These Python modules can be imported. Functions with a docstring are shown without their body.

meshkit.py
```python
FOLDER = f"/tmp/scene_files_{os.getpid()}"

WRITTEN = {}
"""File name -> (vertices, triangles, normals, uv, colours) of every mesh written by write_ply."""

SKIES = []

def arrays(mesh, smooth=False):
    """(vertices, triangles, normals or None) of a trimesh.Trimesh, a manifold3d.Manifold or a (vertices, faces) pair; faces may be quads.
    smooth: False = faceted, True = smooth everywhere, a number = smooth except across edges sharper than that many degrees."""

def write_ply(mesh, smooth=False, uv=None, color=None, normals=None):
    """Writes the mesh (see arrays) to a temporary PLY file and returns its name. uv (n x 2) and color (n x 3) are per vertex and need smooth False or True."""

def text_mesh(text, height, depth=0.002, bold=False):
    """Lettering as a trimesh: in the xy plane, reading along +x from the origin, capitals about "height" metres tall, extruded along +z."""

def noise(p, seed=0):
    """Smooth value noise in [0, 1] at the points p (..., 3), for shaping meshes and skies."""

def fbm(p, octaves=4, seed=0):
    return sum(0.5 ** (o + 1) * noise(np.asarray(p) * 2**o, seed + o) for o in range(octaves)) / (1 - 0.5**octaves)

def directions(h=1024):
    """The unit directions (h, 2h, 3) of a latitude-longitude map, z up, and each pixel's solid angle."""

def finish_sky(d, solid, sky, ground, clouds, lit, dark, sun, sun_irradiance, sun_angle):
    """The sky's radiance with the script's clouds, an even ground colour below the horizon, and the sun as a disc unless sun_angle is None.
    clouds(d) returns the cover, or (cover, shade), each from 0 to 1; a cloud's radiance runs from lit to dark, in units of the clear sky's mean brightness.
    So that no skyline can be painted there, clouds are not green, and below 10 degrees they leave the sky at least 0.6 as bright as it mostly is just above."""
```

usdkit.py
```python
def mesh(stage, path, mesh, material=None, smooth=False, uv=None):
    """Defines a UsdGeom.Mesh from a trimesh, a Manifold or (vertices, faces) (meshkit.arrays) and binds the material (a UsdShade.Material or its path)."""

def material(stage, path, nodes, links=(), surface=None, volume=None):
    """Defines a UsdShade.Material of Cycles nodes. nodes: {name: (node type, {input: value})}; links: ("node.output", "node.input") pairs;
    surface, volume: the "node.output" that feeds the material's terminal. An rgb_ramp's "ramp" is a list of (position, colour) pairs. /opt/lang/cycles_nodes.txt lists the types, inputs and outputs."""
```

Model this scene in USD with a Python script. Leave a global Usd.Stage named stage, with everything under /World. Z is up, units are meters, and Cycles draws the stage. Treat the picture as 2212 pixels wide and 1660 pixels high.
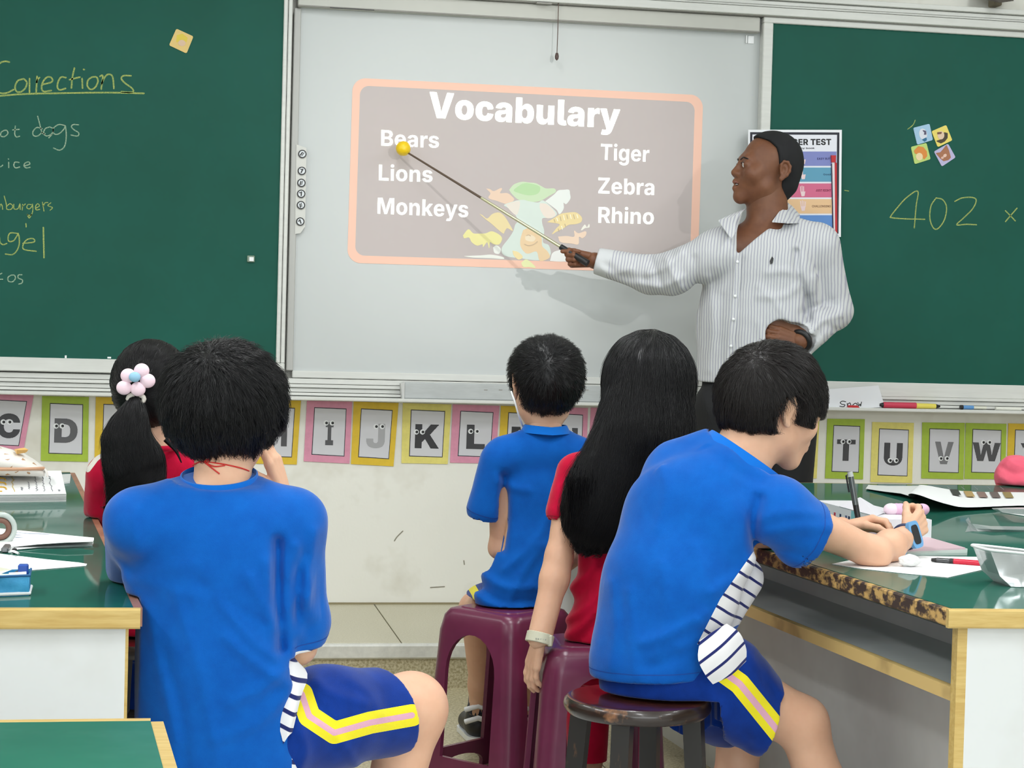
import math, glob
import numpy as np
import trimesh
import manifold3d as m3
from shapely.geometry import Polygon, LineString, Point, box as sbox
from shapely import affinity, union_all, box as vbox
from pxr import Usd, UsdGeom, UsdLux, UsdShade, Gf, Sdf, Vt
import usdkit, meshkit

stage = Usd.Stage.CreateInMemory()
UsdGeom.SetStageUpAxis(stage, 'Z')
UsdGeom.SetStageMetersPerUnit(stage, 1.0)
UsdGeom.Xform.Define(stage, '/World')
UsdGeom.Scope.Define(stage, '/World/Looks')

# ------------------------------------------------------------------ camera
W, H, F = 2212, 1660, 4000.0                      # picture size and focal length in pixels
EYE = np.array([0, 0, 1.2])
YAW, PITCH, ROLL = math.radians(10.34), -math.atan(110 / F), math.radians(1.516)
_fw = np.array([math.sin(YAW) * math.cos(PITCH), math.cos(YAW) * math.cos(PITCH), math.sin(PITCH)])
_r0 = np.array([math.cos(YAW), -math.sin(YAW), 0]); _u0 = np.cross(_r0, _fw)
CR = _r0 * math.cos(ROLL) + _u0 * math.sin(ROLL); CU = -_r0 * math.sin(ROLL) + _u0 * math.cos(ROLL)
cam = UsdGeom.Camera.Define(stage, '/World/Camera')
cam.CreateHorizontalApertureAttr(36.0); cam.CreateVerticalApertureAttr(36.0 * H / W)
cam.CreateFocalLengthAttr(36.0 * F / W)
cam.CreateClippingRangeAttr(Gf.Vec2f(0.05, 100))
_m = np.eye(4); _m[0, :3] = CR; _m[1, :3] = CU; _m[2, :3] = -_fw; _m[3, :3] = EYE
cam.AddTransformOp().Set(Gf.Matrix4d(*_m.ravel().tolist()))
cam.CreateExposureAttr(0.84)

# ------------------------------------------------------------------ light: ceiling tubes, daylight from the windows behind, projector
CEIL = 3.25
def rect_light(name, loc, size, power, rot=(0, 0, 0), col=(1, 1, 1)):
    l = UsdLux.RectLight.Define(stage, '/World/' + name)
    l.CreateWidthAttr(size[0]); l.CreateHeightAttr(size[1]); l.CreateIntensityAttr(power); l.CreateColorAttr(Gf.Vec3f(*col))
    l.AddTranslateOp().Set(Gf.Vec3d(*loc)); l.AddRotateXYZOp().Set(Gf.Vec3f(*rot))
    return l
TUBES = []
for _x in (-2.0, 0.6, 3.2):
    for _y in (-1.2, 1.2, 3.4, 5.2):
        TUBES.append((_x, _y))
for _i, (_x, _y) in enumerate(TUBES):
    for _k, _dx in enumerate((-0.09, 0.09)):
        rect_light('tube_light_%03d' % (2 * _i + _k + 1), (_x + _dx, _y, CEIL - 0.13), (0.035, 1.18), {-1.2: 50, 1.2: 50, 3.4: 66, 5.2: 36}[_y], col=(0.965, 0.985, 1.0))
rect_light('window_light', (0.6, -3.1, 1.75), (5.0, 1.5), 2.5, rot=(90, 0, 0), col=(0.90, 0.96, 1.0))
_p = UsdLux.SphereLight.Define(stage, '/World/projector_light')
_p.CreateRadiusAttr(0.03); _p.CreateIntensityAttr(4500); _p.CreateColorAttr(Gf.Vec3f(1, 0.98, 0.95))
PROJ = np.array([2.45, 0.5, 2.55]); PROJ_AIM = np.array([1.2, 7.0, 1.85])
_d = PROJ_AIM - PROJ; _d /= np.linalg.norm(_d)
_x = np.cross([0, 0, 1.0], -_d); _x /= np.linalg.norm(_x); _y = np.cross(-_d, _x)
_m = np.eye(4); _m[0, :3] = _x; _m[1, :3] = _y; _m[2, :3] = -_d; _m[3, :3] = PROJ
_p.AddTransformOp().Set(Gf.Matrix4d(*_m.ravel().tolist()))
_sh = UsdLux.ShapingAPI.Apply(_p.GetPrim()); _sh.CreateShapingConeAngleAttr(8.5); _sh.CreateShapingConeSoftnessAttr(0.8)

# ------------------------------------------------------------------ pixel -> world
def ray(px, py): return _fw + CR * ((px - W / 2) / F) - CU * ((py - H / 2) / F)
def at_y(px, py, Y): d = ray(px, py); return EYE + d * (Y / d[1])
def at_z(px, py, Z): d = ray(px, py); return EYE + d * ((Z - EYE[2]) / d[2])
def P(px, py, Y): return at_y(px, py, Y)
def pix(p):
    q = np.asarray(p, float) - EYE; z = q @ _fw
    return np.stack([W / 2 + F * (q @ CR) / z, H / 2 - F * (q @ CU) / z], -1)

# ------------------------------------------------------------------ scene tree helpers
_used, BASE = {}, {}
def uniq(parent, name):
    k = (parent, name); n = _used.get(k, 0); _used[k] = n + 1
    return '%s/%s' % (parent, name if n == 0 else '%s_%03d' % (name, n))
def setdata(prim, **kw):
    for k, v in kw.items():
        if v: prim.SetCustomDataByKey(k, v)
def thing(name, label, cat, loc=(0, 0, 0), group=None, kind=None):
    p = uniq('/World', name); x = UsdGeom.Xform.Define(stage, p)
    loc = np.asarray(loc, float); x.AddTranslateOp().Set(Gf.Vec3d(*loc.tolist())); BASE[p] = loc
    setdata(x.GetPrim(), label=label, category=cat, group=group, kind=kind)
    return p
def arr(mesh):
    if hasattr(mesh, 'to_mesh'):
        q = mesh.to_mesh(); return np.array(q.vert_properties[:, :3], float), np.array(q.tri_verts)
    if isinstance(mesh, trimesh.Trimesh): return np.array(mesh.vertices), np.array(mesh.faces)
    return np.asarray(mesh[0], float), np.asarray(mesh[1])
def part(parent, name, mesh, mat, smooth=False, label=None, kind=None, normals=None):
    path = uniq(parent, name); base = BASE[parent]; BASE[path] = base
    v, f = arr(mesh)
    if normals is None:
        m = usdkit.mesh(stage, path, trimesh.Trimesh(v - base, f, process=False), mat, smooth)
    else:
        m = usdkit.mesh(stage, path, trimesh.Trimesh(v - base, f, process=False), mat, False)
        m.CreateNormalsAttr(Vt.Vec3fArray.FromNumpy(np.asarray(normals, np.float32))); m.SetNormalsInterpolation('vertex')
    setdata(m.GetPrim(), label=label, kind=kind)
    return path
def single(name, mesh, mat, label, cat, group=None, kind=None, smooth=False):
    path = uniq('/World', name); v, f = arr(mesh)
    base = np.array([v[:, 0].mean(), v[:, 1].mean(), v[:, 2].min()]); BASE[path] = base
    m = usdkit.mesh(stage, path, trimesh.Trimesh(v - base, f, process=False), mat, smooth)
    m.AddTranslateOp().Set(Gf.Vec3d(*base.tolist()))
    setdata(m.GetPrim(), label=label, category=cat, group=group, kind=kind)
    return path
def struct(name, mesh, mat, smooth=False, label=None):
    p = single(name, mesh, mat, label, None, kind='structure', smooth=smooth)
    return p
def copy_of(src, name, label, loc, rotz=0.0):
    pr = stage.GetPrimAtPath(src); cd = pr.GetCustomData(); p = uniq('/World', name)
    x = UsdGeom.Xform.Define(stage, p); x.GetPrim().GetReferences().AddInternalReference(Sdf.Path(src))
    x.ClearXformOpOrder(); x.AddTransformOp().Set(Gf.Matrix4d().SetRotate(Gf.Rotation(Gf.Vec3d(0, 0, 1), rotz)) * Gf.Matrix4d().SetTranslate(Gf.Vec3d(*map(float, loc))))
    setdata(x.GetPrim(), label=label, category=cd.get('category'), group=cd.get('group')); x.GetPrim().SetInstanceable(True)
    return p

# ------------------------------------------------------------------ materials
def lin(c):
    c = np.asarray(c, float) / 255.0
    return np.where(c <= 0.04045, c / 12.92, ((c + 0.055) / 1.055) ** 2.4)
def mat(name, rgb, rough=0.5, var=0.0, vs=6.0, rgb2=None, bump=0.0, bs=60.0, spec=0.5, metal=0.0, coat=0.0, coat_rough=0.03, emit=0.0, emit_rgb=None, sss=0.0, sheen=0.0, stretch=None, alpha=None, ramp=(0.35, 0.65)):
    c = lin(rgb)
    n = {'p': ('principled_bsdf', {'base_color': c, 'roughness': rough, 'metallic': metal, 'specular_ior_level': spec})}
    L = []
    if coat: n['p'][1].update(coat_weight=coat, coat_roughness=coat_rough)
    if emit: n['p'][1].update(emission_strength=emit, emission_color=lin(emit_rgb if emit_rgb is not None else rgb))
    if sss: n['p'][1].update(subsurface_weight=sss, subsurface_scale=0.006, subsurface_radius=(1.0, 0.35, 0.2))
    if sheen: n['p'][1].update(sheen_weight=sheen, sheen_roughness=0.4)
    if alpha is not None: n['p'][1].update(alpha=alpha)
    if var or rgb2 is not None or bump:
        n['g'] = ('texture_coordinate', {}); src = 'g.object'
        if stretch: n['mp'] = ('mapping', {'scale': stretch}); L.append((src, 'mp.vector')); src = 'mp.vector'
    if var or rgb2 is not None:
        a = c * (1 - var) if rgb2 is None else c; b = np.clip(c * (1 + var), 0, 1) if rgb2 is None else lin(rgb2)
        n['nz'] = ('noise_texture', {'scale': vs, 'detail': 4.0, 'roughness': 0.6}); n['rp'] = ('rgb_ramp', {'ramp': [(ramp[0], tuple(a)), (ramp[1], tuple(b))]})
        L += [(src, 'nz.vector'), ('nz.fac', 'rp.fac'), ('rp.color', 'p.base_color')]
    if bump:
        n['nb'] = ('noise_texture', {'scale': bs, 'detail': 3.0}); n['bp'] = ('bump', {'strength': bump, 'distance': 0.002})
        L += [(src, 'nb.vector'), ('nb.fac', 'bp.height'), ('bp.normal', 'p.normal')]
    return usdkit.material(stage, '/World/Looks/' + name, n, L, surface='p.BSDF')

# ------------------------------------------------------------------ mesh helpers
def cat(ms):
    vs, fs, o = [], [], 0
    for m in ms:
        v, f = arr(m); vs.append(v); fs.append(f + o); o += len(v)
    return trimesh.Trimesh(np.vstack(vs), np.vstack(fs), process=False)
def bx(x0, y0, z0, x1, y1, z1, c=0.0):
    lo, hi = np.minimum((x0, y0, z0), (x1, y1, z1)), np.maximum((x0, y0, z0), (x1, y1, z1))
    if c <= 0: return trimesh.creation.box(bounds=[lo, hi])
    c = min(c, (hi - lo).min() * 0.45); pts = []
    for s in np.ndindex(2, 2, 2):
        q = np.where(s, hi, lo); sg = np.where(s, -1, 1)
        for k in range(3):
            o = np.array([c, c, c]) * sg; o[k] = 0; pts.append(q + o)
    return hull(pts)
def hull(pts): return trimesh.convex.convex_hull(np.asarray(pts, float))
def frame_of(d):
    d = d / np.linalg.norm(d); a = np.array([0, 0, 1.0]) if abs(d[2]) < 0.9 else np.array([1.0, 0, 0])
    u = np.cross(a, d); u /= np.linalg.norm(u); return u, np.cross(d, u)
def smooth_path(pts, n=6):
    p = np.asarray(pts, float)
    if len(p) < 3: return p
    q = np.vstack([2 * p[0] - p[1], p, 2 * p[-1] - p[-2]]); out = []
    for i in range(1, len(q) - 2):
        for t in np.linspace(0, 1, n, endpoint=False):
            a, b, c, d = q[i - 1], q[i], q[i + 1], q[i + 2]
            out.append(0.5 * (2 * b + (c - a) * t + (2 * a - 5 * b + 4 * c - d) * t * t + (3 * b - a - 3 * c + d) * t ** 3))
    return np.array(out + [p[-1]])
def tube(path, r, n=10, closed=False):
    p = np.asarray(path, float); k = len(p); r = np.broadcast_to(np.asarray(r, float), (k,))
    t = np.gradient(p, axis=0) if not closed else np.roll(p, -1, 0) - np.roll(p, 1, 0)
    t /= np.maximum(np.linalg.norm(t, axis=1, keepdims=True), 1e-12)
    u, _ = frame_of(t[0]); rings = []; ang = np.arange(n) * 2 * np.pi / n
    for i in range(k):
        u = u - t[i] * (u @ t[i]); u /= np.linalg.norm(u); w = np.cross(t[i], u)
        rings.append(p[i] + r[i] * (np.cos(ang)[:, None] * u + np.sin(ang)[:, None] * w))
    v = np.vstack(rings); f = []
    for i in range(k if closed else k - 1):
        a, b = i * n, ((i + 1) % k) * n
        for j in range(n):
            j2 = (j + 1) % n; f += [[a + j, a + j2, b + j2], [a + j, b + j2, b + j]]
    if not closed:
        v = np.vstack([v, p[0], p[-1]]); c0, c1 = len(v) - 2, len(v) - 1; e = (k - 1) * n
        for j in range(n):
            j2 = (j + 1) % n; f += [[c0, j2, j], [c1, e + j, e + j2]]
    return trimesh.Trimesh(v, np.array(f), process=False)
def lathe(profile, a, axis, n=24):
    """profile: (radius, height) pairs; around the axis through a."""
    axis = np.asarray(axis, float); axis = axis / np.linalg.norm(axis); u, w = frame_of(axis); ang = np.arange(n) * 2 * np.pi / n
    v = np.vstack([a + axis * h + r * (np.cos(ang)[:, None] * u + np.sin(ang)[:, None] * w) for r, h in profile]); f = []
    for i in range(len(profile) - 1):
        for j in range(n):
            j2 = (j + 1) % n; q, s = i * n, (i + 1) * n
            f += [[q + j, q + j2, s + j2], [q + j, s + j2, s + j]]
    return trimesh.Trimesh(v, np.array(f), process=True)
def polys(g): return [x for x in getattr(g, 'geoms', [g]) if not x.is_empty and x.area > 1e-10]
def extrude(g, t):
    return cat([trimesh.creation.extrude_polygon(x, t, engine='earcut') for x in polys(g)])
def on_wall(g, Y, t):
    """A shape drawn in (x, z) wall coordinates, t thick, its back on the plane y = Y, facing the room."""
    v, f = arr(extrude(g, t)); return trimesh.Trimesh(np.stack([v[:, 0], Y - v[:, 2], v[:, 1]], 1), f, process=False)
def on_table(g, Z, t):
    v, f = arr(extrude(g, t)); v[:, 2] += Z; return trimesh.Trimesh(v, f, process=False)
def wpoly(pts, Y): return Polygon([tuple(P(a, b, Y)[[0, 2]]) for a, b in pts])
def tpoly(pts, Z): return Polygon([tuple(at_z(a, b, Z)[:2]) for a, b in pts])
_fonts = {}
def text_shape(text, weight=800, blur=0.6):
    """Lettering as a shapely shape, capitals 1 unit high, baseline at y = 0, starting at x = 0."""
    from PIL import Image, ImageDraw, ImageFont
    if weight not in _fonts:
        ft = ImageFont.truetype(glob.glob('/opt/blender-*/*/datafiles/fonts/Inter.woff2')[0], 128)
        ft.set_variation_by_axes([14, weight]); _fonts[weight] = ft
    ft = _fonts[weight]; x0, y0, x1, y1 = ft.getbbox(text, anchor='ls')
    im = Image.new('L', (x1 - x0 + 8, y1 - y0 + 8)); ImageDraw.Draw(im).text((4 - x0, 4 - y0), text, 255, ft, anchor='ls')
    on = np.pad(np.asarray(im) > 127, ((0, 0), (1, 1))).astype(np.int8)
    rows, st = np.nonzero(np.diff(on, axis=1) == 1); en = np.nonzero(np.diff(on, axis=1) == -1)[1]
    g = union_all(vbox(st, -rows - 1, en, -rows)).buffer(blur).buffer(-blur).simplify(0.6)
    s = 1 / 93.0
    g = affinity.affine_transform(g, [s, 0, 0, s, -4 * s, (4 - y0) * s]); b = g.bounds
    return affinity.translate(g, -b[0], 0)
def wtext(text, Y, p0, p1, cap_px, weight=800, t=0.001, soft=0.0):
    """Text on the wall from pixel p0 (left end of the baseline) to p1 (right end), capitals cap_px high."""
    a, b = P(*p0, Y), P(*p1, Y); c = P(p0[0], p0[1] - cap_px, Y); g = text_shape(text, weight)
    if soft: g = g.buffer(soft).buffer(-soft * 1.6).buffer(soft * 1.1)
    w = g.bounds[2]; L = math.hypot(b[0] - a[0], b[2] - a[2])
    g = affinity.scale(g, L / w, c[2] - a[2], origin=(0, 0)); g = affinity.rotate(g, math.degrees(math.atan2(b[2] - a[2], b[0] - a[0])), origin=(0, 0))
    return on_wall(affinity.translate(g, a[0], a[2]), Y, t)
def stroke(pts, Y, w_px, t=0.0006, n=6):
    """A chalk or pen line through pixels, drawn on the wall."""
    q = smooth_path([P(a, b, Y)[[0, 2]] for a, b in pts], n); s = Y / F
    return on_wall(LineString(q).buffer(w_px * s / 2, resolution=2), Y, t)
# ------------------------------------------------------------------ the room
YW = 7.026                                   # front wall
M_wall = mat('wall_paint', (240, 239, 231), 0.75, rgb2=(212, 207, 192), vs=3.2, bump=0.15, bs=90, ramp=(0.52, 0.80))
M_plain = mat('room_paint', (236, 236, 232), 0.8)
M_ceil = mat('ceiling_paint', (240, 240, 238), 0.85)
M_tile = mat('floor_tile', (214, 215, 210), 0.35, rgb2=(200, 201, 196), vs=40)
M_terr = mat('terrazzo', (205, 196, 165), 0.4, rgb2=(160, 148, 112), vs=120, ramp=(0.40, 0.62))
M_plat = mat('platform_tile', (204, 199, 176), 0.35, rgb2=(192, 186, 160), vs=160, ramp=(0.4, 0.6))
M_nose = mat('platform_nosing', (222, 222, 214), 0.45, rgb2=(205, 205, 198), vs=30)
M_alu = mat('painted_aluminium', (218, 219, 214), 0.38, var=0.04, vs=9, stretch=(0.6, 6, 6))
M_alu2 = mat('shadowed_aluminium_groove', (150, 148, 142), 0.5)  # darker grey: shade of the grooves put into the aluminium colour
M_board = mat('chalkboard_green', (10, 80, 66), 0.62, rgb2=(16, 90, 77), vs=2.2, bump=0.03, bs=500, spec=0.3, ramp=(0.3, 0.8))
M_white = mat('whiteboard_enamel', (200, 204, 203), 0.35, spec=0.35)
M_dark = mat('dark_plastic', (26, 26, 28), 0.45)
XL, XR, YB = -4.2, 5.4, -3.3
struct('wall_front', bx(XL, YW, -0.05, XR, YW + 0.15, CEIL), M_wall)
part('/World/wall_front', 'scuff_mark', cat([stroke(s_, YW, 2.6) for s_ in ([(852, 1169), (858, 1160), (870, 1148)], [(1002, 1212), (1003, 1220)], [(930, 1270), (960, 1268)])]), mat('scuff_grey', (150, 146, 132), .8))
struct('wall_left', bx(XL - 0.15, YB, -0.05, XL, YW, CEIL), M_plain)
struct('wall_right', bx(XR, YB, -0.05, XR + 0.15, YW, CEIL), M_plain)
struct('wall_back', bx(XL, YB - 0.15, -0.05, XR, YB, CEIL), M_plain)
struct('ceiling', bx(XL, YB, CEIL, XR, YW, CEIL + 0.1), M_ceil)
# floor in speckled terrazzo slabs with fine joints
fl = thing('floor', None, None, (0, 0, 0), kind='structure')
part(fl, 'slab', bx(XL, YB, -0.08, XR, YW, -0.012), M_alu2)
YE = 6.121                                   # front edge of the platform
n_t = 0
for ix in range(16):
    for iy in range(16):
        x0, y0 = XL + ix * 0.6, YB + iy * 0.6
        if y0 > YE: continue
        part(fl, 'tile', bx(x0 + 0.002, y0 + 0.002, -0.012, x0 + 0.598, min(y0 + 0.598, YE + 0.05), 0.0, 0.001), M_terr if iy > 12 else M_tile)
pl = thing('platform', None, None, (0, 0, 0), kind='structure')
part(pl, 'riser', bx(XL, YE + 0.012, 0.0, XR, YW, 0.135), M_terr)
part(pl, 'nosing', bx(XL, YE, 0.100, XR, YE + 0.035, 0.150, 0.006), M_nose)
for i, x0 in enumerate(np.arange(XL + 0.17, XR, 1.2)):
    part(pl, 'slab', bx(x0 + 0.002, YE + 0.036, 0.135, min(x0 + 1.198, XR), YW, 0.150, 0.0015), M_plat)
struct('baseboard_front', bx(XL, YW - 0.006, 0.15, XR, YW, 0.157), mat('tan_line', (150, 140, 110), 0.8))  # thin darker strip along the foot of the wall
M_tubeglass = mat('lamp_body', (235, 235, 232), 0.4)
t = thing('projector', 'white projector hanging from the ceiling in front of the boards', 'projector', PROJ)
part(t, 'body', bx(PROJ[0] - 0.14, PROJ[1] - 0.30, PROJ[2] - 0.02, PROJ[0] + 0.14, PROJ[1] - 0.06, PROJ[2] + 0.09, 0.015), M_tubeglass)
part(t, 'hanger', tube([(PROJ[0], PROJ[1] - 0.18, PROJ[2] + 0.08), (PROJ[0], PROJ[1] - 0.18, CEIL)], 0.02), M_tubeglass)
# ------------------------------------------------------------------ boards, rails and tray
def WZ(px, py, Y): return P(px, py, Y)[2]
def WX(px, py, Y): return P(px, py, Y)[0]
Ys = YW - 0.075                              # sliding boards' face
Yb = YW - 0.045                              # white board's face
# top rail: a thing of several aluminium strips
zr = [WZ(1900, q, YW - 0.11) for q in (3, 15, 25, 30, 48)]
tr = thing('trim_1', None, None, (0, 0, 0), kind='structure')
dep = [0.115, 0.100, 0.108, 0.112]
for i in range(4):
    part(tr, 'rail_strip', bx(XL + 1.5, YW - dep[i], zr[i + 1] + 0.0022, XR - 1.2, YW, zr[i], 0.002), M_alu)
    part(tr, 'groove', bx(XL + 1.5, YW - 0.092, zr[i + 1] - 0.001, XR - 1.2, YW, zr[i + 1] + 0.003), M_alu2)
# bottom rail with the tray lip
zb = [WZ(1000, q, YW - 0.10) for q in (826, 838, 846, 856, 863)]
zlip0, zlip1 = WZ(1000, 872, YW - 0.15), WZ(1000, 864.5, YW - 0.15)
br = thing('trim_2', None, None, (0, 0, 0), kind='structure')
for i in range(4):
    part(br, 'rail_strip', bx(XL + 1.5, YW - [0.075, 0.09, 0.08, 0.09][i], zb[i + 1] + 0.0018, XR - 1.2, YW, zb[i], 0.002), M_alu)
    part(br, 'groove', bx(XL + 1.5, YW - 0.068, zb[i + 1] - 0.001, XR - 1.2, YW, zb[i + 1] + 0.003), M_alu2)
ZT = zlip1
part(br, 'tray', bx(XL + 1.5, YW - 0.152, zlip0, XR - 1.2, YW, zlip1, 0.003), M_alu)

def chalkboard(name, label, x0, x1, z0, z1, gx0, gx1, gz0, gz1):
    t = thing(name, label, 'chalkboard', (0.5 * (x0 + x1), Ys, z0))
    part(t, 'writing_surface', bx(gx0 - 0.003, Ys - 0.004, gz0 - 0.003, gx1 + 0.003, Ys + 0.02, gz1 + 0.003), M_board)
    yy = Ys - 0.016
    part(t, 'frame_rail', bx(x0, yy, z0, x1, Ys + 0.03, gz0, 0.003), M_alu)
    part(t, 'frame_rail', bx(x0, yy, gz1, x1, Ys + 0.03, z1, 0.003), M_alu)
    if gx0 > x0 + 1e-4: part(t, 'frame_stile', bx(x0, yy, gz0, gx0, Ys + 0.03, gz1, 0.003), M_alu)
    if x1 > gx1 + 1e-4:
        m = 0.5 * (gx1 + x1)
        part(t, 'frame_stile', bx(gx1, yy, gz0, m - 0.001, Ys + 0.03, gz1, 0.003), M_alu)
        part(t, 'frame_stile', bx(m + 0.001, yy + 0.004, gz0, x1, Ys + 0.03, gz1, 0.003), M_alu)
    return t
ztop = zr[4] - 0.001
lx = WX(605, 390, Ys - .016)
cbL = chalkboard('chalkboard', 'green chalkboard with the underlined yellow word Corrections, left of the white board', -1.9, WX(624, 390, Ys - .016), WZ(128, 804, Ys - .016), ztop, -1.87, lx, WZ(128, 774, Ys - .016), ztop - 0.03)
rx = WX(1668, 160, Ys - .016)
cbR = chalkboard('chalkboard', 'green chalkboard with the sum 402 in chalk, right of the white board', WX(1647, 160, Ys - .016), 4.1, WZ(1980, 859, Ys - .016), ztop, rx, 4.07, WZ(1980, 828, Ys - .016), WZ(1940, 65.5, Ys - .016))
# middle: white board, its frame and the case of the pull-down screen
wb = thing('whiteboard', 'large white board between the two green chalkboards with a slide thrown on it', 'whiteboard', (1.3, Yb, 1.0))
wx0, wx1 = WX(640, 400, Yb), WX(1640, 300, Yb)
wz0 = WZ(1000, 809, Yb)
zq0, zq1 = WZ(1170, 44.5, Yb - .03), zr[4] - 0.002
part(wb, 'panel', bx(wx0, Yb, wz0, wx1, Yb + 0.02, zq1), M_white)
part(wb, 'frame_rail', bx(wx0, Yb - 0.016, zb[0] + 0.002, wx1, Yb + 0.02, wz0, 0.003), M_alu)
part(wb, 'frame_stile', bx(WX(627, 390, Yb), Yb - 0.014, wz0, WX(642, 390, Yb), Yb + 0.02, zq0 - .002, 0.003), mat('grey_stile', (188, 188, 184), 0.45))
zq0, zq1 = WZ(1170, 44.5, Yb - .03), zr[4] - 0.002
sc = thing('screen_case', 'grey box of a pull-down screen under the top rail above the white board', 'screen case', (1.3, Yb - .05, zq0))
M_case = mat('grey_case', (196, 196, 188), 0.45, var=0.03, vs=3)
part(sc, 'case', bx(WX(644, 12, Yb - .04), Yb - 0.035, zq0, WX(1643, 60, Yb - .04), Yb - 0.001, zq1, 0.004), M_case)
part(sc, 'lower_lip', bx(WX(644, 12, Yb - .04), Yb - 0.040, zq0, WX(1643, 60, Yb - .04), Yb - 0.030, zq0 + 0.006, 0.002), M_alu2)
c0, c1 = P(1206, 16, Yb - .055), P(1203, 117, Yb - .055)
part(sc, 'pull_cord', tube([c0 + [0, 0, 0.02], c0, 0.5 * (c0 + c1) + [0.001, 0, 0], c1], 0.0016, 6), mat('cord_brown', (96, 78, 70), 0.7))
part(sc, 'cord_knob', lathe([(0.001, -0.006), (0.005, 0.0), (0.0075, -0.012), (0.0065, -0.022), (0.001, -0.028)][::-1], c1 + [0, 0, 0.004], (0, 0, 1), 14), mat('knob_brown', (84, 66, 62), 0.4), smooth=True)
part(sc, 'cord_guide', bx(*(P(1160, 4, Yb - .075)), *(P(1190, 11, Yb - .055))), M_alu2)
single('cable_strip', bx(*(P(713, 16.5, Yb - .045)), *(P(808, 22, Yb - .035))), M_dark, 'short black strip along the top left of the white board', 'strip')
# the clip near the top right
t = thing('board_clip', 'small white clip near the top right corner of the white board', 'clip', P(1618, 94, Yb))
M_shiny = mat('white_clip', (238, 240, 240), 0.25)
a, b = P(1612, 77, Yb), P(1628, 95, Yb)
part(t, 'plate', bx(a[0] + 0.006, Yb - 0.004, b[2], b[0], Yb, a[2], 0.001), M_shiny)
part(t, 'lever', bx(a[0] - 0.003, Yb - 0.010, b[2], a[0] + 0.002, Yb, a[2], 0.001), M_shiny)
# strip of round magnets
t = thing('magnet_strip', 'white strip of six round magnets on the left edge of the white board', 'magnet strip', P(651, 505, Yb))
g = wpoly([(640, 312), (662, 320), (659, 490), (649, 504), (637, 506)], Yb - .015)
part(t, 'strip', on_wall(g, Yb - .015, 0.002), mat('strip_white', (214, 214, 208), 0.5))
M_mw = mat('magnet_white', (216, 220, 224), 0.35)
for i, (x, y) in enumerate([(653, 333), (652, 369.5), (651, 395.5), (650.5, 419), (650, 443.5), (648.5, 479)]):
    c = P(x, y, Yb - .017); g = Point(c[0], c[2]).buffer(0.0155)
    m = part(t, 'magnet', on_wall(g, Yb - .017, 0.005), M_dark, label='round magnet')
    part(m, 'face', on_wall(affinity.scale(g, .74, .74), Yb - .022, 0.0008), M_mw)
    k = affinity.rotate(affinity.translate(union_all([sbox(-.002, -.0085, .0024, .0085), sbox(-.008, .002, .003, .0055)] if i % 2 else [sbox(-.0055, -.0095, -.001, .006), sbox(.001, -.007, .0035, .0085)]), c[0], c[2]), -35 + 11 * i, origin=(c[0], c[2]))
    part(m, 'mark', on_wall(k, Yb - .0228, 0.0006), M_dark)

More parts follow.
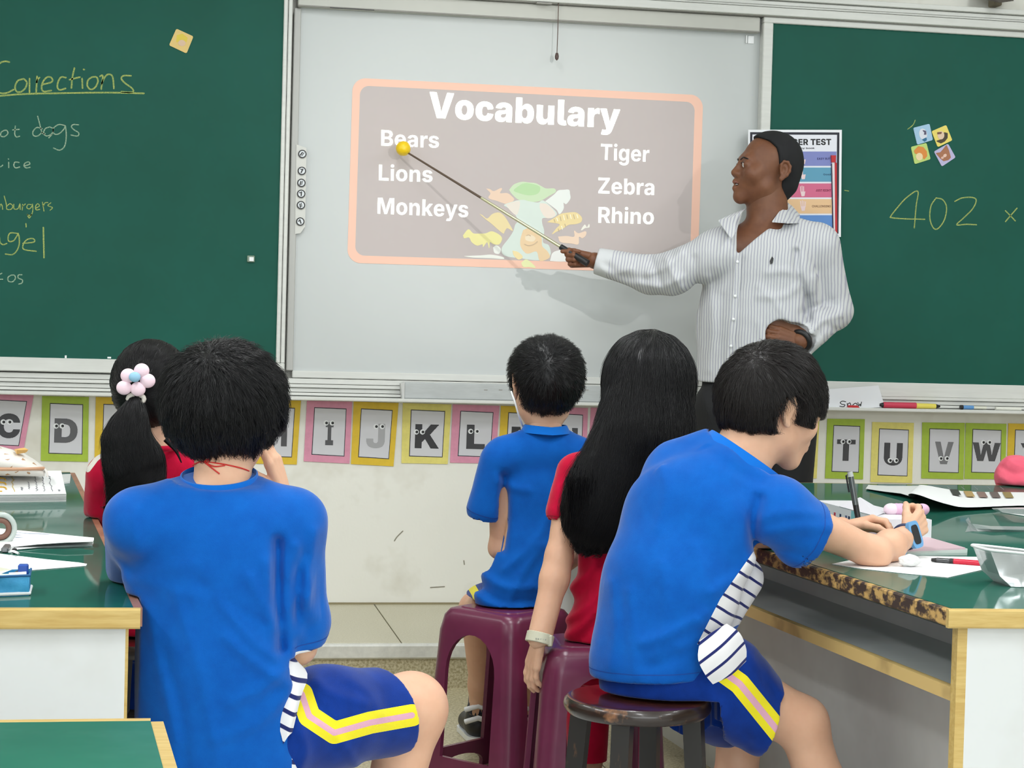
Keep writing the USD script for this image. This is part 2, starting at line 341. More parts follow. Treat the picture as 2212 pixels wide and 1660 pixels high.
# ------------------------------------------------------------------ chalk writing
M_cy = mat('chalk_yellow', (205, 205, 110), 0.9, rgb2=(120, 150, 90), vs=260, ramp=(0.25, 0.6))
M_cw = mat('chalk_pale', (196, 206, 180), 0.9, rgb2=(110, 150, 125), vs=260, ramp=(0.25, 0.6))
S = lambda *a: [(x * 340 / 1045.0, 100 + y * 340 / 1045.0) for x, y in a]      # traced on an enlarged crop
words = {
 'Corrections': (M_cy, 3.4, [S((62, 105), (35, 100), (0, 112), (-30, 150), (-50, 220), (-35, 290), (10, 312), (50, 308), (90, 288)),
   S((150, 218), (118, 230), (100, 268), (110, 300), (140, 302), (170, 275), (178, 240), (160, 218), (150, 218)), S((196, 215), (196, 306)), S((246, 200), (240, 306)), S((243, 240), (252, 218), (262, 208)),
   S((280, 255), (345, 236), (340, 208), (312, 206), (286, 235), (276, 275), (290, 300), (340, 294)), S((438, 208), (405, 206), (385, 240), (382, 275), (400, 290), (435, 280)),
   S((494, 145), (480, 210), (474, 278)), S((462, 222), (530, 205)), S((545, 214), (548, 278)), S((555, 154), (560, 155)),
   S((610, 205), (585, 225), (580, 262), (600, 286), (630, 275), (650, 235), (640, 205), (610, 205)), S((664, 200), (682, 198), (672, 285)), S((674, 250), (700, 200), (725, 186), (748, 205), (756, 280)),
   S((870, 196), (820, 196), (806, 216), (830, 245), (872, 275), (886, 298), (862, 306), (806, 302))]),
 'underline': (M_cy, 3.6, [S((-60, 335), (150, 318), (400, 312), (700, 308), (955, 313))]),
 'hot_dogs': (M_cw, 2.4, [S((30, 558), (8, 572), (6, 596), (30, 600), (52, 580), (46, 560), (30, 558)), S((102, 530), (98, 580), (108, 602), (130, 598)), S((84, 556), (128, 552)),
   S((250, 465), (262, 510), (280, 575), (300, 580)), S((280, 548), (245, 540), (220, 565), (222, 592), (250, 596), (282, 570)), S((330, 536), (300, 548), (290, 578), (310, 596), (345, 580), (352, 548), (330, 536)), S((345, 585), (325, 608)),
   S((425, 525), (390, 520), (355, 545), (358, 580), (390, 582), (425, 550), (434, 530), (440, 600), (428, 665), (395, 690), (355, 676)), S((522, 522), (488, 520), (474, 535), (492, 555), (522, 575), (515, 596), (472, 590))]),
 'juice': (M_cw, 2.4, [S((-14, 760), (-10, 795), (5, 800), (18, 790)), S((58, 770), (58, 806)), S((55, 748), (57, 750)), S((126, 772), (100, 770), (92, 792), (105, 808), (130, 802)), S((165, 795), (198, 782), (188, 768), (165, 778), (160, 796), (175, 808), (200, 804))]),
 'hamburgers': (M_cy, 2.0, [S((-30, 1088), (-20, 1050), (-10, 1048), (-8, 1085), (5, 1050), (14, 1060), (18, 1084)), S((28, 995), (42, 1050), (46, 1082), (75, 1082), (84, 1060), (66, 1046), (46, 1062)), S((92, 1050), (94, 1080), (120, 1078), (132, 1046), (134, 1084)), S((150, 1050), (148, 1088)), S((150, 1062), (168, 1048)),
   S((208, 1052), (186, 1052), (178, 1072), (196, 1080), (214, 1060), (216, 1050), (218, 1090), (206, 1122), (182, 1120)), S((238, 1076), (262, 1060), (250, 1046), (236, 1064), (240, 1086), (264, 1084)), S((282, 1036), (292, 1096)), S((288, 1060), (300, 1040), (318, 1038)), S((338, 1040), (318, 1058), (348, 1072), (332, 1090))]),
 'bagel': (M_cy, 2.6, [S((-60, 1290), (-30, 1250), (-6, 1262), (0, 1300), (20, 1318), (45, 1310)), S((122, 1244), (70, 1240), (54, 1268), (60, 1296), (92, 1290), (122, 1250), (128, 1310), (110, 1360), (80, 1384), (36, 1380)), S((152, 1310), (226, 1300), (220, 1278), (180, 1284), (154, 1318), (160, 1350), (240, 1362)), S((172, 1178), (174, 1200)), S((182, 1118), (194, 1140), (208, 1118))]),
 'long_stroke': (M_cy, 3.2, [S((288, 1204), (290, 1300), (292, 1404))]),
 'tacos': (M_cw, 2.3, [S((12, 1508), (-6, 1520), (-4, 1546), (18, 1548)), S((75, 1520), (54, 1535), (56, 1560), (84, 1564), (102, 1542), (96, 1522), (75, 1520)), S((146, 1518), (122, 1520), (122, 1540), (148, 1552), (146, 1572), (124, 1580))]),
}
for k, (m, w, st) in words.items():
    part(cbL, 'chalk_word' if k not in ('underline', 'long_stroke') else 'chalk_line', cat([stroke(s, Ys - .004, w) for s in st]), m, label={'underline': 'yellow chalk underline', 'long_stroke': 'upright chalk stroke'}.get(k, 'handwritten chalk word ' + k.replace('_', ' ')))
S = lambda *a: [(1500 + x * 712 / 2111.0, y * 560 / 1660.0) for x, y in a]
part(cbR, 'chalk_number', cat([stroke(s, Ys - .004, 2.8) for s in [S((1475, 1405), (1350, 1402), (1265, 1395), (1258, 1385), (1300, 1330), (1360, 1265), (1430, 1225), (1420, 1320), (1408, 1460)),
   S((1548, 1268), (1515, 1320), (1508, 1400), (1530, 1460), (1560, 1464), (1600, 1410), (1615, 1330), (1590, 1280), (1548, 1268)), S((1668, 1290), (1715, 1268), (1780, 1265), (1805, 1285), (1780, 1340), (1720, 1400), (1680, 1440), (1740, 1437), (1806, 1440)),
   ]]), M_cy, label='handwritten number 402')
part(cbR, 'chalk_cross', cat([stroke(s, Ys - .004, 2.8) for s in [S((1992, 1350), (2055, 1415)), S((2066, 1334), (2030, 1375), (1992, 1420))]]), M_cy, label='handwritten multiplication cross')
part(cbR, 'chalk_line', cat([stroke(s, Ys - .004, 2.0) for s in [S((1414, 770), (1400, 800), (1366, 828)), S((962, 1220), (988, 1224))]]), M_cy, label='short chalk ticks')
# small stuck-on magnet
t = thing('small_magnet', 'tiny square magnet with a glint low on the left chalkboard near the white board', 'magnet', P(541, 566, Ys - .005))
a, b = P(534, 552, Ys - .012), P(550, 567, Ys - .005)
part(t, 'block', bx(a[0], Ys - .012, b[2], b[0], Ys - .004, a[2], 0.002), mat('magnet_grey', (120, 140, 120), 0.3))
part(t, 'painted_glint', bx(a[0] + .008, Ys - .014, b[2] + 0.004, b[0] - .004, Ys - .012, a[2] - .006), M_shiny)  # white plate set on the magnet as its painted glint
# crumbs of tape left along the bottom frame are part of the board
part(cbL, 'tape_scrap', cat([bx(*P(140, 768, Ys - .004), *P(144, 774, Ys - .006)), bx(*P(232, 771, Ys - .004), *P(240, 775, Ys - .006))]), M_shiny, label='small scrap of tape')

# ------------------------------------------------------------------ square picture cards
def pcard(label, pts, rgb, shapes):
    Y = Ys - .0042; g = wpoly(pts, Y); g = g.buffer(-0.006).buffer(0.006)
    t = thing('picture_card', label, 'card', (g.centroid.x, Y, g.bounds[1]), group='square picture cards on the boards')
    part(t, 'card', on_wall(g, Y, 0.003), mat('card_%d_%d_%d' % rgb, rgb, 0.5))
    for i, (nm, col, pp, kind) in enumerate(shapes):
        q = wpoly(pp, Y - .003) if kind == 'p' else None
        if kind == 'o':
            (cx, cy), rx_, ry_, rot = pp; c = P(cx, cy, Y - .003); s = Y / F
            q = affinity.rotate(affinity.scale(Point(c[0], c[2]).buffer(1), rx_ * s, ry_ * s), rot)
        else: q = q.buffer(0.002)
        part(t, nm, on_wall(q, Y - .003, 0.0008 + 0.0002 * i), mat('print_%d_%d_%d' % col, col, 0.55))
pcard('square yellow card alone high on the left chalkboard', [(381, 62), (418, 79), (403, 116), (365, 98)], (228, 196, 120),
      [('print_shape', (226, 200, 70), [(383, 77), (394, 74), (404, 82), (402, 90), (392, 86), (382, 90)], 'p'), ('print_face', (222, 190, 160), ((393, 93), 7.5, 6.5, 0), 'o')])
C = lambda *a: [(1940 + x * 160 / 2043.0, 240 + y * 130 / 1660.0) for x, y in a]
O = lambda x, y, a, b, r: (C((x, y))[0], a * 160 / 2043.0, b * 160 / 2043.0, r)
pcard('square blue card with a white round head, upper left of the group of four', C((410, 465), (860, 350), (955, 800), (520, 935)), (164, 200, 228),
      [('print_face', (222, 226, 236), O(690, 640, 120, 165, 15), 'o'), ('print_hair', (90, 85, 110), C((690, 540), (760, 560), (765, 640), (720, 640), (740, 600)), 'p'), ('print_collar', (40, 110, 150), C((680, 790), (770, 745), (775, 800), (730, 830)), 'p')])
pcard('square yellow card with a dark-haired head, upper right of the group of four', C((915, 560), (1320, 385), (1490, 810), (1085, 1000)), (238, 218, 110),
      [('print_hair', (70, 58, 40), C((1280, 600), (1355, 620), (1350, 740), (1280, 830), (1180, 880), (1075, 830), (1200, 790), (1270, 700)), 'p'), ('print_face', (230, 200, 175), O(1180, 670, 105, 120, 0), 'o'), ('print_fringe', (120, 80, 60), C((1090, 600), (1190, 590), (1180, 620), (1095, 630)), 'p')])
pcard('square green card with an orange-haired head, lower left of the group of four', C((345, 990), (775, 880), (890, 1330), (450, 1470)), (190, 214, 120),
      [('print_hair', (224, 140, 60), C((450, 1100), (560, 985), (690, 1010), (780, 1120), (790, 1240), (720, 1320), (600, 1200), (470, 1160)), 'p'), ('print_face', (240, 216, 170), O(585, 1260, 105, 110, 0), 'o')])
pcard('square purple card with a brown pointed-ear head, lower right of the group of four', C((980, 1120), (1370, 900), (1580, 1280), (1200, 1535)), (190, 184, 220),
      [('print_head', (170, 112, 80), C((1060, 1170), (1170, 1150), (1250, 1060), (1330, 955), (1390, 1090), (1440, 1280), (1380, 1340), (1260, 1370), (1180, 1310)), 'p'), ('print_face', (232, 196, 180), O(1290, 1230, 60, 45, 40), 'o'), ('print_face', (226, 186, 170), O(1220, 1290, 45, 35, 20), 'o')])

# ------------------------------------------------------------------ finger test poster
Yp = Ys - .0165
C = lambda *a: [(1640 + x * 200 / 1328.0, 270 + y * 250 / 1660.0) for x, y in a]
t = thing('poster', 'poster headed FINGER TEST with coloured bands behind the teacher', 'poster', P(1740, 512, Yp))
xp0 = -160
part(t, 'backing', on_wall(wpoly(C((xp0, 70), (1182, 72), (1168, 1608), (xp0 - 10, 1600)), Yp), Yp, 0.003), mat('poster_white', (244, 246, 250), 0.4))
yq = Yp - .003
part(t, 'border', on_wall(wpoly(C((xp0 + 30, 104), (1150, 108), (1136, 1560), (xp0 + 22, 1560)), yq), yq, 0.0006), mat('poster_navy', (28, 28, 44), 0.5)); yq -= .0006
part(t, 'sheet', on_wall(wpoly(C((xp0 + 62, 138), (1116, 142), (1102, 1530), (xp0 + 54, 1530)), yq), yq, 0.0005), mat('poster_sheet', (236, 237, 246), 0.5)); yq -= .0005
for i, (a, b, col) in enumerate([(382, 588, (128, 136, 198)), (612, 815, (92, 158, 188)), (840, 1040, (214, 104, 140)), (1064, 1272, (236, 196, 150)), (1296, 1510, (92, 142, 210))]):
    part(t, 'colour_band', on_wall(wpoly(C((xp0 + 62, a), (1108, a), (1104, b), (xp0 + 60, b)), yq), yq, 0.0006), mat('band_%d' % i, col, 0.5))
yq -= .0006
M_ink = mat('black_ink', (20, 20, 24), 0.5)
tp = lambda s, a, b, h, w, m: part(t, 'lettering', wtext(s, yq, C(a)[0], C(b)[0], h * .15, w, 0.0006), m)
part(t, 'title', wtext('FINGER TEST', yq + .0006, C((262, 290))[0], C((1032, 288))[0], 88 * .15, 800, 0.0008), M_ink)
tp('choosing my book', (330, 343), (795, 343), 20, 600, M_ink)
tp('EASY BUT', (832, 500), (1022, 500), 30, 600, mat('ink_violet', (50, 50, 110), .6)); tp('Good', (920, 722), (1022, 722), 24, 600, mat('ink_teal', (30, 70, 100), .6))
tp('JUST RIGHT', (812, 955), (1030, 955), 32, 600, mat('ink_wine', (130, 30, 70), .6)); tp('CHALLENGING', (758, 1182), (1025, 1182), 30, 600, mat('ink_brown', (130, 95, 70), .6))
M_hand = mat('print_hand', (240, 214, 216), .6)
for (cx, cy, n) in ((630, 500, 1), (630, 715, 2), (625, 960, 3), (628, 1170, 4)):
    g = [LineString(C((cx - 30, cy + 45), (cx + 10, cy + 50), (cx + 30, cy + 5), (cx - 25, cy + 5), (cx - 30, cy + 45)))]
    hp = [Polygon(C((cx - 34, cy), (cx + 36, cy - 5), (cx + 25, cy + 62), (cx - 18, cy + 66)))] + [LineString(C((cx - 26 + 19 * j, cy + 6), (cx - 36 + 24 * j, cy - 82 + 8 * abs(j - 1)))).buffer(0.9) for j in range(n)]
    u = union_all(hp); s_ = [(P(x, y, yq)[0], P(x, y, yq)[2]) for x, y in polys(u)[0].exterior.coords]
    part(t, 'printed_hand', on_wall(Polygon(s_), yq, 0.0006), M_hand)
t = thing('bookmark_holder', 'red and clear slide bar hung down the right side of the poster', 'holder', P(1802, 506, yq))
M_red = mat('red_plastic', (196, 36, 44), 0.3)
part(t, 'cap', on_wall(wpoly(C((1024, 438), (1092, 440), (1088, 540), (1030, 538)), yq), yq, 0.008), M_red)
part(t, 'red_bar', on_wall(wpoly(C((1076, 540), (1106, 545), (1112, 1590), (1084, 1600)), yq), yq, 0.006), M_red)
part(t, 'clear_bar', on_wall(wpoly(C((1040, 538), (1076, 540), (1084, 1600), (1064, 1596)), yq), yq, 0.005), mat('bar_pale', (232, 222, 226), 0.3))
part(t, 'dark_edge', on_wall(wpoly(C((1030, 560), (1040, 560), (1064, 1580), (1052, 1560)), yq), yq, 0.004), mat('bar_navy', (52, 40, 70), 0.4))

# ------------------------------------------------------------------ the projected slide: its light put into glowing coloured sheets on the board
def slide_glow(name, rgb, e): return mat(name, rgb, 0.5, spec=0.2, emit=e)
Yl = Yb - .0006
t = thing('projected_slide', 'projected slide headed Vocabulary with an orange frame and animal names', 'slide', P(1130, 575, Yl))
def rr(pts, r): return wpoly(pts, Yl).buffer(-r).buffer(r)
outer = rr([(762, 168), (1519, 206), (1507, 592), (750, 568)], 0.05); inner = rr([(778, 185), (1501, 221), (1490, 574), (767, 552)], 0.035)
part(t, 'orange_frame', on_wall(outer.difference(inner), Yl, 0.0008), slide_glow('slide_orange', (238, 194, 174), 0.06))
part(t, 'background', on_wall(inner, Yl, 0.0006), slide_glow('slide_mauve', (192, 182, 180), 0.04))
M_st = slide_glow('slide_text', (244, 252, 242), 0.35); yt = Yl - .0006
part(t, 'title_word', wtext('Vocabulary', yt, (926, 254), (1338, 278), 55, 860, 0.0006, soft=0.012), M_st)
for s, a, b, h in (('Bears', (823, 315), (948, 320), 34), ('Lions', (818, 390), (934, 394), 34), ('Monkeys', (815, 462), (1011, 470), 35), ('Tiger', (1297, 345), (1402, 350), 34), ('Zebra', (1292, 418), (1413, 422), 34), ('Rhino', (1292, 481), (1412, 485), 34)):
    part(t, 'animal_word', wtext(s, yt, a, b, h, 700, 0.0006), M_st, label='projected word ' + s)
C = lambda *a: [(980 + x * 320 / 2212.0, 370 + y * 230 / 1590.0) for x, y in a]
blobs = [('projected_tree', (186, 226, 168), [(830, 280), (900, 200), (1020, 160), (1120, 170), (1220, 180), (1300, 220), (1380, 260), (1500, 260), (1520, 310), (1420, 370), (1300, 440), (1150, 460), (980, 430), (880, 350)]),
 ('projected_tree', (150, 215, 130), [(1020, 190), (1110, 180), (1280, 230), (1260, 330), (1120, 360), (960, 320), (900, 280)]),
 ('projected_kangaroo', (240, 196, 160), [(490, 262), (540, 270), (600, 300), (700, 255), (720, 270), (690, 330), (800, 330), (870, 380), (900, 430), (820, 490), (720, 470), (640, 440), (560, 420), (520, 390), (550, 330)]),
 ('projected_elephant', (206, 232, 222), [(940, 440), (1040, 430), (1120, 450), (1260, 470), (1340, 440), (1480, 560), (1540, 640), (1460, 700), (1330, 700), (1320, 780), (1350, 900), (1330, 1060), (1420, 1110), (1440, 1260), (1280, 1330), (1000, 1300), (760, 1260), (720, 1150), (820, 1010), (890, 900), (920, 800), (960, 740), (900, 620), (800, 540), (760, 500)]),
 ('projected_ear', (236, 226, 210), [(780, 500), (940, 450), (990, 470), (960, 620), (920, 650), (840, 580)]), ('projected_ear', (240, 224, 206), [(1290, 480), (1400, 500), (1520, 640), (1440, 700), (1360, 680), (1290, 560)]),
 ('projected_ram', (238, 250, 246), [(1370, 450), (1500, 350), (1560, 290), (1640, 280), (1720, 280), (1735, 340), (1740, 410), (1680, 490), (1640, 470), (1640, 560), (1580, 640), (1540, 580), (1450, 510)]),
 ('projected_tiger', (240, 210, 120), [(1400, 760), (1520, 690), (1600, 640), (1720, 620), (1830, 620), (1910, 690), (1900, 760), (1820, 790), (1720, 800), (1640, 850), (1540, 900), (1470, 940), (1530, 860), (1580, 790)]),
 ('projected_lioness', (240, 214, 130), [(390, 640), (430, 660), (500, 710), (580, 640), (680, 620), (760, 680), (830, 790), (880, 890), (800, 850), (760, 900), (740, 930), (650, 860), (560, 780), (480, 720)]),
 ('projected_leopard', (242, 234, 120), [(140, 960), (220, 870), (290, 930), (380, 935), (480, 930), (570, 900), (680, 950), (720, 1010), (680, 1090), (600, 1090), (540, 1060), (530, 1150), (500, 1060), (440, 1130), (430, 1090), (350, 1110), (270, 1060), (230, 990), (160, 1000)]),
 ('projected_ape', (240, 196, 130), [(1040, 880), (1130, 850), (1250, 890), (1310, 1000), (1320, 1120), (1400, 1200), (1430, 1290), (1290, 1340), (1240, 1200), (1120, 1230), (1060, 1210), (1000, 1120), (1000, 1010)]),
 ('projected_muzzle', (250, 226, 180), [(1070, 970), (1150, 950), (1220, 1000), (1180, 1050), (1080, 1030)]), ('projected_deer', (246, 206, 170), [(1560, 980), (1680, 970), (1800, 980), (1800, 890), (1860, 930), (1970, 900), (1970, 960), (1920, 1000), (1870, 980), (1860, 1090), (1760, 1080), (1600, 1060)]),
 ('projected_bird', (240, 250, 244), [(590, 1140), (640, 1110), (700, 1160), (680, 1230), (610, 1220)]), ('projected_log', (240, 250, 240), [(160, 1270), (400, 1260), (560, 1250), (720, 1280), (740, 1310), (560, 1300), (300, 1290)]),
 ('projected_lemur', (232, 240, 150), [(1010, 1370), (1080, 1320), (1160, 1370), (1220, 1440), (1120, 1430), (1040, 1430)]), ('projected_zebra', (244, 250, 250), [(1440, 1340), (1480, 1220), (1600, 1180), (1700, 1190), (1760, 1260), (1740, 1330), (1600, 1350)]),
 ('projected_antelope', (244, 246, 230), [(1900, 880), (1930, 830), (1960, 800), (1990, 840), (2020, 790), (2024, 840), (1960, 850), (1920, 880)]), ('projected_cub', (250, 220, 130), [(880, 1190), (960, 1210), (1030, 1280), (970, 1320), (900, 1260)])]
for i, (nm, col, pp) in enumerate(blobs):
    q = smooth_path(np.array(C(*(pp + pp[:1]))), 4); q = wpoly([tuple(x) for x in q], yt).buffer(0.0005)
    part(t, nm, on_wall(q, yt + 0.0002, 0.0005 + 0.00006 * i), slide_glow('slide_picture_%d' % i, tuple(int(.54 * c_ + .46 * w_) for c_, w_ in zip(col, (214, 208, 202))), 0.07), label='pale projected picture of animals and trees' if i < 2 else None)
for i, (x, y, l) in enumerate([(1500, 720, 40), (1540, 700, 45), (1590, 680, 60), (1640, 660, 70), (1690, 650, 60), (1740, 650, 60), (1790, 650, 60), (1840, 650, 50), (1560, 860, 40), (1610, 820, 50), (1660, 790, 40)]):
    part(t, 'tiger_stripe', stroke(C((x, y), (x + 14, y + l)), yt - .001, 1.6, 0.0008), slide_glow('slide_stripe', (240, 240, 214), .12) if i % 2 else mat('slide_stripe_dark', (200, 182, 150), .6))
part(t, 'projected_face', cat([stroke(C((1090, 960), (1120, 950), (1150, 965)), yt - .002, 1.5), stroke(C((1060, 1090), (1120, 1110), (1200, 1090), (1250, 1050)), yt - .002, 1.8)]), mat('slide_brown', (214, 190, 160), .6))

# ------------------------------------------------------------------ alphabet cards under the tray
Ya = YW - 0.002
COLS = {'pink': (224, 150, 176), 'yellow': (226, 190, 48), 'pale yellow': (232, 220, 122), 'green': (168, 194, 62)}
M_paper = mat('card_paper', (214, 214, 220), 0.6)
M_line = mat('card_line', (60, 60, 70), 0.6)
# letter: top-left, top-right, bottom-right, bottom-left pixels, colour, grey of the letter, letter height
AC = [('C', (-24, 850), (73, 853), (50, 978), (-46, 975), 'pink', 62, 52), ('D', (91, 856), (192, 858), (190, 998), (88, 996), 'green', 92, 52), ('E', (207, 858), (306, 860), (304, 998), (204, 996), 'yellow', 70, 52), ('F', (322, 860), (420, 862), (418, 1000), (319, 998), 'green', 70, 52), ('G', (436, 862), (534, 864), (530, 1002), (433, 1000), 'pink', 70, 52),
 ('H', (552, 864), (650, 866), (641, 1004), (545, 1002), 'yellow', 78, 52), ('I', (663, 866), (761, 868), (755, 1002), (656, 997), 'pink', 84, 50), ('J', (764, 868), (861, 871), (850, 1008), (758, 1003), 'yellow', 172, 52), ('K', (870, 871), (975, 874), (967, 1003), (867, 1001), 'pale yellow', 50, 52), ('L', (978, 874), (1079, 877), (1070, 1002), (972, 1000), 'pink', 62, 52),
 ('M', (1082, 877), (1180, 880), (1172, 1010), (1076, 1006), 'yellow', 40, 52), ('N', (1184, 879), (1270, 882), (1266, 1010), (1180, 1008), 'pink', 70, 52), ('O', (1276, 881), (1372, 884), (1366, 1012), (1270, 1010), 'pink', 70, 52), ('P', (1378, 884), (1466, 886), (1462, 1014), (1372, 1012), 'green', 70, 52), ('Q', (1474, 887), (1560, 889), (1556, 1018), (1470, 1016), 'pink', 70, 52),
 ('R', (1578, 893), (1664, 895), (1660, 1024), (1574, 1022), 'green', 70, 52), ('S', (1678, 901), (1770, 903), (1764, 1034), (1672, 1032), 'pale yellow', 70, 52), ('T', (1787, 905), (1868, 906), (1864, 1036), (1782, 1034), 'green', 66, 46), ('U', (1884, 912), (1974, 914), (1970, 1044), (1880, 1042), 'pale yellow', 62, 48), ('V', (1992, 913), (2084, 914), (2081, 1036), (1990, 1034), 'green', 124, 48),
 ('W', (2086, 914), (2174, 916), (2171, 1036), (2083, 1035), 'green', 76, 40), ('X', (2178, 915), (2266, 917), (2262, 1040), (2174, 1038), 'yellow', 70, 46)]
M_eye = mat('print_white', (236, 238, 240), 0.4)
for (L, a, b, c, d, col, gr, lh) in AC:
    q = [np.array(p, float) for p in (a, b, c, d)]; g = wpoly([tuple(p) for p in q], Ya)
    t = thing('alphabet_card', '%s card with the grey letter %s under the board tray' % (col, L), 'card', (g.centroid.x, Ya, g.bounds[1]), group='alphabet cards under the board tray')
    part(t, 'coloured_sheet', on_wall(g, Ya, 0.0015), mat('sheet_' + col.replace(' ', '_'), COLS[col], 0.55, var=0.05, vs=30))
    uv = lambda u, v: tuple((q[0] * (1 - u) + q[1] * u) * (1 - v) + (q[3] * (1 - u) + q[2] * u) * v)
    part(t, 'white_sheet', on_wall(wpoly([uv(.17, .105), uv(.88, .115), uv(.88, .89), uv(.16, .885)], Ya), Ya - .0015, 0.0006), M_line, label='dark outline of the white sheet')
    part(t, 'white_sheet', on_wall(wpoly([uv(.185, .118), uv(.865, .128), uv(.865, .878), uv(.178, .872)], Ya), Ya - .0021, 0.0006), M_paper)
    cx, cy = uv(.52, .0); top = uv(.52, .34); bot = (top[0] - 1, top[1] + lh); s = {'I': .17, 'W': .60, 'M': .52, 'K': .52, 'D': .50, 'C': .50}.get(L, .40) * 100
    gs = text_shape(L, 900); wd = gs.bounds[2]; w2 = min(s, wd * lh * 1.15)
    part(t, 'letter', wtext(L, Ya - .0027, (bot[0] - w2 / 2, bot[1]), (bot[0] + w2 / 2, bot[1] + w2 * .024), lh, 900, 0.0005), mat('letter_%d' % gr, (gr, gr, gr + 4), 0.5))
    ex, ey = {'C': (-4, 18), 'D': (-14, 16), 'U': (0, lh - 10), 'V': (0, lh - 12), 'K': (-16, 17), 'W': (0, 0), 'J': (8, 6), 'I': (0, 2), 'T': (0, 5), 'L': (-4, 14)}.get(L, (0, 12))
    e = []; pu = []
    for k in (-1, 1):
        cc = P(bot[0] + ex + k * 6.6, bot[1] - lh + ey, Ya); e.append(Point(cc[0], cc[2]).buffer(0.0098)); pu.append(Point(cc[0] + .002, cc[2]).buffer(0.0052))
    part(t, 'eye', on_wall(union_all(e), Ya - .0032, 0.0005), M_eye); part(t, 'pupil', on_wall(union_all(pu), Ya - .0037, 0.0004), M_dark)

# ------------------------------------------------------------------ things on the tray
Yt = YW - 0.12
gx = thing('tray_box', 'long grey metal pen box lying on the tray under the white board', 'pen box', P(1080, 864, Yt))
a, b = P(864, 862, Yt), P(1318, 872, Yt); zt = WZ(1000, 829, Yt - .03)
M_gbox = mat('grey_metal', (186, 190, 190), 0.4, var=0.05, vs=14, stretch=(1, 5, 5))
part(gx, 'body', bx(a[0] + .012, Yt - .02, ZT, b[0], Yt + .03, zt, 0.004), M_gbox)
part(gx, 'end_cap', hull([(a[0], Yt - .016, zt - .006), (a[0] + .014, Yt - .022, zt + .001), (a[0] + .014, Yt + .03, zt + .001), (a[0] + .014, Yt - .022, ZT), (a[0] + .014, Yt + .03, ZT), (a[0] + .006, Yt - .02, ZT), (a[0] + .006, Yt + .028, ZT), (a[0], Yt + .026, zt - .006)]), mat('grey_cap', (205, 206, 204), .4))
for x in (1050, 1082, 1268):
    q = P(x, 843, Yt - .021); part(gx, 'scratch', bx(q[0] - .008, Yt - .0205, q[2] - .0015, q[0] + .006, Yt - .0195, q[2] + .0015), M_alu2)
sn = thing('word_card', 'white card with the handwritten word Snow standing on the tray', 'card', P(1830, 884, Yt))
g = wpoly([(1778, 842), (1897, 833), (1911, 880), (1778, 885)], Yt)
part(sn, 'card', on_wall(g, Yt, 0.003), mat('snow_card', (232, 234, 238), .5))
sx = [[(1827, 868.5), (1820, 867), (1815, 870), (1818, 873.5), (1825, 875), (1822, 879), (1814, 878)], [(1830, 872), (1831, 880)], [(1831, 874), (1836, 871), (1839, 879.5)], [(1846, 872), (1842, 876), (1845, 880), (1851, 877), (1850, 872), (1846, 872)], [(1853, 870), (1855, 877.5), (1857.5, 873), (1859, 877.5), (1861, 869)]]
part(sn, 'word', cat([stroke(s, Yt - .003, 1.7) for s in sx]), M_ink, label='handwritten word Snow')
rm = thing('red_magnet', 'small red magnet clip under the word Snow', 'magnet', P(1842, 884, Yt - .01))
a, b = P(1830, 876, Yt - .01), P(1855, 884.5, Yt - .01)
part(rm, 'body', hull([(a[0] + .006, Yt - .012, a[2]), (b[0] - .006, Yt - .012, a[2]), (a[0], Yt - .022, ZT), (b[0], Yt - .022, ZT), (a[0], Yt - .004, ZT), (b[0], Yt - .004, ZT), (a[0] + .006, Yt - .004, a[2]), (b[0] - .006, Yt - .004, a[2])]), M_red)
def rod(name, label, cat_, x0, x1, y, segs, r, dy=0):
    t = thing(name, label, cat_, P((x0 + x1) / 2, y, Yt + dy))
    for i, (u0, u1, r0, r1, m, nm) in enumerate(segs):
        a, b = P(x0 + (x1 - x0) * u0, y, Yt + dy), P(x0 + (x1 - x0) * u1, y, Yt + dy); a[2] = b[2] = ZT + r
        k = np.linspace(0, 1, 5); part(t, nm, tube(a + (b - a) * k[:, None], r0 + (r1 - r0) * k, 12), m, smooth=40)
    return t
M_yel = mat('yellow_plastic', (232, 216, 96), .35)
rod('marker', 'red marker pen lying on the tray beside the Snow card', 'marker', 1899, 1978, 884, [(0, .12, .006, .012, M_dark, 'tip'), (.1, 1, .012, .012, mat('marker_red', (206, 60, 86), .35), 'barrel')], .012)
rod('chalk_holder', 'yellow chalk holder touching the red marker on the tray', 'chalk holder', 1977, 2030, 885, [(0, .82, .011, .010, M_yel, 'barrel'), (.8, 1, .010, .004, M_dark, 'tip')], .011)
rod('marker', 'blue and white marker pen at the right end of the tray', 'marker', 2074, 2130, 888, [(0, .1, .009, .009, M_dark, 'end_cap'), (.1, .5, .008, .008, mat('marker_blue', (96, 150, 206), .35), 'cap'), (.5, 1, .006, .006, mat('marker_white', (226, 226, 210), .35), 'barrel')], .009)
rod('chalk_stick', 'white chalk stick at the far right of the tray', 'chalk', 2150, 2205, 890, [(0, 1, .007, .007, mat('chalk_white', (230, 230, 220), .8), 'stick')], .007)
# the dark lamp bracket above the right board
t = thing('board_lamp', 'dark board lamp bracket above the top rail at the upper right', 'lamp', P(2150, 6, YW - .1))
a = P(2120, -4, YW - .12)
part(t, 'shade', hull([P(2120, -2, YW - .12), P(2160, 6, YW - .2), P(2190, 2, YW - .14), P(2180, -30, YW - .02), P(2100, -30, YW - .02)]), mat('lamp_dark', (70, 62, 58), .5))
part(t, 'bracket', bx(*P(2135, -20, YW), *P(2165, 12, YW - .06), .004), mat('lamp_tan', (150, 140, 118), .6))
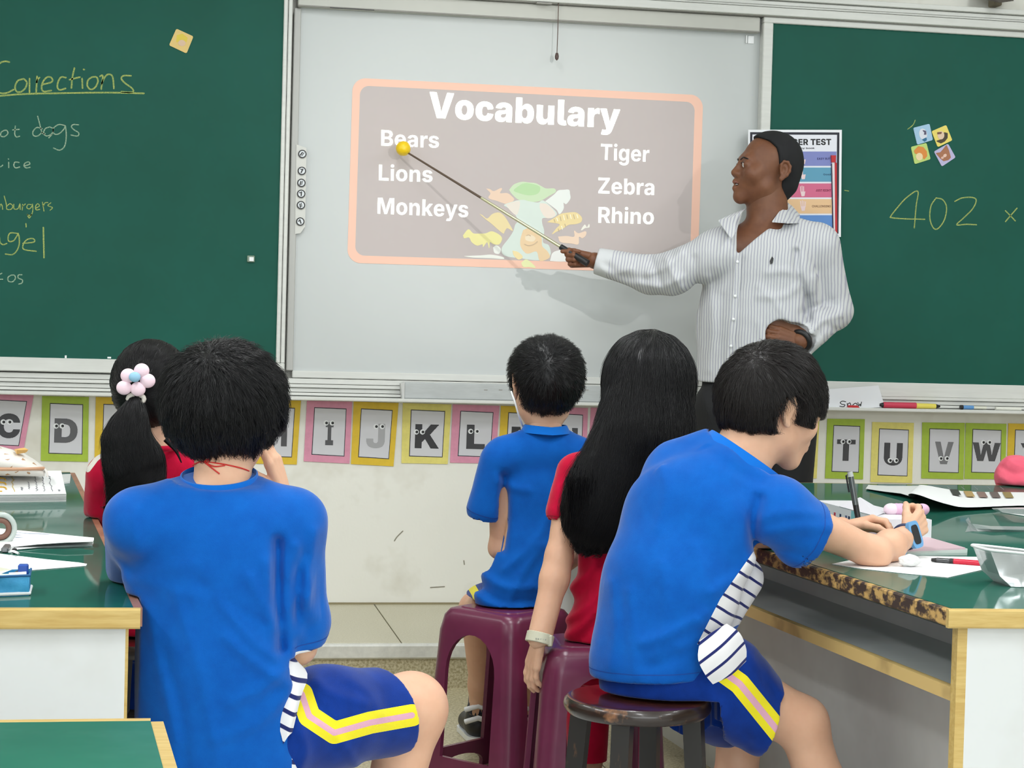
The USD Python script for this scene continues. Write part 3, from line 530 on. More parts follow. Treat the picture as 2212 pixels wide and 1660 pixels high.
# ------------------------------------------------------------------ tables
ZTOP = 0.73
def table_top_mat(name, scuff, a=(10, 84, 68), b=(16, 98, 82)):
    n = {'g': ('texture_coordinate', {}), 'nz': ('noise_texture', {'scale': 3.0, 'detail': 3.0}), 'rp': ('rgb_ramp', {'ramp': [(0.3, tuple(lin(a))), (0.75, tuple(lin(b)))]}),
         'n2': ('noise_texture', {'scale': 5.0, 'detail': 4.0}), 'r2': ('map_range', {'value': 0.5, 'from_min': 0.3, 'from_max': 0.8, 'to_min': 0.03, 'to_max': scuff}),
         'p': ('principled_bsdf', {'roughness': 0.5, 'coat_weight': 0.55, 'coat_roughness': 0.04, 'coat_ior': 1.32, 'specular_ior_level': 0.2})}
    return usdkit.material(stage, '/World/Looks/' + name, n, [('g.object', 'nz.vector'), ('nz.fac', 'rp.fac'), ('rp.color', 'p.base_color'), ('g.object', 'n2.vector'), ('n2.fac', 'r2.value'), ('r2.result', 'p.coat_roughness')], surface='p.BSDF')
M_green = table_top_mat('green_table_top', 0.07)
M_green2 = table_top_mat('green_table_top_dull', 0.35, (20, 100, 80), (28, 116, 92))
M_wood = mat('pale_wood_edge', (204, 176, 108), 0.45, rgb2=(188, 156, 86), vs=9, stretch=(1.2, 14, 14))
M_worn = mat('worn_dark_edge', (58, 42, 28), 0.5, rgb2=(196, 158, 92), vs=11, stretch=(2, 3, 5), ramp=(0.46, 0.60))
M_lam = mat('white_laminate', (214, 216, 215), 0.35, rgb2=(205, 206, 202), vs=5, ramp=(0.5, 0.8))
M_lam2 = mat('grey_laminate', (222, 223, 220), 0.4, rgb2=(208, 209, 206), vs=4)
def prism(pts, z0, z1): return on_table(Polygon([tuple(p[:2]) for p in pts]), z0, z1 - z0)
def strip(a, b, z0, z1, w, c=0.003):
    """an edge strip from a to b, w thick to the right of the direction a->b"""
    a, b = np.array(a[:2]), np.array(b[:2]); d = (b - a) / np.linalg.norm(b - a); n = np.array([d[1], -d[0]]) * w
    pts = []
    for p, s in ((a, 1), (b, -1)):
        for k, q in ((0, p), (1, p + n)):
            pts += [(*(q + d * s * c * 0), z0 + (c if k else 0)), (*(q + d * s * c * 0), z1 - (c if k else 0)), (*(q - n * c / w * k), z0), (*(q - n * c / w * k), z1)]
    return hull(pts)
TH = 0.028
def lab_table(name, label, A, B, C_, D, M, edge, side):
    """A near inner corner, B near outer, C far outer, D far inner; side +1: the open side is on the right (+x)"""
    A, B, C_, D = [np.array(p[:2], float) for p in (A, B, C_, D)]
    t = thing(name, label, 'table', (*(0.25 * (A + B + C_ + D)), 0))
    part(t, 'table_top', prism([A, B, C_, D], ZTOP - TH, ZTOP), M)
    if side > 0: part(t, 'front_edge', strip(B, A + (A - B) / np.linalg.norm(A - B) * .012, ZTOP - TH - .006, ZTOP, 0.014), M_wood)
    else: part(t, 'front_edge', strip(A - (B - A) / np.linalg.norm(B - A) * .012, B, ZTOP - TH - .006, ZTOP, 0.014), M_wood)
    part(t, 'side_edge', strip(D, A, ZTOP - TH - .004, ZTOP - .001, 0.012 * (1 if side < 0 else -1)), edge, label='worn wooden side edge')
    part(t, 'far_edge', strip(C_, D, ZTOP - TH - .006, ZTOP, 0.012 * (1 if side < 0 else -1)), M_wood)
    u = (B - A) / np.linalg.norm(B - A); d = (D - A) / np.linalg.norm(D - A); L = np.linalg.norm(D - A)
    i = A + u * (0.016 if side < 0 else .006) + d * 0.010          # panel corner
    pe = .018 if side < 0 else .005
    def slab(p, w, l, z0, z1): return prism([p, p + u * w, p + u * w + d * l, p + d * l], z0, z1)
    wid = np.linalg.norm(B - A)
    part(t, 'end_panel', slab(i + u * pe, wid - .06, 0.018, 0.0, ZTOP - TH - .006), M_lam)
    part(t, 'panel_edge', slab(i, pe, 0.020, 0.0, ZTOP - TH - .006), M_wood)
    f = i + d * (L - .04)
    part(t, 'end_panel', slab(f + u * .018, wid - .06, 0.018, 0.0, ZTOP - TH), M_lam)
    part(t, 'back_panel', slab(i + u * .24 + d * .02, 0.016, L - .06, 0.0, ZTOP - TH - .09), M_lam2)
    part(t, 'back_panel', slab(i + u * .24 + d * .02, 0.016, L - .06, ZTOP - TH - .087, ZTOP - TH), M_lam2)
    part(t, 'shelf', slab(i + u * .016 + d * .021, 0.223, L - .064, ZTOP - .165, ZTOP - .150), M_lam)
    part(t, 'shelf_edge', slab(i + d * .021, .016, L - .064, ZTOP - .172, ZTOP - .147), mat(name + '_shelf_edge', (206, 176, 112), .45, rgb2=(120, 92, 56), vs=3.2, ramp=(0.55, 0.7)), label='wooden shelf front')
    return t
rA, rS = at_z(2058, 1315, ZTOP), at_z(1690, 1199, ZTOP); rd = (rS - rA) / np.linalg.norm(rS - rA)
rD = rA + rd * ((5.84 - rA[1]) / rd[1])
rB, rC = at_z(2500, 1318, ZTOP), at_z(2700, 1050, ZTOP); rC[1] = rD[1]
lab_table('lab_table', 'green-topped lab table with an open shelf at the right, where the boy writes', rA, rB, rC, rD, M_green, M_worn, -1)
lA, lD = at_z(288, 1313, ZTOP), at_z(151, 1021, ZTOP); lB = np.array([-1.5, lA[1] + .012, 0]); lC = np.array([-1.62, lD[1], 0])
lab_table('lab_table', 'green-topped lab table with a thick workbook on it, at the left', lA, lB, lC, lD, M_green, mat('edge_with_red_reflection', (150, 104, 84), .4, rgb2=(176, 126, 100), vs=8), 1)  # reflected red of the shirt put into the brown of the side edge
nD, nA = at_z(325, 1558, ZTOP), at_z(362, 1695, ZTOP); nd = (nA - nD) / np.linalg.norm(nA - nD); nA = nD + nd * 1.1
lab_table('lab_table', 'green-topped table corner at the lower left, nearest of the tables', nA, np.array([-1.3, nA[1], 0]), np.array([-1.4, nD[1] + .004, 0]), nD, M_green2, M_wood, 1)
# ------------------------------------------------------------------ things on the tables
def Z(px, py, dz=0.0): return at_z(px, py, ZTOP + dz)
def fan(rows, t=0.0):
    """surface through a grid of points (rows of equal length), as a closed thin sheet t thick"""
    g = np.asarray(rows, float); r, c = g.shape[:2]; v = g.reshape(-1, 3); f = []
    for i in range(r - 1):
        for j in range(c - 1):
            a = i * c + j; f += [[a, a + 1, a + c + 1], [a, a + c + 1, a + c]]
    f = np.array(f); n = len(v); lo = v - [0, 0, t]
    e = np.sort(np.vstack([f[:, [0, 1]], f[:, [1, 2]], f[:, [2, 0]]]), 1); u, k = np.unique(e, axis=0, return_counts=True)
    b = {tuple(x) for x in u[k == 1]}; side = []
    for q in np.vstack([f[:, [0, 1]], f[:, [1, 2]], f[:, [2, 0]]]):
        if tuple(sorted(q)) in b: a, d = q; side += [[a, a + n, d + n], [a, d + n, d]]
    m = trimesh.Trimesh(np.vstack([v, lo]), np.vstack([f, f[:, ::-1] + n, np.array(side)]), process=False)
    m.fix_normals(); return m
def fine(grid, n=4):
    """a smoother grid of points through the given one"""
    g = np.array([smooth_path(r, n) for r in np.asarray(grid, float)]); return np.stack([smooth_path(g[:, j], n) for j in range(g.shape[1])], 1)
M_pap = mat('white_paper', (240, 241, 240), 0.55)
M_pap2 = mat('page_grey', (222, 224, 222), 0.55)
M_print = mat('pencil_grey', (150, 152, 156), .7)
M_clear = usdkit.material(stage, '/World/Looks/clear_film', {'t': ('transparent_bsdf', {'color': (0.93, 0.95, 0.95)}), 'g': ('glossy_bsdf', {'roughness': 0.12, 'color': (0.9, 0.92, 0.92)}), 'd': ('diffuse_bsdf', {'color': (0.8, 0.83, 0.83)}), 'm': ('mix_closure', {'fac': 0.4}), 'f': ('mix_closure', {'fac': 0.42})},
    [('g.BSDF', 'm.closure1'), ('d.BSDF', 'm.closure2'), ('t.BSDF', 'f.closure1'), ('m.closure', 'f.closure2')], surface='f.closure')
# left table: workbook standing in a thick pile of pages
def upright(px0, px1, ptop, pbot, dep, slope=0.0): pass
bk = thing('workbook', 'thick open workbook with handwritten lines, on the left table under the pouch', 'book', Z(60, 1086))
b0, b1 = Z(-60, 1087), Z(143, 1084)
zt = P(0, 1018, b0[1] + .06)[2]
q0, q1 = P(-60, 1018, b0[1] + .22), P(132, 1018, b1[1] + .22); q0[2] = q1[2] = 0.5 * (q0[2] + q1[2]); zb_ = P(0, 1071, b0[1])[2]
back = [np.array([q0[0], q0[1], q0[2]]), np.array([q1[0], q1[1], q1[2]])]
part(bk, 'page_block', hull([b0, b1, b0 + [0, 0, zb_ - ZTOP], b1 + [0, 0, zb_ - ZTOP], [*back[0][:2], ZTOP], [*back[1][:2], ZTOP], [*back[0][:2], q0[2] - .002], [*back[1][:2], q1[2] - .002]]), M_pap2)
# the open page on top, sloping to the reader
f0, f1 = b0 + [0, -.002, zb_ - ZTOP + .001], b1 + [0, -.002, zb_ - ZTOP + .001]
g0, g1 = back[0], back[1]
sheet = lambda u, v, dz=0: (f0 * (1 - u) + f1 * u) * (1 - v) + (g0 * (1 - u) + g1 * u) * v + [0, 0, dz]
part(bk, 'open_page', fan([[sheet(u, v) for u in (0, .5, 1)] for v in (0, .5, 1)], .0015), M_pap)
for k in (.35, .55, .75):
    a, b = f0 + [0, -.0006, -(zb_ - ZTOP) * k], f1 + [0, -.0006, -(zb_ - ZTOP) * k]; part(bk, 'page_line', tube([a, b], .0006, 5), M_print)
rng = np.random.default_rng(5)
def scribble(u, v0, v1, w, m, nm='handwriting', d=.001):
    p = [sheet(u + rng.uniform(-w, w), v, d) for v in np.linspace(v0, v1, 16)]
    part(bk, nm, tube(smooth_path(p, 3), .0008, 5), m)
M_yi = mat('yellow_print', (214, 186, 90), .6)
for u, v0, v1, m in ((.44, .1, .9, M_yi), (.53, .15, .28, M_print), (.61, .2, .5, M_print), (.69, .12, .85, M_print), (.77, .1, .8, M_print), (.85, .1, .75, M_print), (.93, .1, .16, M_print)): scribble(u, v0, v1, .012, m)
for k in range(4):
    c = sheet(.31, .2 + .19 * k, .0015); part(bk, 'printed_figure', tube(smooth_path([c + [.012 * math.cos(a), 0.02 * math.sin(a), .004 * math.sin(a)] for a in np.linspace(0, 5, 8)], 3), .0016, 6), mat('yellow_ink', (222, 176, 60), .6))
single('white_card', on_table(tpoly([(134, 1047), (151, 1045), (153, 1028), (133, 1029)], ZTOP), ZTOP + .0005, .005), M_shiny, 'small white card beside the workbook at the far corner of the left table', 'card')
# giraffe-print pouch on top
pc0, pc1 = sheet(.0, .75, 0), sheet(.97, .75, 0)
pz = pc0[2]; pr = P(100, 995, pc1[1])[0]
pouch = thing('pencil_pouch', 'white pouch with brown giraffe patches lying on the workbook', 'pencil case', (pr - .2, pc0[1], pz))
ptop = P(20, 972, pc1[1])[2]; hgt = ptop - pz; pz = pz + .003
rows = []
for v in np.linspace(0, 1, 13):
    x = pr - .34 + .34 * v; e = math.sqrt(max(0, 1 - ((v - .45) / .56) ** 2)); e = e ** .6
    rows.append([[x, pc0[1] + .09 * math.cos(a) * e, pz + .001 + hgt * (.42 + .38 * (1 - v) ** .8) * (1 + math.sin(a)) * e ** .8 * (.9 if v > .85 else 1)] for a in np.linspace(0, 2 * np.pi, 20)])
v_ = np.array(rows).reshape(-1, 3); v_[:, 2] = np.maximum(v_[:, 2], pz + .001)
part(pouch, 'body', trimesh.Trimesh(v_, np.array([[i * 20 + j, i * 20 + j + 1, (i + 1) * 20 + j + 1] for i in range(12) for j in range(19)] + [[i * 20 + j, (i + 1) * 20 + j + 1, (i + 1) * 20 + j] for i in range(12) for j in range(19)]), process=False),
     usdkit.material(stage, '/World/Looks/giraffe', {'g': ('texture_coordinate', {}), 'v': ('voronoi_texture', {'feature': 'distance_to_edge', 'scale': 34.0}), 'r': ('rgb_ramp', {'ramp': [(0.0, tuple(lin((238, 234, 226)))), (0.30, tuple(lin((238, 234, 226)))), (0.32, tuple(lin((190, 150, 110))))], 'interpolate': True}), 'p': ('principled_bsdf', {'roughness': 0.5})},
     [('g.object', 'v.vector'), ('v.distance', 'r.fac'), ('r.color', 'p.base_color')], surface='p.BSDF'), smooth=50)
zp = [[x, pc0[1] - .088 * math.sqrt(max(.02, 1 - ((k - .45) / .56) ** 2)) ** .6, pz + hgt * .36] for k, x in zip(np.linspace(0, 1, 12), np.linspace(pr - .34, pr, 12))]
part(pouch, 'zip', tube(smooth_path(zp, 3), .0045, 8), mat('tan_zip', (206, 160, 128), .5), smooth=True)
c = P(52, 976, pc0[1] - .04); part(pouch, 'orange_patch', hull(c + np.random.default_rng(2).normal(size=(30, 3)) * [.011, .008, .004]), mat('orange_patch', (236, 186, 110), .5))
part(pouch, 'zip_tag', tube(smooth_path([zp[-1], np.array(zp[-1]) + [.008, -.006, -.01], np.array(zp[-1]) + [.010, -.008, -.022]], 4), .003, 6), mat('white_tag', (232, 226, 220), .5))
# open notebook, paper, blue case, tape roll on the left table
def flat_sheet(name, label, cat_, pts, t=.0008, m=None, lift=0.0005):
    g = tpoly(pts, ZTOP); return single(name, on_table(g, ZTOP + lift, t), m or M_pap, label, cat_)
nb = thing('notebook', 'open notebook with a curled right page, second from the front on the left table', 'notebook', Z(60, 1180))
part(nb, 'cover', on_table(tpoly([(-60, 1168), (150, 1164), (200, 1181), (40, 1186), (-60, 1190)], ZTOP), ZTOP + .0003, .002), mat('cover_pale', (196, 214, 208), .4))
z1, z2 = .006, .014
part(nb, 'page', fan([[Z(-60, 1135, z1), Z(10, 1143, z1), Z(60, 1148, z1), Z(130, 1155, z2), Z(203, 1162, z2)], [Z(-60, 1165, z1), Z(20, 1165, z1), Z(80, 1163, z2), Z(140, 1162, z2), Z(203, 1166, z2)], [Z(-60, 1190, .003), Z(20, 1182, .004), Z(80, 1176, z2 * .7), Z(140, 1172, z2), Z(201, 1170, z2)]], .0012), M_pap)
part(nb, 'page', fan([[Z(-60, 1180, .003), Z(20, 1180, .003), Z(100, 1176, .004), Z(202, 1170, .007)], [Z(-60, 1196, .002), Z(10, 1190, .002), Z(90, 1182, .003), Z(201, 1176, .004)]], .001), M_pap2)
for k in range(3):
    p = [Z(18 + 38 * s_, 1150 + 5 * k + 2.2 * s_ + (.6 if s_ % 2 else -.4), z1 + .003 + .0008 * s_) for s_ in range(4)]
    part(nb, 'pencil_line', tube(smooth_path(p, 4), .0007, 5), mat('pencil_blue', (170, 182, 200), .7))
flat_sheet('paper_sheet', 'white sheet of paper tapering to a point, behind the blue pencil case', 'paper', [(-60, 1192), (0, 1198), (100, 1210), (170, 1217), (188, 1220), (186, 1224), (150, 1227), (60, 1234), (-60, 1240)])
tr_ = thing('tape_roll', 'clear tape roll at the left edge between the notebook and the loose sheet', 'tape', Z(4, 1182))
c = Z(0, 1176); part(tr_, 'roll', tube([c + [0.028 * math.cos(a), .006 * math.cos(a), .032 + .030 * math.sin(a)] for a in np.linspace(0, 2 * np.pi, 24, endpoint=False)], .006, 8, True), mat('tape_clear', (186, 196, 190), .2), smooth=True)
part(tr_, 'core', tube([c + [0.017 * math.cos(a), .004 * math.cos(a), .032 + .018 * math.sin(a)] for a in np.linspace(0, 2 * np.pi, 20, endpoint=False)], .006, 8, True), mat('tape_core', (120, 84, 70), .5), smooth=True)
cl = thing('bulldog_clip', 'grey metal clip lying in front of the tape roll', 'clip', Z(22, 1192))
part(cl, 'jaw', bx(*Z(2, 1196), *(Z(24, 1188) + [0, 0, .012]), .003), mat('clip_grey', (130, 130, 132), .3, metal=.6)); part(cl, 'knob', lathe([(0.001, 0), (.005, .002), (.005, .010), (.001, .012)], Z(31, 1197), (0, 0, 1), 10), M_dark, smooth=True)
part(cl, 'lever', tube(smooth_path([Z(20, 1193, .006), Z(26, 1191, .012), Z(36, 1194, .010), Z(40, 1197, .004)], 3), .0025, 6), M_shiny)
# blue pencil case
a, b = Z(-90, 1294), Z(63, 1287); top = P(30, 1250, a[1])[2]
bc = thing('pencil_case', 'open light blue pencil case with a ruler in it, front of the left table', 'pencil case', Z(10, 1290))
M_bc = mat('blue_canvas', (64, 158, 204), .6, rgb2=(36, 128, 178), vs=14, bump=.2, bs=300)
bd = a + np.array([0, .085, 0]); be = b + np.array([-.004, .085, 0])
def wallq(p, q, n=12):
    r_ = np.random.default_rng(int(abs(p[0] * 1e4)) + 7); rows_ = []
    for v in np.linspace(0, 1, 5):
        rows_.append([[*(p[:2] * (1 - u) + q[:2] * u + np.array([0, -1]) * .005 * math.sin(3.1 * v) * math.sin(u * 7 + v * 3)), ZTOP + (top - ZTOP) * v] for u in np.linspace(0, 1, n)])
    return rows_
def thick(rows_, d):
    g = np.asarray(rows_); r, c = g.shape[:2]; v = np.vstack([g.reshape(-1, 3), g.reshape(-1, 3) + d]); n = r * c; f = []
    for i in range(r - 1):
        for j in range(c - 1):
            k = i * c + j; f += [[k, k + 1, k + c + 1], [k, k + c + 1, k + c], [k + n, k + c + 1 + n, k + 1 + n], [k + n, k + c + n, k + c + 1 + n]]
    for j in range(c - 1):
        for i_ in (0, r - 1): k = i_ * c + j; f += [[k, k + n, k + 1], [k + 1, k + n, k + 1 + n]]
    for i in range(r - 1):
        for j_ in (0, c - 1): k = i * c + j_; f += [[k, k + c, k + n], [k + c, k + c + n, k + n]]
    return trimesh.Trimesh(v, np.array(f), process=False)
part(bc, 'front_wall', thick(wallq(a, b), [0, .002, 0]), M_bc, smooth=50)
part(bc, 'back_wall', thick(wallq(bd, be), [0, .002, 0]), M_bc, smooth=50)
part(bc, 'end_wall', thick(wallq(b, be, 6), [-.002, 0, 0]), M_bc, smooth=50)
part(bc, 'bottom', on_table(Polygon([a[:2], b[:2], be[:2], bd[:2]]), ZTOP + .0005, .002), M_bc)
part(bc, 'piping', tube([a + [0, -.001, .004], b + [.001, -.001, .004], be + [.001, 0, .004]], .003, 8), mat('piping_white', (226, 228, 226), .5))
part(bc, 'top_seam', tube([a + [0, -.001, top - ZTOP], b + [.001, -.001, top - ZTOP], be + [0, 0, top - ZTOP]], .002, 8), mat('seam_blue', (30, 92, 142), .6))
part(bc, 'zip_end', tube([b + [-.035, .012, top - ZTOP - .001], b + [-.006, .012, top - ZTOP + .001]], .004, 8), M_shiny)
single('ruler', hull([Z(-60, 1215, .055), Z(-60, 1245, .05), Z(26, 1231, .062), Z(-2, 1242, .056), Z(-60, 1215, .057), Z(26, 1231, .064), Z(-60, 1245, .052)]), mat('ruler_pale', (228, 226, 206), .3), 'pale wooden ruler sticking out of the blue pencil case', 'ruler')
shp = thing('sharpener', 'dark blue sharpener in the end of the blue pencil case', 'sharpener', Z(52, 1250))
s0 = b + [-.022, .03, top - ZTOP - .012]
part(shp, 'block', bx(*s0, *(s0 + [.017, .018, .026]), .002), mat('sharp_blue', (46, 84, 170), .35)); part(shp, 'base', bx(*(s0 + [-.001, -.001, -.01]), *(s0 + [.018, .019, .0]), .001), mat('sharp_navy', (38, 60, 120), .4))
er = thing('eraser', 'white and green eraser in the blue pencil case', 'eraser', Z(10, 1250)); s0 = b + [-.075, .02, top - ZTOP - .014]
part(er, 'sleeve', bx(*s0, *(s0 + [.042, .016, .012]), .002), mat('eraser_sleeve', (216, 232, 216), .5)); part(er, 'print', bx(*(s0 + [.012, -.0006, .003]), *(s0 + [.03, 0, .009])), mat('eraser_green', (90, 180, 100), .5))
single('pencil', tube([b + [-.05, .05, top - ZTOP - .02], b + [-.016, .035, top - ZTOP + .004]], .004, 7), mat('pencil_dark', (60, 62, 62), .4), 'dark pencil lying in the blue pencil case', 'pencil')

# ---- right table
mg = thing('magazine', 'open picture magazine with a curled left page at the far end of the right table', 'magazine', Z(2080, 1085))
# right half: pages arching up from the spine then sloping to the right
def row(yb, lift, far):
    xs = [1975, 1968, 1985, 2030, 2100, 2212, 2330]; hs = [.000, .022, .032, .020, .012, .010, .006]
    out = []
    for x, h_ in zip(xs, hs): out.append(Z(x, yb, h_ * lift))
    return out
def curl(bot, far):
    """profile of the page across, from pixels on the table: bot - front edge, far - back edge (table level), heights"""
    return [[Z(x, y, h_ + .002) for x, y, h_ in r] for r in (bot, .5 * (np.array(bot) + np.array(far)), far)]
bot = [(1972, 1074, .002), (1962, 1070, .018), (1968, 1066, .036), (1988, 1070, .044), (2016, 1080, .036), (2050, 1090, .020), (2090, 1096, .010), (2200, 1092, .008), (2330, 1092, .006)]
far = [(1992, 1052, .002), (1984, 1050, .014), (1990, 1048, .026), (2008, 1050, .030), (2034, 1055, .024), (2066, 1060, .015), (2106, 1063, .010), (2220, 1064, .008), (2340, 1064, .006)]
part(mg, 'right_page', fan(fine(curl(bot, far), 3), .0012), M_pap, smooth=40)
for k, (dh, col) in enumerate(((.004, (150, 170, 130)), (.008, (206, 130, 100)), (.0115, (216, 90, 80)), (.015, (230, 226, 214)))):
    part(mg, 'inner_page', fan(curl([(x + 2 * k, y - .4 * k, max(h_ - dh, .0012 + .0003 * (4 - k))) for x, y, h_ in bot], [(x, y, max(h_ - dh, .0012 + .0003 * (4 - k))) for x, y, h_ in far]), .0006), mat('page_%d' % k, col, .5), smooth=40)
part(mg, 'left_page', fan(curl([(1870, 1056, .003), (1910, 1062, .006), (1945, 1066, .010), (1966, 1072, .010), (1976, 1074, .001)], [(1876, 1048, .003), (1918, 1050, .006), (1955, 1050, .008), (1980, 1050, .007), (1990, 1050, .001)]), .0012), M_pap2, smooth=40)
for i, x in enumerate((2060, 2090, 2118, 2146, 2174)):
    part(mg, 'printed_photo', on_table(tpoly([(x - 9, 1063), (x + 9, 1063.5), (x + 16, 1075), (x - 2, 1075)], ZTOP + .014), ZTOP + [.0215, .0165, .0142, .0135, .0130][i], .0006), mat('photo_%d' % i, [(60, 58, 54), (180, 150, 96), (140, 112, 104), (110, 96, 92), (150, 132, 82)][i], .5))
    part(mg, 'printed_line', tube([Z(x - 14, 1052, .013), Z(x - 6, 1058, .0135)], .0008, 5), M_print)
part(mg, 'printed_title', on_table(tpoly([(2022, 1058), (2028, 1057), (2046, 1076), (2040, 1077)], ZTOP + .020), ZTOP + .0195, .0008), M_ink)
flat_sheet('paper_sheet', 'corner of a white sheet at the right edge beside the magazine', 'paper', [(2150, 1099), (2212, 1096), (2330, 1098), (2330, 1118), (2212, 1116), (2166, 1109)], lift=.001)
# clear bags
def film(name, label, rows_px, m=M_clear):
    return single(name, fan([[Z(*q) for q in r] for r in rows_px], .0006), m, label, 'plastic bag', smooth=50)
film('clear_bag', 'crumpled clear plastic bag at the right edge below the magazine', [[(2142, 1098, .006), (2172, 1097, .026), (2212, 1097, .034), (2300, 1098, .024)], [(2146, 1101, .008), (2176, 1100, .036), (2212, 1100, .040), (2300, 1101, .026)], [(2165, 1110, .003), (2190, 1110, .012), (2212, 1112, .012), (2300, 1112, .01)]])
film('clear_wrapper', 'twisted clear sweet wrapper lying on the right table', [[(2092, 1118, .016), (2086, 1124, .010), (2100, 1132, .012), (2140, 1137, .006), (2212, 1138, .005), (2300, 1138, .003)], [(2096, 1126, .004), (2094, 1138, .003), (2108, 1142, .006), (2144, 1144, .008), (2212, 1145, .006), (2300, 1146, .003)], [(2085, 1150, .001), (2100, 1148, .001), (2112, 1148, .001), (2144, 1148, .001), (2212, 1149, .001), (2300, 1150, .001)]])
# pencil box with the pink cat top, and the white box behind the boy's hands
M_pk = mat('pale_pink', (232, 206, 216), .4)
wbx = thing('pencil_box', 'long white pencil box with letters and a teal band in front of the writing boy', 'pencil box', Z(1860, 1120))
f0_, f1_ = Z(1760, 1122), Z(1918, 1168); u_ = (f1_ - f0_); u_ /= np.linalg.norm(u_); n_ = np.array([-u_[1], u_[0], 0]) * .11
if n_[1] < 0: n_ = -n_
hb = .05
part(wbx, 'box', hull([f0_, f1_, f0_ + n_, f1_ + n_] + [q + [0, 0, hb] for q in (f0_, f1_, f0_ + n_, f1_ + n_)]), mat('box_white', (228, 226, 230), .4))
F_ = lambda u, z: f0_ * (1 - u) + f1_ * u + np.array([0, 0, z]) - n_ / .11 * .0008
def decal(nm, u0, u1, z0_, z1_, m): part(wbx, nm, hull([F_(u0, z0_), F_(u1, z0_), F_(u1, z1_), F_(u0, z1_), F_(u0, z0_) + n_ * .01, F_(u1, z1_) + n_ * .01]), m)
decal('teal_band', .52, .64, .002, .048, mat('teal', (130, 190, 196), .5)); decal('pink_band', .72, .99, .002, .03, M_pk)
for u0, c_ in ((.20, (60, 90, 170)), (.28, (190, 60, 80)), (.36, (50, 60, 90)), (.44, (80, 90, 130)), (.48, (40, 50, 80))): decal('printed_letter', u0, u0 + .022, .018, .032, mat('ink_%d_%d_%d' % c_, c_, .6))
part(wbx, 'raised_flap', hull([F_(.35, .05), F_(.85, .05), F_(.35, .05) + n_ * .5 + [0, 0, .024], F_(.72, .05) + n_ * .45 + [0, 0, .004], F_(.35, .051), F_(.35, .05) + n_ * .52 + [0, 0, .024]]), mat('flap', (222, 220, 226), .4))
pk = thing('cat_box', 'pink box topped with a pink and white kitten shape beside the boy\'s watch hand', 'box', Z(1985, 1160))
k0 = Z(1940, 1160); k1 = Z(2010, 1160); kd = np.array([-.004, .10, 0]); hk = P(2010, 1136, k1[1])[2] - ZTOP
part(pk, 'base', hull([k0, k1, k0 + kd, k1 + kd] + [q + [0, 0, hk] for q in (k0, k1, k0 + kd, k1 + kd)]), M_pk)
for i, (x, y, r_) in enumerate(((1925, 1112, .020), (1945, 1110, .022), (1970, 1112, .022), (1992, 1122, .018), (1960, 1122, .02), (1936, 1124, .018))):
    c = P(x, y, k0[1] + .05); part(pk, 'petal', trimesh.Trimesh(*[q for q in (lambda m: (m.vertices * [r_, r_ * .8, .015] + [c[0], c[1], ZTOP + max(hk, .05) + .012], m.faces))(trimesh.creation.icosphere(2, 1.0))], process=False), mat('petal_%d' % (i % 2), [(238, 214, 226), (226, 180, 208)][i % 2], .5), smooth=True)
c = P(1982, 1122, k0[1] + .03); part(pk, 'black_spot', trimesh.Trimesh(trimesh.creation.icosphere(2, 1.0).vertices * [.008, .006, .008] + [c[0], c[1] - .01, ZTOP + max(hk, .05) + .02], trimesh.creation.icosphere(2, 1.0).faces, process=False), M_dark, smooth=True)
# books, paper, red pen
fb = thing('folder', 'closed pink and grey folder under the boy\'s watch hand', 'folder', Z(2040, 1195))
part(fb, 'lower_cover', on_table(tpoly([(1925, 1170), (2010, 1168), (2090, 1192), (2089, 1201), (1930, 1203)], ZTOP), ZTOP + .0005, .006), mat('folder_grey', (176, 190, 184), .4))
part(fb, 'upper_cover', on_table(tpoly([(1925, 1165), (2005, 1163), (2085, 1186), (1930, 1192)], ZTOP + .008), ZTOP + .0066, .004), mat('folder_pink', (206, 178, 186), .5))
flat_sheet('paper_sheet', 'white worksheet under the boy\'s elbow and the red pen', 'paper', [(1797, 1220), (1840, 1211), (1990, 1203), (2134, 1205), (2150, 1226), (2048, 1249), (1960, 1241), (1860, 1230)], lift=.0004)
flat_sheet('paper_sheet', 'edge of a white sheet showing below the boy\'s sleeve', 'paper', [(1744, 1174), (1790, 1178), (1784, 1183), (1742, 1179)], lift=.0004)
tis = single('tissue', trimesh.Trimesh(*(lambda m: (m.vertices * [.024, .016, .013] * (1 + .35 * (meshkit.fbm(m.vertices * 2.2, 3, 4)[:, None] - .5)) + Z(1965, 1212, .0135), m.faces))(trimesh.creation.icosphere(4, 1.0)), process=False), mat('tissue', (222, 222, 220), .8), 'small crumpled white tissue below the blue watch', 'tissue', smooth=True)
pn = thing('red_pen', 'red and black ballpoint pen lying on the worksheet', 'pen', Z(2080, 1218))
a, b = Z(2012, 1210, .006), Z(2160, 1221, .006); d_ = b - a
for nm, u0, u1, r0, r1, m in (('tip', 0, .08, .0035, .005, M_dark), ('clip_ring', .08, .28, .0055, .0055, mat('pen_silver', (90, 90, 92), .25, metal=.7)), ('collar', .27, .33, .0062, .0062, M_dark), ('barrel', .32, .72, .0062, .0062, mat('pen_red', (206, 30, 60), .3)), ('grip', .71, 1, .0062, .005, M_dark)):
    k = np.linspace(0, 1, 6); part(pn, nm, tube(a + d_ * (u0 + (u1 - u0) * k[:, None]), r0 + (r1 - r0) * k, 12), m, smooth=50)
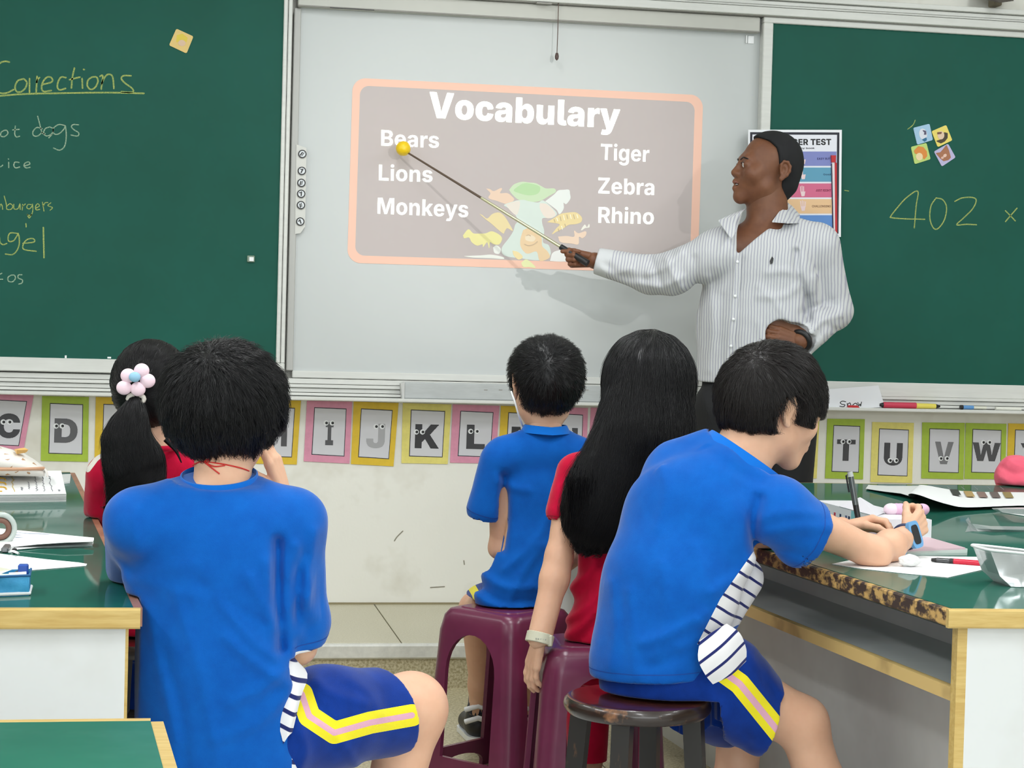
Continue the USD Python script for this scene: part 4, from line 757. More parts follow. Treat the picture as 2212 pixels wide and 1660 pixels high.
# clear pouch at the right edge
pp = thing('clear_pouch', 'open pale grey see-through pencil pouch at the right edge of the table', 'pencil case', Z(2200, 1262))
M_pp = mat('pouch_grey', (206, 212, 208), .35)
c0_ = Z(2184, 1268); rim = P(2150, 1165, c0_[1] + .05)
bot_ = [Z(2182, 1268, .001), Z(2200, 1266, .001), Z(2300, 1270, .001)]
X0 = P(2141, 1190, c0_[1]); rimz = X0[2]
fr = [[Z(2184, 1268, .001), Z(2230, 1270, .001), Z(2300, 1270, .001)], [np.array([X0[0] + .018, c0_[1] - .004, ZTOP + .3 * (rimz - ZTOP)]), np.array([X0[0] + .06, c0_[1] - .012, ZTOP + .35 * (rimz - ZTOP)]), np.array([X0[0] + .13, c0_[1] - .004, ZTOP + .3 * (rimz - ZTOP)])],
      [np.array([X0[0], c0_[1] + .004, rimz]), np.array([X0[0] + .05, c0_[1] + .002, rimz - .004]), np.array([X0[0] + .13, c0_[1], rimz - .012])]]
part(pp, 'front_wall', thick(fr, [0, .0015, 0]), M_clear, smooth=60)
bk_ = [[q + [.004, .09, 0] for q in r] for r in fr]
part(pp, 'back_wall', thick(bk_, [0, .0015, 0]), M_pp, smooth=60)
sd = [[fr[i][0] * (1 - v) + bk_[i][0] * v + [-.006 * math.sin(3.14 * v), 0, 0] for v in np.linspace(0, 1, 5)] for i in range(3)]
part(pp, 'end_wall', thick(sd, [.0015, 0, 0]), M_clear, smooth=60)
part(pp, 'bottom', on_table(Polygon([q[:2] for q in (fr[0][0], fr[0][2], bk_[0][2], bk_[0][0])]), ZTOP + .0006, .0015), M_pp)
part(pp, 'rim', tube(smooth_path([fr[2][2], fr[2][1], fr[2][0] + [.002, 0, 0], sd[2][2], bk_[2][0], bk_[2][1], bk_[2][2]], 4), .003, 8), mat('rim_white', (226, 228, 226), .4), smooth=True)
part(pp, 'dark_lining', thick([[q + [.008, .01, .0] for q in fr[1]], [q + [.008, .012, -.008] for q in fr[2]]], [0, .06, 0]), mat('pouch_lining', (84, 82, 86), .6))
# ------------------------------------------------------------------ signed-distance modelling for bodies, clothes and hair
def V3(*a): return np.array(a, np.float64)
def unit(v): v = np.asarray(v, float); return v / np.linalg.norm(v)
def cone(a, b, ra, rb=None, flat=None, s=1.0):
    """tapered capsule; flat/s: squashed along the direction flat to s times its radius"""
    a = np.asarray(a, float); b = np.asarray(b, float); rb = ra if rb is None else rb
    if flat is not None:
        fl = unit(flat); S = np.eye(3) + (1 / s - 1) * np.outer(fl, fl)
    def f(p):
        q = p - a; d = b - a
        if flat is not None: q = q @ S.T; d = S @ d
        L = d @ d
        t = np.clip((q @ d) / max(L, 1e-12), 0, 1)
        return (np.linalg.norm(q - t[:, None] * d, axis=1) - (ra + (rb - ra) * t)) * (s ** 0.5 if flat is not None else 1)
    return f
def ell(c, r, R=None):
    c = np.asarray(c, float); r = np.asarray(r, float)
    def f(p):
        q = p - c
        if R is not None: q = q @ R
        k0 = np.linalg.norm(q / r, axis=1); k1 = np.linalg.norm(q / (r * r), axis=1)
        return k0 * (k0 - 1) / np.maximum(k1, 1e-9)
    return f
def smin(a, b, k):
    h = np.maximum(k - np.abs(a - b), 0) / k
    return np.minimum(a, b) - h * h * k * 0.25
def smax(a, b, k): return -smin(-a, -b, k)
def U(prims, k=0.02):
    def f(p):
        d = prims[0](p)
        for q in prims[1:]: d = smin(d, q(p), k)
        return d
    return f
def cut(f, g, k=0.004): return lambda p: smax(f(p), -g(p), k)
def plane(c, n): c = np.asarray(c, float); n = unit(n); return lambda p: (p - c) @ n      # negative behind
def folds(f, lines, amp=0.006, w=12.0, deep=None):
    """adds rounded creases to cloth; each line is (pixel points, factor, Y of the layer) and is laid onto the near side of the cloth"""
    L = [(np.asarray(smooth_path(np.array(q, float), 3)), k) for q, k in lines]
    def g(p):
        d = f(p); m = np.abs(d) < 0.035
        if deep is not None: m &= (p @ _fw) < deep @ _fw
        if m.any():
            q = pix(p[m]); e = np.zeros(len(q))
            for pts, k in L:
                dd = np.full(len(q), 1e6)
                for a, b in zip(pts[:-1], pts[1:]):
                    v = b - a; t = np.clip((q - a) @ v / (v @ v), 0, 1); dd = np.minimum(dd, np.linalg.norm(q - a - t[:, None] * v, axis=1))
                e += k * np.exp(-(dd / w) ** 2)
            d[m] -= amp * e
        return d
    return g
def rough(f, amp, freq, seed=0, stretch=(1, 1, 1)):
    def g(p):
        d = f(p); m = np.abs(d) < 0.04
        if m.any(): d[m] -= amp * (meshkit.fbm(p[m] * freq * np.asarray(stretch), 3, seed) - 0.5) * 2
        return d
    return g
def sdf_mesh(f, lo, hi, h):
    lo = np.asarray(lo, float); hi = np.asarray(hi, float); B = 8
    nb = np.ceil((hi - lo) / (h * B)).astype(int) + 1
    g = np.stack(np.meshgrid(*[np.arange(n) for n in nb], indexing='ij'), -1).reshape(-1, 3)
    c = lo + (g * B + (B - 1) / 2) * h
    dc = np.concatenate([f(c[i:i + 200000]) for i in range(0, len(c), 200000)])
    keep = np.abs(dc) < B * h * 0.87 * 1.3 + 0.014
    Vv = np.empty((len(g), B, B, B), np.float32); Vv[:] = np.where(dc < 0, -1, 1)[:, None, None, None]
    o = np.stack(np.meshgrid(*[np.arange(B)] * 3, indexing='ij'), -1).reshape(-1, 3) * h
    ks = np.nonzero(keep)[0]
    for i in range(0, len(ks), 400):
        k = ks[i:i + 400]; pts = (lo + g[k] * B * h)[:, None, :] + o[None]
        Vv[k] = f(pts.reshape(-1, 3)).reshape(-1, B, B, B)
    D = Vv.reshape(*nb, B, B, B).transpose(0, 3, 1, 4, 2, 5).reshape(*(nb * B))
    return surface_net(D, lo, h)
def surface_net(D, lo, h):
    S = D < 0; c = np.zeros(np.array(D.shape) - 1, np.uint8)
    sl = lambda a, o: a[tuple(slice(x, a.shape[i] - 1 + x) for i, x in enumerate(o))]
    for o in np.ndindex(2, 2, 2): c += sl(S, o)
    I = np.argwhere((c > 0) & (c < 8)); vid = np.full(c.shape, -1, np.int32); vid[tuple(I.T)] = np.arange(len(I))
    val = {o: D[tuple((I + o).T)] for o in np.ndindex(2, 2, 2)}; acc = np.zeros((len(I), 3)); cnt = np.zeros(len(I))
    for ax in range(3):
        for o in np.ndindex(2, 2, 2):
            if o[ax]: continue
            o2 = tuple(1 if i == ax else x for i, x in enumerate(o)); a, b = val[o], val[o2]; m = (a < 0) != (b < 0)
            t = np.zeros(len(I)); t[m] = a[m] / (a[m] - b[m]); q = np.array(o, float)[None] + np.zeros((len(I), 3)); q[:, ax] += t
            acc += q * m[:, None]; cnt += m
    v = lo + (I + acc / cnt[:, None]) * h; faces = []
    for ax in range(3):
        u, w = (ax + 1) % 3, (ax + 2) % 3
        a = np.take(S, range(0, S.shape[ax] - 1), ax); b = np.take(S, range(1, S.shape[ax]), ax)
        E = np.argwhere(a != b); E = E[(E[:, u] > 0) & (E[:, w] > 0) & (E[:, u] < S.shape[u] - 1) & (E[:, w] < S.shape[w] - 1)]
        def at(du, dw):
            e = E.copy(); e[:, u] += du; e[:, w] += dw; return vid[tuple(e.T)]
        q = np.stack([at(-1, -1), at(0, -1), at(0, 0), at(-1, 0)], 1); ins = S[tuple(E.T)]
        q = np.where(ins[:, None], q, q[:, ::-1]); faces += [q[:, [0, 1, 2]], q[:, [0, 2, 3]]]
    f = np.vstack(faces); f = f[(f >= 0).all(1)]
    return trimesh.Trimesh(v, f, process=False)
def relax(m, n=2, k=0.5):
    v, f = arr(m); e = np.vstack([f[:, [0, 1]], f[:, [1, 2]], f[:, [2, 0]]])
    for i in range(2 * n):
        s = np.zeros_like(v); c = np.zeros(len(v)); np.add.at(s, e[:, 0], v[e[:, 1]]); np.add.at(c, e[:, 0], 1)
        v = v + (k if i % 2 == 0 else -k * 1.04) * (s / np.maximum(c, 1)[:, None] - v)
    return trimesh.Trimesh(v, f, process=False)
def vnormals(v, f):
    n = np.zeros_like(v); fn = np.cross(v[f[:, 1]] - v[f[:, 0]], v[f[:, 2]] - v[f[:, 0]])
    for k in range(3): np.add.at(n, f[:, k], fn)
    return n / np.maximum(np.linalg.norm(n, axis=1, keepdims=True), 1e-20)
def weld(ms):
    """one continuous mesh out of overlapping closed ones"""
    try:
        out = None
        for m in ms:
            v, f = arr(m); q = m3.Manifold(m3.Mesh(vert_properties=v.astype(np.float32), tri_verts=f.astype(np.uint32)))
            if q.status() != m3.Error.NoError or q.num_tri() == 0: raise ValueError('open')
            out = q if out is None else out + q
        v, f = arr(out)
        return trimesh.Trimesh(v, f, process=False)
    except Exception:
        return cat(ms)
def clip_field(v, f, n, fld):
    """the part of the mesh where the field, given at the vertices, is positive; edges are cut cleanly"""
    pos = fld > 0; k = pos[f].sum(1); keep = f[k == 3]; V_, N_, F_ = [v], [n], [keep]; off = len(v)
    for want in (1, 2):
        t = f[k == want]
        if not len(t): continue
        odd = pos[t] if want == 1 else ~pos[t]; r = odd.argmax(1); t = np.stack([t[np.arange(len(t)), (r + i) % 3] for i in range(3)], 1)
        a, b, c = t.T
        def mid(i, j):
            s = (fld[i] / (fld[i] - fld[j]))[:, None]; return v[i] + (v[j] - v[i]) * s, n[i] + (n[j] - n[i]) * s
        (p, pn), (q, qn) = mid(a, b), mid(a, c); m = len(t); P1 = off + np.arange(m); Q1 = P1 + m; V_ += [p, q]; N_ += [pn, qn]; off += 2 * m
        if want == 1: F_.append(np.stack([a, P1, Q1], 1))
        else: F_ += [np.stack([P1, b, c], 1), np.stack([P1, c, Q1], 1)]
    v, n, f = np.vstack(V_), np.vstack(N_), np.vstack(F_); u, inv = np.unique(f, return_inverse=True)
    return v[u], inv.reshape(-1, 3), n[u]
def bounds(pts, pad): pts = np.asarray(pts); return pts.min(0) - pad, pts.max(0) + pad

# heads: x to the head's right, y forward, z up; measured on an adult head 0.233 m high
def head_frame(fwd, up=(0, 0, 1)):
    f = unit(fwd); r = unit(np.cross(f, up)); return np.stack([r, f, np.cross(r, f)], 1)
def head_sdf(C, R, s, mouth=0.0, ey=0.0, chin=0.0):
    A = [ell((0, -.014, .036), (.073, .092, .080)), ell((0, .026, -.02), (.062, .066, .084)), cone((-.040, .012, -.062), (0, .064 + chin, -.098), .022, .019), cone((.040, .012, -.062), (0, .064 + chin, -.098), .022, .019),
         ell((.040, .056, -.026), (.028, .030, .030)), ell((-.040, .056, -.026), (.028, .030, .030)), cone((-.030, .074, .018), (.030, .074, .018), .016), ell((0, .070, -.060), (.030, .028, .026))]
    base = U(A, .022)
    nose = U([cone((0, .088, .006), (0, .104, -.026), .0075, .0115), ell((.0125, .096, -.031), (.0085, .011, .0085)), ell((-.0125, .096, -.031), (.0085, .011, .0085))], .010)
    lipu = U([cone((-.019, .086, -.057), (0, .098, -.0535), .0055, .0078), cone((.019, .086, -.057), (0, .098, -.0535), .0055, .0078)], .005)
    lipl = U([cone((-.017, .084, -.062 - mouth), (0, .095, -.069 - mouth), .0055, .0085), cone((.017, .084, -.062 - mouth), (0, .095, -.069 - mouth), .0055, .0085)], .005)
    slit = cone((-.016, .094, -.0605 - mouth * .4), (.016, .094, -.0605 - mouth * .4), .0015 + mouth * .5)
    socks = [ell((x, .098, .0), (.017, .018, .0125)) for x in (-.031, .031)]
    lids = [cone((x - .012, .079, .001), (x + .012, .079, .001), .0115) for x in (-.031, .031)]
    eyes_ = [cone((x - .0085, .0965, -.0005), (x + .0085, .0965, -.0005), .0048) for x in (-.031, .031)]
    ears = []
    for sx in (-1, 1):
        hx = [(.0765, -.004, .000), (.0790, -.003, .012), (.0815, -.010, .0225), (.0840, -.022, .0215), (.0855, -.0305, .009), (.0850, -.031, -.006), (.0820, -.025, -.019), (.0780, -.014, -.031)]
        hx = [np.array([sx * x, y, z]) for x, y, z in hx]
        e = U([ell((sx * .0775, -.016, -.004), (.0055, .0155, .026))] + [cone(a, b, .0042) for a, b in zip(hx[:-1], hx[1:])] + [ell((sx * .0775, -.009, -.032), (.0055, .0075, .0085))], .004)
        ears.append(cut(e, ell((sx * .086, -.012, -.005), (.0085, .0085, .0125)), .003))
    def f(p):
        q = (p - C) @ R / s
        d = base(q)
        for g in socks: d = smax(d, -g(q), .014)
        for g in lids: d = smin(d, g(q), .006)
        d = smin(d, nose(q), .012); d = smin(d, lipu(q), .006); d = smin(d, lipl(q), .006); d = smax(d, -slit(q), .004)
        for g in eyes_: d = smax(d, -g(q), .003)
        for g in ears: d = smin(d, g(q - np.array([0, ey, 0])), .006)
        return d * s
    return f
def head_pt(C, R, s, *q): return C + R @ (np.array(q) * s)
def sphere(c, r, n=2, scale=(1, 1, 1), R=None):
    m = trimesh.creation.icosphere(n, 1.0); v = m.vertices * np.asarray(scale) * r
    if R is not None: v = v @ R.T
    return trimesh.Trimesh(v + c, m.faces, process=False)
def add_eyes(t, C, R, s, iris):
    for x in (-.031, .031):
        part(t, 'eyelashes', tube(smooth_path([head_pt(C, R, s, x + q, .0925 - 14 * q * q - (.16 * q * (1 if x > 0 else -1)), .0042 + .002 * (1 - (q / .013) ** 2)) for q in (-.013, -.007, 0, .007, .013)], 4), .0013 * s, 6), M_hair, smooth=True)
        c = head_pt(C, R, s, x, .0812, 0); e = part(t, 'eye', sphere(c, .0108 * s, 3), M_eyew, smooth=True)
        part(e, 'iris', sphere(head_pt(C, R, s, x + .0005, .0884, -.0003), .0062 * s, 2, (1, .62, 1), R), iris, smooth=True)
# hands
FINGERS = [(-.36, .44), (-.12, .48), (.12, .455), (.34, .37)]           # index .. little: place across the palm, length
def hand(wrist, d, palm, thumb, L, curl, thumb_pose=(0.55, 0.5, 0.2), spread=0.06, r=1.0):
    """cones of a hand. d: towards the knuckles, palm: direction the palm faces, thumb: side of the thumb; curl: three bends for each finger"""
    d = unit(d); palm = unit(palm - d * (palm @ d)); lat = unit(np.cross(d, palm)); lat = lat if lat @ thumb < 0 else -lat    # lat points to the little finger
    out = []; W_ = .40 * L
    for i, (o, ln) in enumerate(FINGERS):
        k = wrist + d * (.50 - .03 * abs(i - 1.2)) * L + lat * o * W_
        out.append(cone(wrist + lat * o * W_ * .55 + d * .06 * L, k, .070 * L * r, .060 * L * r))
        a, p = 0.0, k; c = curl[i]; side = (i - 1.5) * spread; rr_ = .050 * L * r * (1 if i < 3 else .88)
        for j, frac in enumerate((.44, .31, .25)):
            a += c[j]; dirn = unit(d * math.cos(a) + palm * math.sin(a) + lat * side * math.cos(a)); q = p + dirn * ln * L * frac
            out.append(cone(p, q, rr_ * (1 - .08 * j), rr_ * (.92 - .10 * j))); p = q
    p = wrist + d * .12 * L - lat * .20 * W_ * 1.0 + palm * .03 * L; ab, fl, tip = thumb_pose
    dv = unit(d * math.cos(ab) - lat * math.sin(ab) + palm * .35); q = p + dv * .26 * L; out.append(cone(p, q, .075 * L * r, .060 * L * r)); p = q
    dv = unit(dv * math.cos(fl) + unit(palm * .6 + d * .6 + lat * .5) * math.sin(fl)); q = p + dv * .19 * L; out.append(cone(p, q, .058 * L * r, .050 * L * r)); p = q
    dv = unit(dv * math.cos(tip) + unit(palm * .5 + lat * .8) * math.sin(tip)); q = p + dv * .16 * L; out.append(cone(p, q, .050 * L * r, .040 * L * r))
    return out
def hand_mesh(prims, wrist, L, h=.0026, clip=lambda f: f):
    return relax(sdf_mesh(clip(U(prims, .0045)), np.asarray(wrist) - 1.25 * L, np.asarray(wrist) + 1.25 * L, h), 1)
# hair strands that run along a hair surface
def strands(f, verts, flow, n, length, steps, lift, width, seed, spread=0.25, tips=0.0):
    r = np.random.default_rng(seed); p = verts[r.integers(0, len(verts), n)] + r.normal(size=(n, 3)) * .002; pts = []
    def grad(q, e=.002):
        g = np.stack([f(q + np.eye(3)[k] * e) - f(q - np.eye(3)[k] * e) for k in range(3)], 1); return g / np.maximum(np.linalg.norm(g, axis=1, keepdims=True), 1e-9)
    ln = length * r.uniform(.6, 1.2, n); jit = r.normal(size=(n, 3)) * spread; out0 = r.uniform(0.2, 1.0, n)
    for i in range(steps):
        g = grad(p); p = p - g * (f(p) - lift * out0 * (i / (steps - 1)) ** 1.3 - .0008)[:, None]; pts.append(p)
        d = flow(p) + jit; d = d - g * (d * g).sum(1, keepdims=True) * (1 - tips); d /= np.maximum(np.linalg.norm(d, axis=1, keepdims=True), 1e-9)
        p = p + d * (ln / (steps - 1))[:, None]
    return np.stack(pts, 1), np.linspace(1, .35, steps) * width
def hair_curves(parent, name, P_, w, material_, label=None):
    path = uniq(parent, name); BASE[path] = BASE[parent]; c = UsdGeom.BasisCurves.Define(stage, path); n, k = P_.shape[:2]
    c.CreateTypeAttr('linear'); c.CreatePointsAttr(Vt.Vec3fArray.FromNumpy((P_ - BASE[parent]).reshape(-1, 3).astype(np.float32))); c.CreateCurveVertexCountsAttr(Vt.IntArray.FromNumpy(np.full(n, k, np.int32)))
    c.CreateWidthsAttr(Vt.FloatArray.FromNumpy(np.tile(w, n).astype(np.float32))); c.SetWidthsInterpolation('vertex')
    UsdShade.MaterialBindingAPI.Apply(c.GetPrim()).Bind(material_); setdata(c.GetPrim(), kind='stuff', label=label)
    return path
# ------------------------------------------------------------------ people: shared materials and helpers
def skin(name, rgb, rgb2): return mat(name, rgb, 0.5, rgb2=rgb2, vs=14, sss=0.12, spec=0.4, bump=.04, bs=500, ramp=(.3, .7))
M_skin = skin('skin_light', (226, 180, 150), (216, 166, 136)); M_skin2 = skin('skin_tan', (226, 176, 142), (214, 160, 126)); M_skinT = skin('skin_dark', (126, 82, 56), (104, 64, 44))
M_eyew = mat('eye_white', (232, 230, 226), .2); M_iris = mat('iris', (34, 22, 18), .15)
def cloth(name, rgb, rgb2=None, sheen=.25): return mat(name, rgb, .85, rgb2=rgb2, vs=22, bump=.25, bs=900, spec=.15, sheen=sheen, ramp=(.3, .7))
M_blue = cloth('blue_cotton', (5, 94, 184), (4, 84, 172)); M_blueb = cloth('blue_cotton_rib', (10, 106, 200))
M_short = cloth('royal_blue_shorts', (8, 54, 142), (5, 45, 124)); M_crim = cloth('crimson_cotton', (198, 12, 58), (182, 8, 48)); M_yelw = cloth('yellow_stripe', (240, 226, 44)); M_pinks = cloth('pink_stripe', (224, 170, 190)); M_navy = cloth('navy_sock', (24, 34, 56))
M_pinkshirt = cloth('pink_cotton', (246, 110, 132), (240, 98, 122))
def hairmat(name, rgb, rough=.36):
    return mat(name, rgb, rough, rgb2=tuple(min(255, c + 8) for c in rgb), vs=60, spec=.32, ramp=(.3, .75))
M_hair = hairmat('black_hair', (9, 8, 10)); M_strand = hairmat('black_hair_strands', (12, 11, 13), .30); M_hairb = hairmat('dark_brown_hair', (22, 18, 18)); M_strandb = hairmat('dark_brown_hair_strands', (28, 24, 23), .30)
def striped(name, base, line, n, period, width, phase=0.0, wob=0.0, ws=6.0):
    nd = {'g': ('texture_coordinate', {}), 'd': ('vector_math', {'math_type': 'dot_product', 'vector2': tuple(np.asarray(n) / period)}), 'a': ('math', {'math_type': 'add', 'value2': phase + 100.0}), 'f': ('math', {'math_type': 'fraction'}), 'l': ('rgb_ramp', {'ramp': [(0, tuple(lin(line))), (width, tuple(lin(line))), (width + .04, tuple(lin(base))), (.97, tuple(lin(base))), (1, tuple(lin(line)))]}),
          'p': ('principled_bsdf', {'roughness': .85, 'specular_ior_level': .15, 'sheen_weight': .15})}
    L = [('g.object', 'd.vector1'), ('d.value', 'a.value1'), ('a.value', 'f.value1'), ('f.value', 'l.fac'), ('l.color', 'p.base_color')]
    if wob:
        nd['w'] = ('noise_texture', {'scale': ws, 'detail': 3.0}); nd['wm'] = ('math', {'math_type': 'multiply_add', 'value2': wob / period, 'value3': phase + 100.0})
        L = [x for x in L if x[1] != 'a.value1'] + [('g.object', 'w.vector'), ('w.fac', 'wm.value1'), ('d.value', 'a.value1'), ('wm.value', 'a.value2')]
    return usdkit.material(stage, '/World/Looks/' + name, nd, L, surface='p.BSDF')
def MS(px, py, Y): return Y / ray(px, py)[1] / F
def cn(a, b, flat=None, s=1.0): return cone(P(*a[:3]), P(*b[:3]), a[3] * MS(*a[:3]), b[3] * MS(*b[:3]), flat, s)
def chain(pts, flat=None, s=1.0): return [cn(a, b, flat, s) for a, b in zip(pts[:-1], pts[1:])]
def box_of(pts, pad): q = np.array([P(*p[:3]) for p in pts]); return q.min(0) - pad, q.max(0) + pad
def cloth_part(t, name, f, lo, hi, h, m, label=None, rel=1):
    q = relax(sdf_mesh(f, lo, hi, h), rel); v, fa = arr(q); n = vnormals(v, fa)
    return v, fa, n
def show(t, name, vfn, m, label=None): v, f, n = vfn; return part(t, name, trimesh.Trimesh(v, f, process=False), m, label=label, normals=n)
def convex_px(v, n, pts, near=True, soft=None):
    """field, positive inside the convex pixel outline on the side of the cloth that faces the room's back"""
    q = pix(v); pts = np.asarray(pts, float); c = pts.mean(0); fld = np.full(len(v), 1e6)
    for a, b in zip(pts, np.roll(pts, -1, 0)):
        nn = np.array([-(b - a)[1], (b - a)[0]]); nn /= np.linalg.norm(nn)
        if nn @ (c - a) < 0: nn = -nn
        fld = np.minimum(fld, (q - a) @ nn)
    if near: fld = np.where((n * (EYE - v)).sum(1) > -0.02, fld, -np.abs(fld) - .5)
    return fld
def split(vfn, fld):
    v, f, n = vfn; return clip_field(v, f, n, fld), clip_field(v, f, n, -fld)
def neck_hole(c, up, r, tilt):
    """region cut out for the neck: a cylinder along up, above a tilted plane through c"""
    up = unit(up); tilt = unit(tilt)
    def f(p):
        q = p - c; h = q @ up; return np.maximum(np.linalg.norm(q - h[:, None] * up, axis=1) - r, -(q @ tilt))
    return f
def collar_ring(c, up, r, tilt, rt, n=40, sq=1.0, fw=(0, 1, 0)):
    up = unit(up); tilt = unit(tilt); u, w = frame_of(up); out = []
    for a in np.arange(n) * 2 * np.pi / n:
        d = math.cos(a) * u + math.sin(a) * w; h = -(d @ tilt) * r / (up @ tilt); out.append(c + d * r + up * h)
    return tube(out, rt, 8, True)
def collar_band(c, up, rx, ry, fw, h=.018, flare=.006, t=.004, n=48, tilt=0.0, drop=0.0):
    """ribbed neckband: an upright elliptical band, rx wide to the side and ry to the front"""
    up = unit(up); fw = unit(fw - up * (up @ fw)); sd = np.cross(fw, up); rings = []
    for k, (dz, dr) in enumerate(((0, flare), (h, 0), (h + .001, -t * .6), (h * .8, -t), (0, flare - t))):
        rings.append([c + sd * (rx + dr) * math.cos(a) + fw * (ry + dr) * math.sin(a) + up * (dz + tilt * math.sin(a) + drop * abs(math.cos(a))) for a in np.linspace(0, 2 * np.pi, n, endpoint=False)])
    v = np.vstack(rings); f = []
    for i in range(5):
        for j in range(n):
            a, b, e, g = i * n + j, i * n + (j + 1) % n, ((i + 1) % 5) * n + (j + 1) % n, ((i + 1) % 5) * n + j; f += [[a, b, e], [a, e, g]]
    return trimesh.Trimesh(v, np.array(f), process=False)
def px_poly(pts, back):
    """region seen inside a convex pixel outline, from the viewer up to the point back"""
    pts = np.asarray(pts, float); c = pts.mean(0)
    def f(p):
        q = pix(p); d = np.full(len(p), -1e6); ms = ((p - EYE) @ _fw) / F
        for a, b in zip(pts, np.roll(pts, -1, 0)):
            nn = np.array([(b - a)[1], -(b - a)[0]]); nn = nn / np.linalg.norm(nn); nn = -nn if nn @ (c - a) > 0 else nn
            d = np.maximum(d, (q - a) @ nn)
        return np.maximum(d * ms, (p - back) @ _fw)
    return f
def surf(f, px, py, Y, off=.001):
    """point of a modelled surface seen at a pixel, off in front of it"""
    d = unit(ray(px, py)); q = EYE + d * (Y - .45) / d[1]
    for _ in range(80): q = q + d * max(float(f(q[None])[0]), -.01) * .8
    return q - d * off if float(f(q[None])[0]) < .004 else P(px, py, Y)
def seated(f, c, r, z):
    """keeps a shape from sinking into a seat of radius r with its top at z"""
    return lambda p: smax(f(p), np.where(np.linalg.norm(p[:, :2] - c[:2], axis=1) < r, z - p[:, 2], -1.0), .004)
def beside(f, A, D, side, z0=0.0, z1=ZTOP + .002):
    """keeps a shape out of the table whose inner edge runs from A to D"""
    d = unit(V3(*(D - A)[:2], 0)); n = V3(d[1], -d[0], 0) * side; L = np.linalg.norm((D - A)[:2])
    def g(p):
        q = p - A; x = q @ d; o = q @ n                               # n points out of the table
        return np.maximum.reduce([o - .018, -x - .018, x - L - .02, p[:, 2] - z1, z0 - p[:, 2]])
    return lambda p: smax(f(p), -g(p), .004)
def seam(t, vfn, fld, m, r=.0011, name='hem_seam', mask=None):
    """a stitched line where the field crosses zero on the cloth"""
    v, f, n = vfn; s = fld[f] > 0; k = s.sum(1); t_ = f[((k == 1) | (k == 2)) & (mask[f].all(1) if mask is not None else True)]
    if not len(t_): return
    pieces = []
    for tri in t_:
        pt = []
        for i, j in ((0, 1), (1, 2), (2, 0)):
            a, b = tri[i], tri[j]
            if (fld[a] > 0) != (fld[b] > 0): x = fld[a] / (fld[a] - fld[b]); pt.append(v[a] + (v[b] - v[a]) * x + n[a] * .0003)
        if len(pt) == 2: pieces.append((pt[0], pt[1], n[tri[0]]))
    V_, F_ = [], []
    for a, b, nn in pieces:
        d = b - a; l = np.linalg.norm(d)
        if l < 1e-6: continue
        w = np.cross(d / l, nn) * r; o = len(V_); V_ += [a - w, a + w, b + w, b - w]; F_ += [[o, o + 1, o + 2], [o, o + 2, o + 3]]
    if V_: part(t, name, trimesh.Trimesh(np.array(V_), np.array(F_), process=False), m)
M_seam = mat('blue_seam', (6, 66, 150), .9)
def boots(t, ankle, fwd, L, m, sole, up=0.07):
    fwd = unit(V3(fwd[0], fwd[1], 0)); a = np.array(ankle, float); z = 0.014
    q = U([cone(V3(a[0], a[1], .045) - fwd * .02, V3(a[0], a[1], .035) + fwd * L * .62, .036, .030), cone(V3(a[0], a[1], .05), V3(a[0], a[1], .02 + up), .036, .034)], .02)
    lo, hi = bounds([V3(a[0], a[1], .0) - fwd * .1, V3(a[0], a[1], .15) + fwd * (L + .02)], .07)
    sh = part(t, 'shoe', relax(sdf_mesh(lambda p: smax(q(p), .012 - p[:, 2], .004), lo, hi, .005), 1), m, smooth=True)
    part(sh, 'sole', extr_sole(a, fwd, L), sole)
def extr_sole(a, fwd, L):
    g = union_all([Point(*(a[:2] - fwd[:2] * .02)).buffer(.038), Point(*(a[:2] + fwd[:2] * L * .62)).buffer(.033)]).convex_hull
    return on_table(g, .001, .016)

